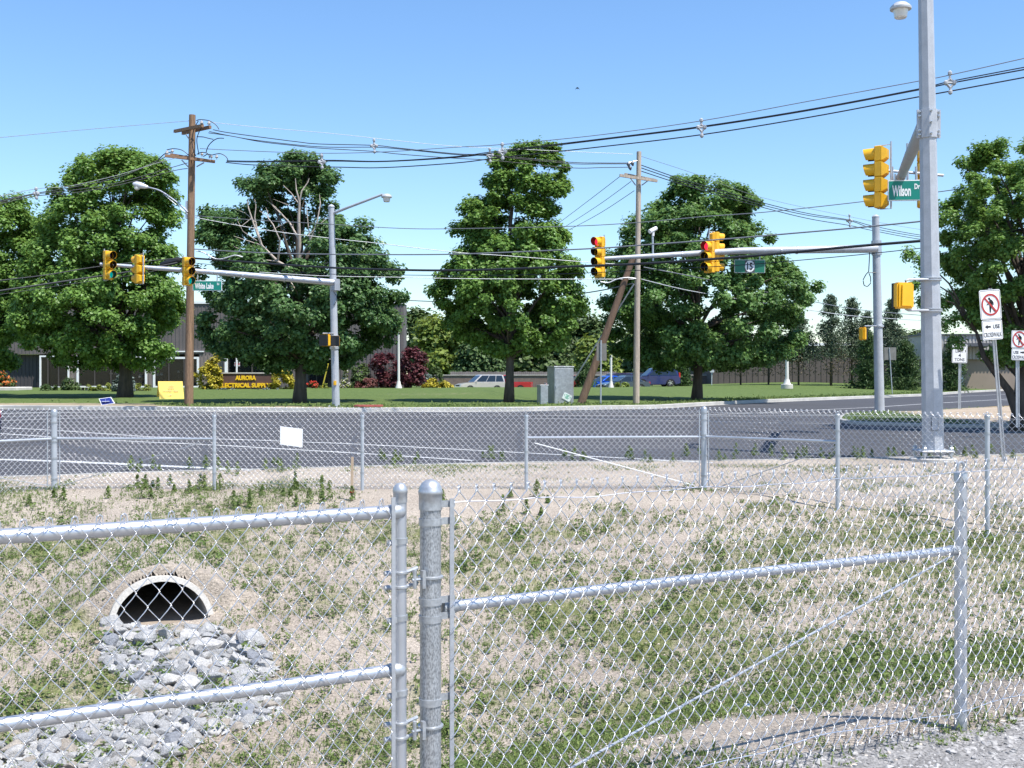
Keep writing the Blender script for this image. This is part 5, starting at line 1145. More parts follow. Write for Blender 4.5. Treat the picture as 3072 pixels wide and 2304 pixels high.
# pedestrian signal
def ped(label, c, w, h, rz, arm_to=None):
    T = thing('pedestrian_signal', label, 'pedestrian signal', tuple(c), rz, 'pedestrian signals on the masts')
    mb = MB(); mb.box((0, 0, 0), (w, w*0.42, h)); mb.bevel(0.03, 2); b = MB(); b.add(np.concatenate(mb.V), [list(q) for f in mb.Fc for q in f])
    b.box((0, w*0.24, 0), (w*0.62, w*0.12, h*0.8), None, 0.9); part('housing', b, YEL, T, world=False)
    mb = MB(); mb.box((0, -w*0.235, 0), (w*0.96, 0.07, h*0.96)); part('face_grid', mb, BLK, T, world=False)
    return T
def ped_arm(T, pts):
    mb = MB(); mb.tube(pts, 0.022, 8); return part('bracket_pipe', mb, GALV, T)
p1 = ped('large yellow pedestrian signal box on the thick mast, back to the camera', P(2711, 887, 20.7), 0.365, 0.48, 0)
p1.rotation_euler = (0, 0, 0)
for o_ in p1.children: o_.rotation_euler = (0, 0, R(198))
for y0, y1 in ((858, 838), (922, 931)):
    ped_arm(p1, [P(2717, y0, 20.75), P(2717, y1 + (4 if y0 < 900 else -4), 20.75), P(2724, y1, 20.75), P(2790, y1, 20.85)])
for y in (838, 931):
    c = mpt((P(0, y, 21)[2] - MBASE[2])/(MT - MBASE)[2]); mb = MB(); mb.lathe([(0.185, -0.035), (0.205, -0.03), (0.205, -0.01), (0.19, 0), (0.205, 0.01), (0.205, 0.03), (0.185, 0.035)], 20, c=tuple(c)); part('strap', mb, GALV, m1)

# ---- left mast across the road
LD = 43.0; LB, LTp = P(1008, 1222, LD), P(994, 622, LD)
m2 = mast('slim steel mast across the road carrying the White Lake sign arm', [LB, (LB+LTp)/2, LTp], [0.15, 0.135, 0.115], 0.27, 12, GM, plate_h=0.1)
mb = MB(); mb.lathe([(0.13, 0), (0.135, 0.02), (0.08, 0.09), (0.01, 0.12)], 12, c=tuple(LTp)); part('pole_cap', mb, POLE, m2)
mb = MB(); mb.tube([P(1000, 640, 43.0), P(1045, 622, 42.5), P(1148, 583, 42.2)], [0.055, 0.05, 0.045], 10); part('lamp_arm', mb, POLE, m2)
luminaire(m2, tuple(P(1160, 588, 42.2)), 0.20)
arm0, arm1 = P(1003, 848, 42.9), P(300, 792, 41.2)
mb = MB(); mb.tube([arm0, arm0*.5 + arm1*.5 + np.array([0, 0, 0.03]), arm1], [0.135, 0.105, 0.055], 12); part('mast_arm', mb, ALU, m2)
mb = MB(); mb.tube([P(1004, 838, 43.0), P(1005, 872, 43.0)], 0.19, 12); mb.box(tuple(P(1012, 855, 42.8)), (0.16, 0.3, 0.42)); part('arm_clamp', mb, POLE, m2)
for t in (0.22, 0.4, 0.62, 0.8):
    c = arm0 + (arm1 - arm0)*t; r_ = np.interp(t, [0, .5, 1], [0.135, 0.105, 0.055]); v_ = (arm1-arm0)/np.linalg.norm(arm1-arm0); mb = MB(); mb.tube([c - v_*.03, c + v_*.03], r_ + 0.012, 12); part('arm_band', mb, GALV, m2)
for y in (1010, 1044):
    c = P(1003, y, 43); mb = MB(); mb.lathe([(0.15, -0.05), (0.18, -0.04), (0.18, 0.04), (0.15, 0.05)], 14, c=tuple(c)); part('strap', mb, GALV, m2)
mb = MB(); c = P(1005, 1149, 42.83); mb.box(tuple(c), (0.10, 0.08, 0.16)); part('push_button', mb, YEL, m2)
mb = MB(); t_ = np.linspace(0, 1, 14); mb.tube([tuple(P(1001 + 8*math.sin(k*math.pi)*1.2, 875 + k*42, 42.84)) for k in t_], 0.012, 5); part('loose_wire', mb, CABLE, m2)
head('yellow three section signal with a green light at the left arm tip', P(325, 753, 41.2), 1.05, 3, R(52), 2)
head('yellow three section signal turned away between two green lit ones', P(418, 765, 41.35), 1.05, 3, R(-130), None)
head('yellow three section signal with a green light next to the White Lake sign', P(562, 772, 41.5), 1.05, 3, R(48), 2)
name_sign('green street name sign reading White Lake Rd', P(622, 857, 41.75), 1.09, 0.38, R(2), [('White Lake', -0.11, -0.01, 0.69, 0.22, WHT, 0.03), ('Rd', 0.40, 0.065, 0.075, 0.09, WHT, 0.02)], GRN, rim=0.025, hang=0.22)
pa = ped('black and yellow pedestrian signal facing left on the slim mast', P(976, 1021, 42.5), 0.42, 0.44, R(-35)); pb = ped('black pedestrian signal facing the camera on the slim mast', P(1004, 1023, 42.6), 0.38, 0.40, R(8))
mb = MB(); mb.tube([P(968, 1000, 42.5), P(1003, 1000, 42.9)], 0.025, 8); part('bracket_pipe', mb, GALV, m2)

# ---- right mast on the island
RB, RTp = P(2639, 1236, 40.5), P(2627, 652, 40.5)
m3 = mast('steel mast on the traffic island carrying the route 15 sign arm', [RB, (RB+RTp)/2, RTp], [0.175, 0.155, 0.128], 0.28, 14, GM)
mb = MB(); mb.lathe([(0.135, 0), (0.14, 0.02), (0.08, 0.08), (0.01, 0.11)], 14, c=tuple(RTp)); part('pole_cap', mb, POLE, m3)
arm0, arm1 = P(2630, 746, 40.4), P(1808, 776, 38.8)
mb = MB(); mb.tube([arm0, arm0*.5 + arm1*.5 + np.array([0, 0, 0.10]), arm1], [0.15, 0.115, 0.065], 12); part('mast_arm', mb, POLE, m3)
mb = MB(); mb.tube([P(2629, 722, 40.5), P(2630, 765, 40.5)], 0.18, 14); part('arm_clamp', mb, GALV, m3)
for t in (0.30, 0.36, 0.62, 0.72):
    c = arm0 + (arm1 - arm0)*t + np.array([0, 0, 0.05]); v_ = (arm1-arm0)/np.linalg.norm(arm1-arm0); mb = MB(); mb.tube([c - v_*.03, c + v_*.03], np.interp(t, [0, .5, 1], [0.15, 0.115, 0.065]) + 0.012, 12); part('arm_band', mb, GALV, m3)
mb = MB(); lp = [(2609,755),(2608,780),(2606,815),(2598,823),(2589,840),(2592,856),(2602,860),(2612,850),(2612,832),(2606,818),(2614,818),(2628,818)]
lp = np.array(lp, float); u = np.linspace(0, len(lp)-1, 40); mb.tube([tuple(P(np.interp(k, range(len(lp)), lp[:, 0]), np.interp(k, range(len(lp)), lp[:, 1]), 40.3)) for k in u], 0.017, 6); part('loose_cable', mb, CABLE, m3)
mb = MB(); mb.tube([P(2594, 978, 40.2), P(2634, 978, 40.4)], 0.022, 8); part('bracket_pipe', mb, GALV, m3)
mb = MB(); c = P(2636, 979, 40.5); mb.lathe([(0.16, -0.05), (0.185, -0.03), (0.185, 0.03), (0.16, 0.05)], 14, c=tuple(c)); part('strap', mb, GALV, m3)
head('four section yellow signal with a red light at the arm tip', P(1799, 711, 38.8), 1.40, 4, R(-42), 0)
head('three section yellow signal with a red light left of the route 15 sign', P(2128, 724, 39.2), 1.10, 3, R(-42), 0, bracket=False)
head('four section yellow signal seen from behind, left of the route 15 sign', P(2145, 697, 39.6), 1.40, 4, R(118), None)
t15 = name_sign('green route sign with a 15 in a white circle', P(2249, 799, 39.8), 1.11, 0.47, R(4), [], GRN2, rim=0.018, hang=0.16, name='route_sign')
mb = MB(); mb.box((0, -0.0165, 0), (0.35, 0.006, 0.42)); part('shield_plate', mb, mat('plate_grey', (0.06, 0.065, 0.065), 0.5), t15, world=False)
mb = MB(); mb.lathe([(0.175, 0), (0.175, 0.006)], 32, Matrix.Rotation(R(90), 4, 'X') @ Matrix.Scale(1.14, 4, (0, 1, 0)), (0, -0.018, 0)); part('shield_disc', mb, WHT, t15, world=False)
mb = MB(); put_text(mb, '15', 0, 0, -0.027, 0.20, 0.26, 0.005, 0.02); part('lettering', mb, INK, t15, world=False)
ped('small yellow pedestrian signal hanging left of the island mast', P(2588, 1001, 40.2), 0.29, 0.46, R(120))
cam_ = thing('traffic_camera', 'white traffic camera on a thin post above the island mast arm', 'camera', tuple(P(1959, 785, 39.1)))
mb = MB(); mb.tube([P(1959, 783, 39.1), P(1958, 706, 39.1)], 0.035, 8); part('post', mb, GALV, cam_)
mb = MB(); mb.tube([P(1949, 695, 39.0), P(1968, 685, 39.2)], 0.075, 14); part('camera_body', mb, WHT, cam_); mb = MB(); mb.tube([P(1960, 697, 39.1), P(1959, 708, 39.1)], 0.045, 8); part('camera_mount', mb, WHT, cam_)

# ------------------------------------------------------------------ wooden utility poles
def insul(mb, c, s=1.0): mb.lathe([(0.015*s, -0.06*s), (0.015*s, 0.0), (0.05*s, 0.005*s), (0.07*s, 0.04*s), (0.045*s, 0.06*s), (0.05*s, 0.10*s), (0.02*s, 0.12*s)], 10, c=tuple(c))
D1 = 44.6
UB, UT = P(566, 1229, D1), P(577, 345, D1)
up = thing('utility_pole', 'brown wooden utility pole with two crossarms and a street lamp', 'utility pole', tuple(UB), 0, 'wooden utility poles')
mb = MB(); mb.tube([UB - np.array([0, 0, .3]), UB*.6 + UT*.4, UT], [0.182, 0.155, 0.128], 14); part('shaft', mb, WOOD, up)
CA = mat('crossarm_wood', (0.26, 0.15, 0.085), 0.85, 0, 0.25, 3, stretch=(0.6, 6, 6), fine=0.15, fs=20)
def arm(p, q, th, parent, m=CA):
    p, q = np.array(p), np.array(q); v = q - p; mb = MB(); mb.box((0, 0, 0), (np.linalg.norm(v), th*0.8, th)); vx = Vector(v).normalized(); vy = Vector((0, 0, 1)).cross(vx).normalized(); vz = vx.cross(vy)
    M_ = Matrix((( vx.x, vy.x, vz.x, 0), (vx.y, vy.y, vz.y, 0), (vx.z, vy.z, vz.z, 0), (0, 0, 0, 1))); M_.translation = Vector((p + q)/2); mb.xf(M_); return part('crossarm', mb, m, parent, smooth=0)
a1 = arm(P(524, 394, D1+1.0), P(608, 377, D1-1.1), 0.12, up); a2 = arm(P(548, 400, D1+1.1), P(631, 381, D1-0.9), 0.12, up)
a3 = arm(P(495, 467, D1-0.4), P(645, 485, D1-0.2), 0.11, up); a4 = arm(P(511, 464, D1+0.3), P(641, 485, D1+0.4), 0.11, up)
for px, py, dd, pa_ in ((605,372,D1-1.1,a1),(627,374,D1-.9,a2)):
    mb = MB(); insul(mb, P(px, py, dd), 1.1); part('insulator', mb, PORC, pa_)
for px, py, dd, pa_ in ((501,461,D1-.4,a3),(517,457,D1+.3,a4),(606,466,D1-.2,a3),(634,473,D1-.2,a3),(650,474,D1-.2,a3)):
    mb = MB(); insul(mb, P(px, py, dd), 1.0); part('insulator', mb, PORC, pa_)
for p, q in (((557,402),(567,417)), ((545,480),(566,502)), ((612,488),(590,500))):
    mb = MB(); mb.tube([P(*p, D1-.25), P(*q, D1-.17)], 0.025, 6); part('arm_brace', mb, GALV, up)
def curve(pts, n=24):
    p = np.array(pts, float); t = np.linspace(0, len(p)-1, n); out = []
    for k in t:
        i = min(int(k), len(p)-2); f = k - i; a, b, c, d = p[max(i-1, 0)], p[i], p[i+1], p[min(i+2, len(p)-1)]
        out.append(0.5*((2*b) + (c-a)*f + (2*a-5*b+4*c-d)*f*f + (3*b-a-3*c+d)*f**3))
    return np.array(out)
def pxcurve(pts, d, n=24): return [tuple(P(x, y, d)) for x, y in curve(pts, n)]
for pts in ([(589,362),(600,359),(627,362),(647,374),(657,388)], [(595,363),(583,385),(576,420),(580,450),(588,468)], [(602,385),(592,410),(591,430),(597,465)], [(500,450),(520,446),(545,450),(562,462),(568,468)],
            [(590,463),(606,457),(625,462),(628,475)], [(610,470),(622,463),(636,465)], [(636,465),(660,461),(678,470),(685,484)], [(618,458),(625,438),(640,422),(655,415),(672,415)], [(470,487),(482,472),(497,460),(517,456)], [(590,410),(610,411),(622,414),(640,418)]):
    mb = MB(); mb.tube(pxcurve(pts, D1 - 0.35, 18), 0.018, 6); part('jumper_cable', mb, CABLE, up)
# cobra head street lamp
sl_ = thing('street_lamp', 'silver cobra head street lamp curving out from the wooden utility pole', 'street lamp', tuple(P(562, 640, D1)), 0)
mb = MB(); mb.tube(pxcurve([(563,636),(545,618),(515,595),(480,572),(445,562)], D1 - .1, 20), np.linspace(0.035, 0.028, 20), 8); part('lamp_arm', mb, ALU, sl_)
mb = MB(); mb.tube([P(562, 642, D1-.1), P(490, 582, D1-.1)], 0.012, 6); part('arm_strut', mb, ALU, sl_)
mb = MB(); mb.tube([tuple(P(x, y, D1-.1)) for x, y in ((446,562),(436,560),(420,556),(408,553),(399,551))], [0.04, 0.085, 0.13, 0.12, 0.05], 12); part('lamp_head', mb, mat('lamp_white', (0.66, 0.67, 0.7), 0.35, 0.2), sl_)
mb = MB(); mb.lathe([(0.11, 0), (0.10, -0.08), (0.04, -0.13), (0.01, -0.135)], 14, c=tuple(P(411, 561, D1-.1))); part('lamp_lens', mb, mat('lamp_lens'  , (0.66, 0.66, 0.64)), sl_)
mb = MB(); mb.box(tuple(P(562, 630, D1)), (0.12, 0.12, 0.7)); part('pole_bracket', mb, ALU, sl_)

D2 = 47.0
VB, VT = P(1908, 1224, D2), P(1917, 455, D2)
vp = thing('utility_pole', 'weathered greyish wooden utility pole with one crossarm and a guy wire', 'utility pole', tuple(VB), 0, 'wooden utility poles')
mb = MB(); mb.tube([VB - np.array([0, 0, .3]), VB*.6 + VT*.4, VT], [0.142, 0.12, 0.10], 14); part('shaft', mb, WOOD_PALE, vp)
b1 = arm(P(1859, 526, D2-.4), P(1972, 543, D2-.1), 0.11, vp, WOOD_PALE); arm(P(1873, 523, D2+.3), P(1967, 541, D2+.3), 0.11, vp, WOOD_PALE)
for p, q in (((1891,534),(1907,556)), ((1944,542),(1925,556))):
    mb = MB(); mb.tube([P(*p, D2-.2), P(*q, D2-.13)], 0.025, 6); part('arm_brace', mb, GALV, vp)
mb = MB(); 
for px, py in ((1885,493),(1897,490),(1890,503)): mb.tube([P(px, py-6, D2-.2), P(px, py, D2-.2), P(px+2, py+8, D2-.2)], [0.03, 0.08, 0.03], 8)
mb.tube([P(1885, 488, D2-.2), P(1912, 482, D2-.05)], 0.025, 6); part('insulator', mb, mat('dark_insulator', (0.08, 0.09, 0.11), 0.3), vp)
bp = thing('brace_pole', 'dark wooden brace pole leaning against the weathered utility pole', 'pole', tuple(P(1740, 1222, D2)))
mb = MB(); mb.tube([P(1738, 1225, D2), P(1818, 1000, D2), P(1900, 770, D2)], [0.17, 0.15, 0.125], 12); part('shaft', mb, WOOD_DARK, bp)
gw = MB(); gw.tube([P(1902, 852, D2-.1), P(1700, 1175, D2+1.5)], 0.03, 6); o = part('guy_wire', gw, CABLE_PALE, loc=tuple(P(1700, 1175, D2+1.5))); tag(o, 'pale guy wire slanting from the weathered utility pole down behind the tall cabinet', 'guy wire')

# ------------------------------------------------------------------ overhead lines
def wire(label, pts, d0, d1, r, m, n=70, name='overhead_wire', cat='cable', group=None):
    p = np.array(pts, float); dn = np.r_[0, np.cumsum(np.abs(np.diff(p[:, 0])) + 1e-3)]
    c = curve(p, n); u = (c[:, 0] - p[0, 0])/(p[-1, 0] - p[0, 0]); dd = 1/((1-u)/d0 + u/d1)
    q = np.array([P2(x, y, k) for (x, y), k in zip(c, dd)])
    mb = MB(); mb.tube(q, r, 6, cap=False)
    if label is None: return q, mb
    o = part(name, mb, m, loc=tuple(q[0]), smooth=1.5); return tag(o, label, cat, group)
DR = 30.0
def bundle(label, wires, d0, d1, spacers):
    T = None
    for pts, r, m in wires:
        q, mb = wire(None, pts, d0, d1, r, m)
        if T is None: T = thing('overhead_cable_bundle', label, 'cables', tuple(q[0]), 0, 'bundled overhead cables')
        part('cable', mb, m, T, smooth=1.5)
    for px, yt, ym, yb in spacers:
        u = (px - wires[0][0][0][0])/(wires[0][0][-1][0] - wires[0][0][0][0]); d = 1/((1-u)/d0 + u/d1); mb = MB(); h = (yb - yt)*K/F*d; w = (yb-yt)*0.24
        a = P2(px, yt - 2, d); b = P2(px - w, ym, d); c = P2(px + w, ym, d); e = P2(px + 1, yb + 1, d); t_ = P2(px, ym - (ym-yt)*.45, d); f_ = P2(px+1, ym + (yb-ym)*.6, d)
        for s in ((a, t_), (t_, b), (t_, c), (b, f_), (c, f_), (f_, e), (b, c)): mb.tube(s, 0.035, 6)
        for s in (a, b, c, e): mb.lathe([(0.02, -.07), (0.06, -.03), (0.06, .03), (0.02, .07)], 8, c=tuple(s))
        part('spacer', mb, mat('spacer_grey', (0.38, 0.39, 0.41), 0.6), T)
    return T
bundle('bundled black cables sweeping from the brown pole up to the upper right corner', [
    ([(432,321),(562,327),(695,331),(830,328),(985,318),(1085,312),(1290,292),(1515,261),(1750,218),(1985,175),(2052,162),(2212,126)], 0.013, CABLE_GREY),
    ([(490,347),(562,348),(712,346),(830,348),(985,338),(1085,325),(1290,301),(1515,273),(1750,236),(1985,192),(2052,176),(2230,142)], 0.016, CABLE),
    ([(490,349),(562,350),(712,348),(830,349),(985,340),(1085,328),(1290,303),(1515,275),(1750,238),(1985,194),(2052,180),(2230,147)], 0.019, CABLE),
    ([(488,351),(562,357),(730,361),(830,362),(985,352),(1085,340),(1290,318),(1515,291),(1750,253),(1985,209),(2052,197),(2230,164)], 0.019, CABLE)], D1, DR,
    [(695,338,350,361), (1085,314,328,341), (1515,262,275,292), (2052,160,179,198)])
bundle('bundled dark cables hanging between the brown pole and the weathered pole', [
    ([(455,264),(560,275),(712,288),(850,303),(985,316),(1160,324),(1270,329),(1366,333)], 0.010, CABLE_PALE),
    ([(460,280),(490,286),(562,296),(640,306),(690,311),(808,314),(864,320),(985,332),(1058,335),(1225,350),(1300,352),(1362,352)], 0.0175, CABLE),
    ([(452,284),(500,294),(562,304),(690,317),(808,318),(864,322),(985,334),(1058,337),(1225,353),(1300,354),(1362,354)], 0.016, CABLE),
    ([(450,287),(500,294),(562,306),(640,315),(690,320),(808,327),(864,333),(985,342),(1058,346),(1225,362),(1300,362),(1360,361)], 0.016, CABLE)], D1, D2, [(808,305,315,327), (1058,324,335,347)])
bundle('bundled cables falling from the weathered pole to the right behind the steel masts', [
    ([(1380,336),(1500,375),(1640,425),(1835,468),(1990,496),(2120,512)], 0.009, CABLE_GREY),
    ([(1386,357),(1475,388),(1560,412),(1659,441),(1750,462),(1835,475),(1885,488),(1990,508),(2120,522)], 0.019, CABLE),
    ([(1386,363),(1475,393),(1560,418),(1659,446),(1750,466),(1835,477),(1885,493),(1990,512),(2120,526)], 0.019, CABLE),
    ([(1386,370),(1475,399),(1560,424),(1659,451),(1750,473),(1835,487),(1885,498),(1990,517),(2120,530)], 0.019, CABLE)], D2, 72, [(1835,467,477,487)])
bundle('bundled cables running from the brown pole out of the left edge', [
    ([(405,335),(340,352),(255,378),(150,402),(78,408),(0,424),(-60,437)], 0.011, CABLE_GREY),
    ([(358,338),(335,350),(255,383),(150,406),(80,417),(0,434),(-60,447)], 0.0175, CABLE),
    ([(405,352),(370,362),(255,395),(150,412),(80,419),(0,436),(-60,449)], 0.016, CABLE),
    ([(405,364),(370,370),(255,400),(150,418),(80,423),(0,440),(-60,453)], 0.016, CABLE)], D1, 38, [(78,410,418,426)])
WL = [('thin wire from the top of the brown pole to the left edge', [(409,261),(300,270),(150,283),(0,297),(-60,302)], D1, 38, .010, CABLE_GREY),
 ('thin dark wire crossing the sky above the middle trees', [(422,466),(562,476),(690,483),(860,493),(985,494),(1225,489),(1373,481),(1520,468),(1655,458),(1850,437),(2030,414),(2240,386)], D1, DR, .014, CABLE_GREY),
 ('pale wire sloping down from the brown pole to the weathered pole', [(422,470),(562,495),(690,512),(820,526),(985,545),(1100,553),(1265,566),(1372,573)], D1, D2, .015, CABLE_PALE),
 ('medium grey wire passing level above the thick black cable', [(420,538),(562,546),(690,549),(860,550),(985,549),(1100,545),(1296,536),(1380,530),(1560,517),(1700,505),(1849,492),(1990,478),(2030,472),(2240,447)], D1, DR, .024, CABLE_GREY),
 ('thickest black cable crossing the whole road', [(420,558),(562,568),(712,578),(864,583),(985,584),(1100,581),(1225,576),(1380,570),(1560,558),(1700,546),(1849,532),(1995,520),(2030,516),(2240,493)], D1, DR, .042, CABLE),
 ('thin dark wire just under the thickest black cable', [(420,568),(562,582),(712,592),(864,594),(1040,595),(1230,591),(1380,584),(1560,575),(1660,568),(1849,551),(1990,536),(2030,532),(2240,511)], D1, DR, .013, CABLE),
 ('white wire stretched below the thickest cable towards the weathered pole', [(560,588),(700,596),(864,599),(1000,602),(1225,603),(1372,603)], D1+.5, D2, .015, CABLE_PALE),
 ('grey service wire sagging from the weathered pole behind the dark maple', [(1368,612),(1300,627),(1225,638),(1150,645),(1060,651),(980,652),(885,649),(800,642)], D2, 60, .026, CABLE_GREY),
 ('thick pale wire descending right from the weathered pole', [(1385,603),(1475,625),(1560,640),(1651,655),(1750,670),(1849,683),(1990,692),(2130,700)], D2, 78, .020, CABLE_PALE),
 ('upper pale wire descending right from the weathered pole', [(1390,577),(1500,598),(1650,630),(1750,650),(1849,668),(1990,681),(2130,690)], D2, 78, .022, CABLE_GREY),
 ('highest thin line leaving the weathered pole crossarm to the left', [(1338,382),(1290,419),(1216,475),(1160,515)], D2, 70, .014, CABLE_GREY),
 ('middle thin line leaving the weathered pole to the left', [(1363,392),(1300,438),(1228,485),(1170,520)], D2, 70, .014, CABLE_GREY),
 ('lowest thin line leaving the weathered pole to the left', [(1370,412),(1300,458),(1230,496),(1170,525)], D2, 70, .014, CABLE_GREY),
 ('dark wire from behind the left signals to the left edge', [(420,556),(340,562),(205,577),(100,594),(0,606),(-60,614)], D1, 38, .022, CABLE),
 ('thick black cable from the brown pole down to the left edge', [(405,562),(390,566),(340,576),(285,586),(150,606),(0,628),(-60,637)], D1, 38, .034, CABLE),
 ('thin black line lowest at the left edge', [(405,570),(288,594),(150,614),(0,636),(-60,645)], D1, 38, .012, CABLE)]
for l_, p_, a_, b_, r_, m_ in WL: wire(l_, p_, a_, b_, r_, m_, group='single overhead wires')
mb = MB(); mb.tube([tuple(P(x, y, D1-.3)) for x, y in curve([(480,795),(520,785),(545,777)], 10)], [.05,.09,.12,.13,.13,.13,.13,.12,.09,.05], 10); o = part('cable_splice', mb, BLK, loc=tuple(P(510, 787, D1-.3))); tag(o, 'fat black splice sleeve on the cable left of the brown pole', 'cable splice')
for l_, pts, d in (('white cable tail looping beside the brown pole', [(588,752),(612,758),(634,771),(655,778),(680,773),(705,766),(728,771)], D1-.1), ('white cable tail looping beside the weathered pole', [(1802,845),(1825,848),(1850,838),(1880,833),(1908,836)], D2-.2)):
    mb = MB(); mb.tube(pxcurve(pts, d, 26), 0.028, 6); o = part('cable_tail', mb, CABLE_PALE, loc=tuple(P(*pts[0], d))); tag(o, l_, 'cable', 'single overhead wires')

# ------------------------------------------------------------------ signs on posts
def round_panel(mb, w, h, y0, y1, r):
    out = []
    for cx_, cz_, a0 in ((w/2-r, h/2-r, 0), (-w/2+r, h/2-r, 90), (-w/2+r, -h/2+r, 180), (w/2-r, -h/2+r, 270)):
        for k in range(6): a = R(a0 + 18*k); out.append((cx_ + r*math.cos(a), cz_ + r*math.sin(a)))
    return mb.prism(out[::-1], y0, y1)
def frame(mb, w, h, y, t, r):
    mb2 = []
    for ww, hh, rr in ((w, h, r), (w - 2*t, h - 2*t, max(r - t, .004))):
        for cx_, cz_, a0 in ((ww/2-rr, hh/2-rr, 0), (-ww/2+rr, hh/2-rr, 90), (-ww/2+rr, -hh/2+rr, 180), (ww/2-rr, -hh/2+rr, 270)):
            for k in range(6): a = R(a0 + 18*k); mb2.append((cx_ + rr*math.cos(a), y, cz_ + rr*math.sin(a)))
    n = 24; return mb.add(mb2, [[i, n + i, n + (i+1) % n, (i+1) % n] for i in range(n)])
def seg(mb, pts, r0, y):
    for (x0, z0, a), (x1, z1, b) in zip(pts[:-1], pts[1:]):
        d_ = np.array([x1-x0, z1-z0]); L_ = np.linalg.norm(d_) + 1e-9; nn = np.array([-d_[1], d_[0]])/L_
        mb.add([(x0+nn[0]*a, y, z0+nn[1]*a), (x0-nn[0]*a, y, z0-nn[1]*a), (x1-nn[0]*b, y, z1-nn[1]*b), (x1+nn[0]*b, y, z1+nn[1]*b)], [[0,1,2,3]])
        for x, z, r in ((x0, z0, a), (x1, z1, b)):
            mb.add([(x + r*math.cos(k*0.785), y - 0.0004, z + r*math.sin(k*0.785)) for k in range(8)], [[7,6,5,4,3,2,1,0]])
    return mb
def no_ped(parent, c, w, h, twist, arrow_left):
    """upper plate: walking figure struck out; lower plate: arrow and USE CROSSWALK"""
    M_ = Matrix.Translation(Vector(c)) @ twist; S = w
    def put(name, mb, m, par): mb.xf(M_); return part(name, mb, m, par, smooth=0)
    mb = MB(); round_panel(mb, w, h, -0.003, 0.003, w*0.07); pl = put('no_walking_plate', mb, WHT, parent)
    mb = MB(); frame(mb, w*0.94, h*0.95, -0.0045, w*0.016, w*0.05); put('plate_border', mb, INK, pl)
    fig = MB(); y = -0.0055; q = lambda *a: [(x*S, z*S, r*S) for x, z, r in a]
    fig.add([(-.045*S + .055*S*math.cos(k*.4488), y, .27*S + .055*S*math.sin(k*.4488)) for k in range(14)], [list(range(13, -1, -1))])
    seg(fig, q((.01,.19,.055),(.025,.10,.075),(.03,-.02,.06)), 0, y - .0006); seg(fig, q((.055,.18,.035),(.12,.10,.028),(.13,.0,.022)), 0, y - .0012); seg(fig, q((-.01,.18,.035),(-.07,.05,.028),(-.17,.0,.02)), 0, y - .0018)
    seg(fig, q((.0,-.02,.05),(-.02,-.16,.042),(-.03,-.33,.026)), 0, y - .0024); seg(fig, q((.04,-.02,.05),(.09,-.14,.04),(.17,-.29,.026)), 0, y - .003); put('walking_figure', fig, INK, pl)
    ring_ = MB(); n = 40; ro, ri = S*0.43, S*0.36; V = [(r*math.cos(2*math.pi*k/n), -0.0098, r*1.13*math.sin(2*math.pi*k/n)) for r in (ro, ri) for k in range(n)]; ring_.add(V, [[k, n+k, n+(k+1) % n, (k+1) % n] for k in range(n)])
    a = 0.60; ring_.add([(-.27*S-.03*S, -.0102, .28*S-.03*S+.05*S), (-.27*S+.03*S, -.0102, .28*S+.05*S+.0*S), (.27*S+.03*S, -.0102, -.28*S+.0*S-.03*S), (.27*S-.03*S, -.0102, -.28*S-.09*S)][::-1], [[0,1,2,3]]); put('prohibition_ring', ring_, REDP, pl)
    h2 = h*0.66; M2 = M_ @ Matrix.Translation((0.01*S, 0, -h/2 - h2/2 - 0.03*S)); 
    def put2(name, mb, m, par): mb.xf(M2); return part(name, mb, m, par, smooth=0)
    mb = MB(); round_panel(mb, w*0.96, h2, -0.003, 0.003, w*0.07); p2 = put2('crosswalk_plate', mb, WHT, parent)
    mb = MB(); frame(mb, w*0.90, h2*0.92, -0.0045, w*0.014, w*0.05); put2('plate_border', mb, INK, p2)
    s = -1 if arrow_left else 1; ax_ = 0.19*S*s if arrow_left else 0.2*S; mb = MB(); x0 = (-.19 if arrow_left else .19)*S; zz = h2*0.17
    mb.add([(x0 + s*.16*S, -.005, zz), (x0 + s*.03*S, -.005, zz + .095*S), (x0 + s*.03*S, -.005, zz + .04*S), (x0 - s*.14*S, -.005, zz + .04*S), (x0 - s*.11*S, -.005, zz), (x0 - s*.14*S, -.005, zz - .04*S), (x0 + s*.03*S, -.005, zz - .04*S), (x0 + s*.03*S, -.005, zz - .095*S)], [list(range(8)) if s > 0 else list(range(7, -1, -1))]); put2('arrow', mb, INK, p2)
    mb = MB(); put_text(mb, 'USE', (.20 if arrow_left else -.2)*S, zz, -.0055, .32*S, .18*S, .002, .015); put2('lettering', mb, INK, p2)
    mb = MB(); put_text(mb, 'CROSSWALK', 0, -h2*0.24, -.0055, .84*S, .20*S, .002, .0); put2('lettering', mb, INK, p2)
def upost(T, p0, p1, w):
    mb = MB(); p0, p1 = np.array(p0), np.array(p1)
    for dx, dy in ((0, 0.012), (-w/2, 0), (w/2, 0)): mb.tube([p0 + [dx, dy, 0], p1 + [dx, dy, 0]], w*0.28, 4, phase=.785)
    return part('post', mb, GALV, T)
s1 = thing('no_pedestrians_sign', 'large no pedestrians sign on a leaning post, arrow pointing left', 'sign', tuple(P(3012, 1376, 20.5)), 0, 'no pedestrians signs')
upost(s1, P(3012, 1385, 20.5), P(2970, 865, 20.3), 0.05)
tw = Matrix.Rotation(R(8), 4, 'Z') @ Matrix.Rotation(R(-4.5), 4, 'Y')
no_ped(s1, P(2971, 914, 20.24), 0.405, 0.535, tw, True)
mb = MB(); round_panel(mb, 0.40, 0.53, 0.05, 0.056, 0.03); mb.xf(Matrix.Translation(Vector(P(2976, 912, 20.34))) @ tw); part('back_plate', mb, GALV, s1)
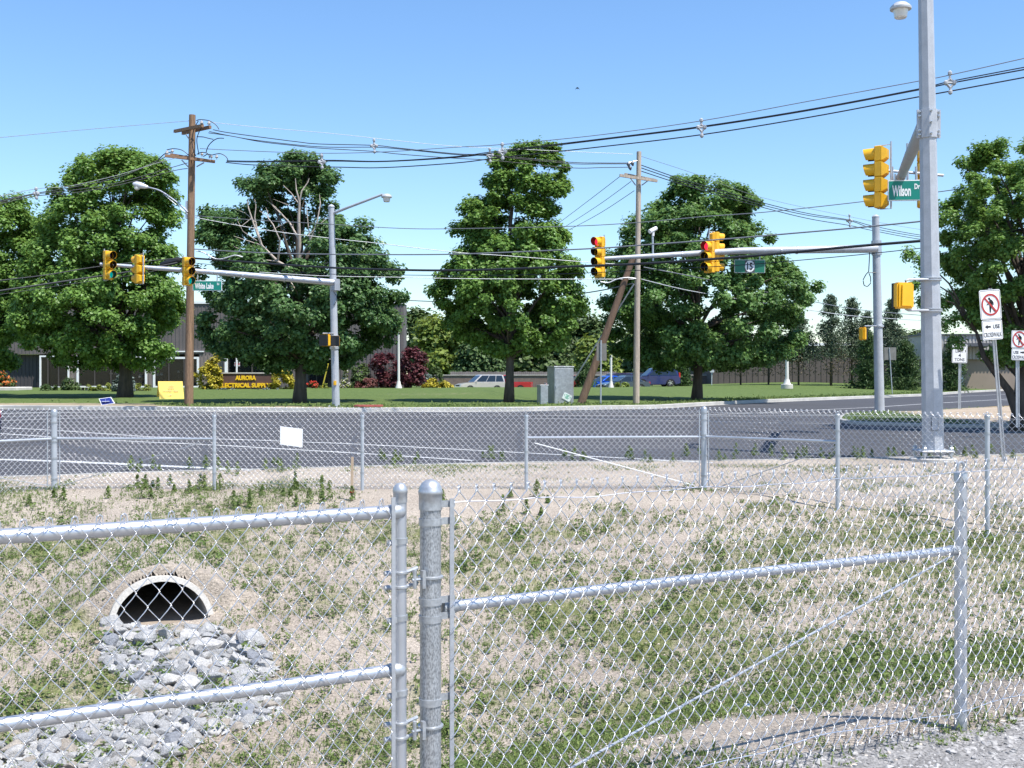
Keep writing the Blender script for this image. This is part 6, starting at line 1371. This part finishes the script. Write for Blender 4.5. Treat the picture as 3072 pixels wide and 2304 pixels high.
s2 = thing('no_pedestrians_sign', 'smaller no pedestrians sign on the island, arrow pointing right', 'sign', tuple(P(3053, 1279, 27)), 0, 'no pedestrians signs')
upost(s2, P(3053, 1282, 27), P(3052, 1000, 27), 0.06)
no_ped(s2, P(3058, 1018, 26.93), 0.395, 0.42, Matrix.Rotation(R(5), 4, 'Z') @ Matrix.Rotation(R(1.5), 4, 'Y'), False)
s3 = thing('weight_limit_sign', 'white sign reading weight limit 4 tons on the island', 'sign', tuple(P(2879, 1232, 41)))
upost(s3, P(2878, 1236, 41), P(2880, 1040, 41), 0.07); M_ = Matrix.Translation(Vector(P(2879, 1061, 40.93))) @ Matrix.Rotation(R(1.5), 4, 'Y')
mb = MB(); round_panel(mb, 0.555, 0.68, -.003, .003, .04); mb.xf(M_); pl = part('plate', mb, WHT, s3, smooth=0)
mb = MB(); frame(mb, .52, .645, -.0045, .012, .03); mb.xf(M_); part('plate_border', mb, INK, pl, smooth=0)
mb = MB()
for t_, z, w_ in (('WEIGHT', .235, .42), ('LIMIT', .095, .30), ('4', -.06, .09), ('TONS', -.215, .36)): put_text(mb, t_, 0, z, -.0055, w_, .105 if t_ != '4' else .125, .002, .008)
mb.xf(M_); part('lettering', mb, INK, pl, smooth=0)
def back_sign(label, bx, by, tx, ty, cx_, cy_, wpx, hpx, d):
    T = thing('traffic_sign', label, 'sign', tuple(P(bx, by, d)), 0, 'traffic signs seen from behind')
    mb = MB(); mb.tube([P(bx, by + 4, d), P(tx, ty, d)], 0.035, 6); part('post', mb, GALV, T)
    mb = MB(); round_panel(mb, wpx/F*d, hpx/F*d, .03, .036, .03); mb.xf(Matrix.Translation(Vector(P(cx_, cy_, d)))); part('plate_back', mb, mat('sign_back', (0.21, 0.20, 0.175), 0.6, 0.2), T)
back_sign('back of a traffic sign on a thin post between the cabinet and the weathered pole', 1802, 1225, 1803, 1021, 1805, 1056, 30, 52, 46)
back_sign('back of a traffic sign on a leaning post right of the island mast', 2677, 1180, 2668, 1043, 2671, 1061, 36, 38, 76)

# ------------------------------------------------------------------ cabinets
def cabinet(label, x0, x1, rzd, yt, yb, d, dep, door=True):
    c0, c1 = P(x0, yb, d), P(x1, yb, d); w = c1[0]-c0[0]; h = zpx(yt, d) - c0[2]
    T = thing('equipment_cabinet', label, 'cabinet', ((c0[0]+c1[0])/2, d + dep/2, c0[2]), R(0), 'grey roadside cabinets')
    M_ = mat('cabinet_metal', (0.40, 0.42, 0.44), 0.42, 0.55, 0.14, 4, fine=0.10, fs=14, bump=0.06, bs=6)
    mb = MB(); mb.box(((c0[0]+c1[0])/2, d + dep/2, c0[2] + h/2), (w, dep, h)); mb.bevel(0.012, 1); part('body', mb, M_, T)
    mb = MB(); mb.box(((c0[0]+c1[0])/2, d + dep/2, c0[2] + h + 0.012), (w + 0.05, dep + 0.05, 0.05)); mb.bevel(0.01, 1); part('lid', mb, M_, T)
    mb = MB(); mb.box(((c0[0]+c1[0])/2, d - 0.008, c0[2] + h*0.52), (w*0.94, 0.016, h*0.9)); mb.bevel(0.006, 1); dr = part('door', mb, M_, T)
    mb = MB(); mb.box((c0[0] + w*0.08, d - 0.03, c0[2] + h*0.5), (0.02, 0.03, 0.12)); part('handle', mb, BOLT, dr)
    mb = MB(); mb.box(((c0[0]+c1[0])/2, d + dep/2, c0[2] - 0.04), (w + 0.12, dep + 0.12, 0.12)); part('concrete_pad', mb, CONC, T)
    T.rotation_euler = (0, 0, R(rzd)); return T
tall_c = cabinet('tall grey metal equipment cabinet with a tilted green and white sticker', 1652, 1713, 16, 1101, 1222, 47.5, 1.0)
short_c = cabinet('short grey metal box beside the tall cabinet', 1616, 1640, 16, 1157, 1222, 46.6, 0.5)
mb = MB(); M_ = Matrix.Translation(Vector(P(1691, 1191, 47.46))) @ Matrix.Rotation(R(27), 4, 'Y'); round_panel(mb, 0.38, 0.29, -.004, .002, .02); mb.xf(M_); st_ = part('sticker', mb, mat('sticker_white', (0.62, 0.68, 0.66), 0.5), tall_c, smooth=0)
mb = MB()
for z, ws in ((.085, .18), (.045, .12), (.01, .10), (-.03, .2), (-.07, .15)): mb.add([(-ws/2, -.006, z-.01), (ws/2, -.006, z-.01), (ws/2, -.006, z+.012), (-ws/2, -.006, z+.012)], [[0,1,2,3]])
for x in (-.13, .14): mb.add([(x-.03, -.0065, .01), (x+.03, -.0065, .01), (x, -.0065, .075)], [[0,1,2]])
mb.xf(M_); part('sticker_print', mb, mat('sticker_green', (0.02, 0.30, 0.16), 0.5), st_, smooth=0)

# ------------------------------------------------------------------ white lamp posts on the lawn
def lamp_post(label, px, top, base, d, r0, r1, ped_=False, globe=True):
    x = (px - CX)/F*d; zb = zpx(base, d); T = thing('lamp_post', label, 'lamp post', (x, d, zb), 0, 'white lamp posts')
    WP = mat('post_white', (0.66, 0.63, 0.58), 0.6, 0, 0.08, 2)
    mb = MB(); mb.tube([(x, d, zb - .2), (x, d, zb + 0.5), (x, d, zpx(top, d))], [r0, r0*0.75, r1], 10); part('post', mb, WP, T)
    mb = MB(); mb.lathe([(r0*1.9, -.1), (r0*1.9, 0.05), (r0*1.2, 0.3), (r0, 0.5)], 12, c=(x, d, zb)); part('base', mb, WP, T)
    if ped_: mb = MB(); mb.lathe([(0.45, -.2), (0.45, 0.12), (0.42, 0.14)], 16, c=(x, d, zb)); part('concrete_footing', mb, CONC, T)
    if not globe: return
    c = (x, d, zpx(top, d)); mb = MB(); mb.lathe([(r1, 0), (0.16, 0.06), (0.19, 0.25), (0.12, 0.4), (0.02, 0.44)], 12, c=c); part('lamp_globe', mb, WP, T)
lamp_post('white lamp post in front of the purple tree', 1196, 1000, 1164, 83, 0.13, 0.07)
lamp_post('thin white post beside the bright blue hatchback', 1833, 1065, 1164, 88, 0.12, 0.09, globe=False)
lamp_post('thin white post rising behind the roof of the navy car', 1995, 1090, 1150, 116, 0.13, 0.10, globe=False)
lamp_post('tapered white lamp post on a concrete footing under the wide maple edge', 2361, 1020, 1158, 86, 0.19, 0.09, True)
mb = MB(); mb.tube([P(2135, 1155, 95), P(2136, 1105, 95)], 0.04, 6); mb.box(tuple(P(2136, 1110, 94.9)), (0.35, 0.02, 0.4)); o = part('lot_sign', mb, CABLE_PALE, loc=tuple(P(2135, 1155, 95))); tag(o, 'small pale sign on a thin post right of the navy car', 'sign')

# ------------------------------------------------------------------ yard signs on the left
af = thing('sandwich_board', 'yellow sandwich board with faint grey writing and an arrow', 'sign', tuple(P(505, 1198, 47.5)))
YB = mat('board_yellow', (0.86, 0.62, 0.13), 0.6, 0, 0.04, 2); d = 47.5
c4 = [P(479, 1197, d), P(552, 1196, d), P(547, 1144, d + .35), P(474, 1144, d + .35)]; b4 = [p + np.array([0, .03, 0]) for p in c4]
mb = MB(); mb.add(c4 + b4, [[0,1,2,3],[7,6,5,4],[1,0,4,5],[2,1,5,6],[3,2,6,7],[0,3,7,4]]); fp = part('front_panel', mb, YB, af, smooth=0)
c4 = [P(470, 1190, d + 1.0), P(543, 1190, d + 1.0), P(547, 1144, d + .42), P(474, 1144, d + .42)]; b4 = [p + np.array([0, .03, 0]) for p in c4]
mb = MB(); mb.add(c4 + b4, [[0,1,2,3],[7,6,5,4],[1,0,4,5],[2,1,5,6],[3,2,6,7],[0,3,7,4]]); part('rear_panel', mb, YB, af, smooth=0)
mb = MB(); M_ = Matrix.Translation(Vector(P(513, 1170, d + .17) + np.array([0, -.035, 0]))) @ Matrix.Rotation(R(-25), 4, 'X')
put_text(mb, 'USED', .0, .20, -.0, .22, .07, .003); put_text(mb, 'TREADS', .0, .09, 0, .30, .08, .003); put_text(mb, 'STUMPED TREES', .0, -.04, 0, .66, .085, .003)
mb.add([(-.1, 0, -.24), (.03, 0, -.24), (.03, 0, -.22), (-.1, 0, -.22)], [[0,1,2,3]]); mb.add([(.02, 0, -.265), (.09, 0, -.23), (.02, 0, -.195)], [[0,1,2]])
mb.xf(M_); part('lettering', mb, mat('faded_ink', (0.42, 0.36, 0.22), 0.7), fp, smooth=0)
d = 45.6; ys = thing('yard_sign', 'blue yard sign with a white edge lying tilted on the dirt', 'sign', tuple(P(320, 1214, d)))
c4 = [P(305, 1216, d), P(345, 1210, d), P(333, 1191, d + .15), P(296, 1196, d + .15)]; b4 = [p + np.array([0, .015, 0]) for p in c4]
mb = MB(); mb.add(c4 + b4, [[0,1,2,3],[7,6,5,4],[1,0,4,5],[2,1,5,6],[3,2,6,7],[0,3,7,4]]); part('board', mb, WHT, ys, smooth=0)
cc = sum(c4)/4; i4 = [cc + (p - cc)*.88 + np.array([0, -.004, 0]) for p in c4]; mb = MB(); mb.add(i4, [[0,1,2,3]]); part('print', mb, mat('yard_blue', (0.015, 0.03, 0.22), 0.5), ys, smooth=0)
w4 = [cc + (p - cc)*np.array([.6, 1, .16]) + np.array([-.05, -.008, .0]) for p in c4]; mb = MB(); mb.add(w4, [[0,1,2,3]]); part('white_stroke', mb, mat('print_pale', (0.35, 0.38, 0.5), 0.5), ys, smooth=0)
mb = MB(); 
for t in (.25, .75): p = c4[0]*(1-t) + c4[1]*t; mb.tube([tuple(p + np.array([0, .02, -.12])), tuple(p + np.array([0, .05, .25]))], 0.006, 5)
part('wire_leg', mb, GALV_WIRE, ys)
# bird
bd = thing('bird', 'tiny dark bird flying in the blue sky', 'bird', tuple(P(1732, 266, 70)))
mb = MB(); c = P(1732, 265, 70); s = 0.0208
mb.tube([c + np.array([0, -.14, .02]), c + np.array([0, -.08, .03]), c + np.array([0, 0, .035]), c + np.array([0, .1, .02]), c + np.array([0, .2, .0])], [.012, .03, .042, .03, .012], 8)
for sg in (-1, 1):
    w = [c + np.array([0, -.06, .05]), c + np.array([sg*.07, -.05, .03]), c + np.array([sg*.14, .02, -.08]), c + np.array([sg*.06, .05, .0]), c + np.array([0, .06, .03])]
    mb.add(w, [[0,1,2,3,4]]); mb.add([p + np.array([0, 0, -.008]) for p in w], [[4,3,2,1,0]])
part('body', mb, mat('bird_dark', (0.03, 0.035, 0.045), 0.7), bd)
# ------------------------------------------------------------------ store behind the maples
DB = 90.0
def bx_(mb, px0, px1, py0, py1, d, dep):   # box by 2212-wide pixels at depth d
    a = P2(px0, py1, d); b = P2(px1, py0, d); return mb.box(((a[0]+b[0])/2, d + dep/2, (a[2]+b[2])/2), (b[0]-a[0], dep, b[2]-a[2]))
SID = mat('board_siding', (0.20, 0.165, 0.15), 0.8, 0, 0.14, 0.8, fine=0.1, fs=10)
SIDG = mat('grey_board_siding', (0.125, 0.108, 0.105), 0.8, 0, 0.14, 0.8, fine=0.1, fs=10)
TRIM = mat('white_trim', (0.78, 0.78, 0.77), 0.5, 0, 0.03, 2)
store = thing('store_building', 'brown board sided store with white window trim behind the maples', 'building', tuple(P2(500, 835, DB)))
def siding(name, px0, px1, py0, py1, d, dep, m, pitch=0.3):
    mb = MB(); bx_(mb, px0, px1, py0, py1, d, dep); a = P2(px0, py1, d); b = P2(px1, py0, d)
    for x in np.arange(a[0] + pitch/2, b[0], pitch): mb.box((x, d - 0.02, (a[2]+b[2])/2), (0.06, 0.04, b[2]-a[2]-0.01))
    return part(name, mb, m, store, smooth=0)
siding('wall', -400, 872, 655, 765, DB, 2.5, SIDG)                # upper storey
siding('wall', -400, 86, 765, 842, DB + 0.6, 10, mat('dark_siding', (0.055, 0.05, 0.055), 0.8, 0, 0.1, 1))
siding('wall', 150, 166, 765, 842, DB, 0.5, SID); siding('wall', 318, 331, 765, 842, DB, 0.5, SID); siding('wall', 430, 487, 765, 842, DB, 0.5, SID)
siding('wall', 605, 665, 765, 842, DB, 0.5, SIDG); siding('wall', 725, 872, 765, 842, DB, 0.5, SIDG)
mb = MB(); bx_(mb, -400, 86, 762, 766, DB + 0.2, 1); bx_(mb, 320, 440, 758, 760.5, DB - 0.12, 0.1); bx_(mb, -400, 873, 651, 656, DB - 0.1, 2.7); part('fascia', mb, TRIM, store, smooth=0)
GLZ = bpy.data.materials.new('store_glass'); GLZ.use_nodes = True; n_ = GLZ.node_tree; b_ = n_.nodes['Principled BSDF']; b_.inputs['Base Color'].default_value = (.01, .014, .016, 1); b_.inputs['Roughness'].default_value = 0.05
tr_ = n_.nodes.new('ShaderNodeBsdfTransparent'); mx_ = n_.nodes.new('ShaderNodeMixShader'); mx_.inputs[0].default_value = 0.45; n_.links.new(tr_.outputs[0], mx_.inputs[1]); n_.links.new(b_.outputs[0], mx_.inputs[2]); n_.links.new(mx_.outputs[0], n_.nodes['Material Output'].inputs[0])
def window(px0, px1, py0, py1, fr=0.14, mull=()):
    a = P2(px0, py1, DB); b = P2(px1, py0, DB); mb = MB(); cz = (a[2]+b[2])/2; cx_ = (a[0]+b[0])/2
    for x in (a[0] + fr/2, b[0] - fr/2): mb.box((x, DB - .02, cz), (fr, .12, b[2]-a[2]))
    for z in (a[2] + fr/2, b[2] - fr/2): mb.box((cx_, DB - .018, z), (b[0]-a[0]-2*fr, .11, fr))
    w = part('window', mb, TRIM, store, smooth=0)
    for m_ in mull: x = (m_*K - CX)/F*DB; m3 = MB(); m3.box((x, DB - .016, cz), (0.10, .10, b[2]-a[2]-2*fr)); part('mullion', m3, mat('bronze', (.06, .05, .045), .5), w, smooth=0)
    mb = MB(); mb.box((cx_, DB + .03, cz), (b[0]-a[0]-2*fr, .02, b[2]-a[2]-2*fr)); part('pane', mb, GLZ, w, smooth=0)
window(86, 150, 768, 838, 0.12, (104, 127)); window(166, 318, 769, 838, 0.16, (205, 240, 280)); window(331, 430, 771, 838, 0.16, (365, 398)); window(487, 605, 766, 838, 0.20, (510, 545, 575))
# dim inside so the panes show depth
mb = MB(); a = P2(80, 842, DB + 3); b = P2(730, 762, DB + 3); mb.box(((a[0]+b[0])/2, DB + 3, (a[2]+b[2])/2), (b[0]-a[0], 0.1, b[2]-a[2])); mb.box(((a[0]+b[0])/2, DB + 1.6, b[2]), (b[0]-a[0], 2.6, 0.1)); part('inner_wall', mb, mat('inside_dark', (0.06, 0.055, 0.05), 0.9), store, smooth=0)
for px in (205, 240, 280, 345, 372, 400, 140):
    mb = MB(); p = P2(px, 822, DB + 0.9); mb.box((p[0], p[1], p[2] - .5), (1.0, .6, 1.1)); part('shelf', mb, mat('shelf_dark', (0.05, 0.045, 0.04), 0.8), store, smooth=0)
lampsh = []
for k, (px, py, s) in enumerate(((240,806,.5),(252,806,.6),(304,812,.75),(340,809,.55),(349,808,.55),(336,800,.4),(386,803,.4),(398,802,.4),(246,792,.45))):
    p = P2(px, py, DB + 0.55); T = thing('table_lamp', 'white shaded table lamp on display behind the store window', 'lamp', (p[0], p[1], p[2]-.3), 0, 'table lamps behind the store windows')
    mb = MB(); mb.lathe([(.30*s, -.18*s), (.13*s, .22*s)], 14, c=tuple(p)); part('lamp_shade', mb, TRIM, T); mb = MB(); mb.lathe([(.10*s, -.52), (.03*s, -.40), (.05*s, -.3), (.02*s, -.15*s)], 10, c=tuple(p)); part('lamp_stand', mb, SID, T)
# entrance
mb = MB(); bx_(mb, 660, 724, 774, 777, DB - 1.6, 1.7); part('entrance_canopy', mb, SIDG, store, smooth=0)
mb = MB(); bx_(mb, 668, 720, 777, 838, DB + 0.05, .06); dr = part('door', mb, GLASSD, store, smooth=0)
mb = MB()
for px in (667, 684, 702, 720): bx_(mb, px - .8, px + .8, 777, 838, DB - .02, .06)
part('door_frame', mb, mat('bronze', (.06, .05, .045), .5), dr, smooth=0)
mb = MB(); bx_(mb, 506, 518, 782, 791, DB - .06, .03); ps = part('open_sign', mb, WHT, store, smooth=0)
mb = MB(); p = P2(512, 786.5, DB - .07); put_text(mb, 'OPEN', p[0], p[2], p[1] - .005, .42, .2, .01, .02); part('open_lettering', mb, REDP, ps, smooth=0)
for px in (487.5, 511): 
    mb = MB(); bx_(mb, px - (2.2 if px < 500 else 1.2), px + (2.2 if px < 500 else 1.2), 745, 838, DB - .5, .2); part('column', mb, TRIM, store, smooth=0)
mb = MB(); mb.tube([P2(696, 838, DB - 3), P2(709, 785, DB - 3)], 0.05, 6); o = part('marker_rod', mb, mat('rod_yellow', (.55, .45, .05), .5), loc=tuple(P2(696, 838, DB-3))); tag(o, 'leaning yellow marker rod in front of the store entrance', 'rod')
# raised stone planter at the far left
mb = MB(); bx_(mb, -60, 37, 836, 848, 74.2, 2.4); mb.bevel(.05, 1); o = part('planter', mb, CONC, loc=tuple(P2(-10, 848, 74.2))); tag(o, 'low grey stone planter bed at the left edge', 'planter')
bn = thing('bench', 'small white topped bench between the round bush and the clipped hedge', 'bench', tuple(P2(180, 846, 73)))
mb = MB(); bx_(mb, 174, 188, 834, 837, 73, .5); part('seat', mb, TRIM, bn, smooth=0)
for px in (177, 185): mb = MB(); bx_(mb, px - 1, px + 1, 837, 846, 73.1, .3); part('leg', mb, SID, bn, smooth=0)

# brown store sign
sg = thing('store_sign', 'brown store sign with yellow letters between two golden shrubs', 'sign', tuple(P2(530, 842, 79)))
SB = mat('sign_brown', (0.115, 0.062, 0.052), 0.6, 0, 0.08, 2); d = 79
mb = MB(); bx_(mb, 468, 592, 807, 846, d, .5); mb.bevel(.02, 1); part('panel', mb, SB, sg, smooth=0)
mb = MB(); bx_(mb, 467, 593, 804.5, 807, d - .06, .62); part('coping', mb, CONC, sg, smooth=0)
mb = MB(); YL = mat('letter_yellow', (0.92, 0.58, 0.02), 0.5, 0, .03, 2); m_ = F*0 + K/F*d
c = P2(530.5, 816.3, d - .03); put_text(mb, 'AURORA', c[0], c[2], c[1], 44.5*m_, 10.2*m_, .06, .045)
c = P2(529, 832.3, d - .03); put_text(mb, 'ELECTRICAL SUPPLY', c[0], c[2], c[1], 111*m_, 10.0*m_, .06, .045); part('lettering', mb, YL, sg, smooth=0)
mb = MB(); mb.box(tuple(P2(549.5, 840, d - 1.2)), (.28, .25, .2)); mb.bevel(.03, 1); mb.lathe([(.03, -.3), (.03, 0)], 8, c=tuple(P2(549.5, 840, d-1.2))); o = part('flood_light', mb, BLK, loc=tuple(P2(549.5, 843, d-1.2))); tag(o, 'small black floodlight on the lawn in front of the store sign', 'floodlight')

# ------------------------------------------------------------------ far right building
far = thing('warehouse_building', 'long dark brown flat roofed building behind the conifers', 'building', tuple(P2(1760, 832, 118)))
WD = mat('dark_brown_wall', (0.10, 0.082, 0.072), 0.85, 0, 0.12, 0.5, fine=.08, fs=5)
mb = MB(); a = P2(1540, 840, 118); b = P2(1990, 744, 118); mb.box(((a[0]+b[0])/2, 126, (a[2]+b[2])/2 - .3), (b[0]-a[0], 16, b[2]-a[2]+.6))
for x in np.arange(a[0], b[0], 0.6): mb.box((x, 117.97, (a[2]+b[2])/2), (.06, .03, b[2]-a[2]-.4))
part('wall', mb, WD, far, smooth=0)
mb = MB(); mb.box(((a[0]+b[0])/2, 117.85, b[2]), (b[0]-a[0]+.2, .4, .28)); part('roof_edge', mb, TRIM, far, smooth=0)
mb = MB(); bx_(mb, 1950, 1990, 770, 773, 117.6, .3); part('wall_rail', mb, TRIM, far, smooth=0)
mb = MB(); bx_(mb, 1987, 1993, 719, 838, 116.8, .8); part('corner_post', mb, mat('post_dark', (.05, .055, .06), .6), far, smooth=0)
tan = thing('flat_building', 'low tan building with a ribbed pale upper band at right', 'building', tuple(P2(2100, 832, 112)))
mb = MB(); bx_(mb, 1996, 2500, 776, 842, 112, 14); part('wall', mb, mat('tan_wall', (0.27, 0.215, 0.165), 0.85, 0, 0.08, .5), tan, smooth=0)
mb = MB(); bx_(mb, 1996, 2500, 724, 776, 111.6, 14); a = P2(1996, 776, 111.6); b = P2(2500, 724, 111.6)
for x in np.arange(a[0], b[0], .35): mb.box((x, 111.57, (a[2]+b[2])/2), (.16, .07, b[2]-a[2]))
part('ribbed_band', mb, mat('ribbed_metal', (0.42, 0.385, 0.35), 0.6, .1, .05, .5), tan, smooth=0)
mb = MB(); bx_(mb, 1994, 2500, 721, 724, 111.4, 14.5); part('parapet', mb, mat('parapet_dark', (.10, .105, .11), .6), tan, smooth=0)
mb = MB(); bx_(mb, 2062, 2150, 741, 748, 109, 3); part('awning', mb, mat('awning_dark', (.09, .09, .10), .6), tan, smooth=0)
mb = MB(); bx_(mb, 2073, 2081, 765, 838, 110.5, .3); part('downpipe', mb, GALV, tan, smooth=0)
mb = MB(); bx_(mb, 2066, 2088, 763, 767, 110.3, .6); part('light_box', mb, TRIM, tan, smooth=0)
# long wall beyond the parking lot, with a board fence on top of the bank
fw = thing('long_wall', 'long low brown masonry wall behind the parked cars', 'wall', tuple(P2(1150, 840, 122)))
mb = MB(); bx_(mb, 930, 1565, 811, 845, 122, 1); part('masonry', mb, mat('brown_masonry', (0.17, 0.125, 0.105), .9, 0, .12, 1.5, fine=.12, fs=4), fw, smooth=0)
mb = MB(); bx_(mb, 928, 1566, 809.5, 811, 121.9, 1.2); part('coping', mb, CONC, fw, smooth=0)
bf = thing('board_fence', 'weathered board fence above the low brown wall', 'fence', tuple(P2(1150, 815, 125)))
mb = MB(); a = P2(975, 812, 125); b = P2(1330, 803, 125)
for k, x in enumerate(np.arange(a[0], b[0], .22)): mb.box((x, 125 + .01*(k % 2), (a[2]+b[2])/2 + .03*math.sin(k*1.7)), (.2, .03, b[2]-a[2]))
part('boards', mb, mat('grey_boards', (0.235, 0.20, 0.18), .9, 0, .2, 1), bf, smooth=0)
mb = MB(); mb.box(((a[0]+b[0])/2, 125.06, b[2]-.25), (b[0]-a[0], .05, .1)); part('rail', mb, SID, bf, smooth=0)
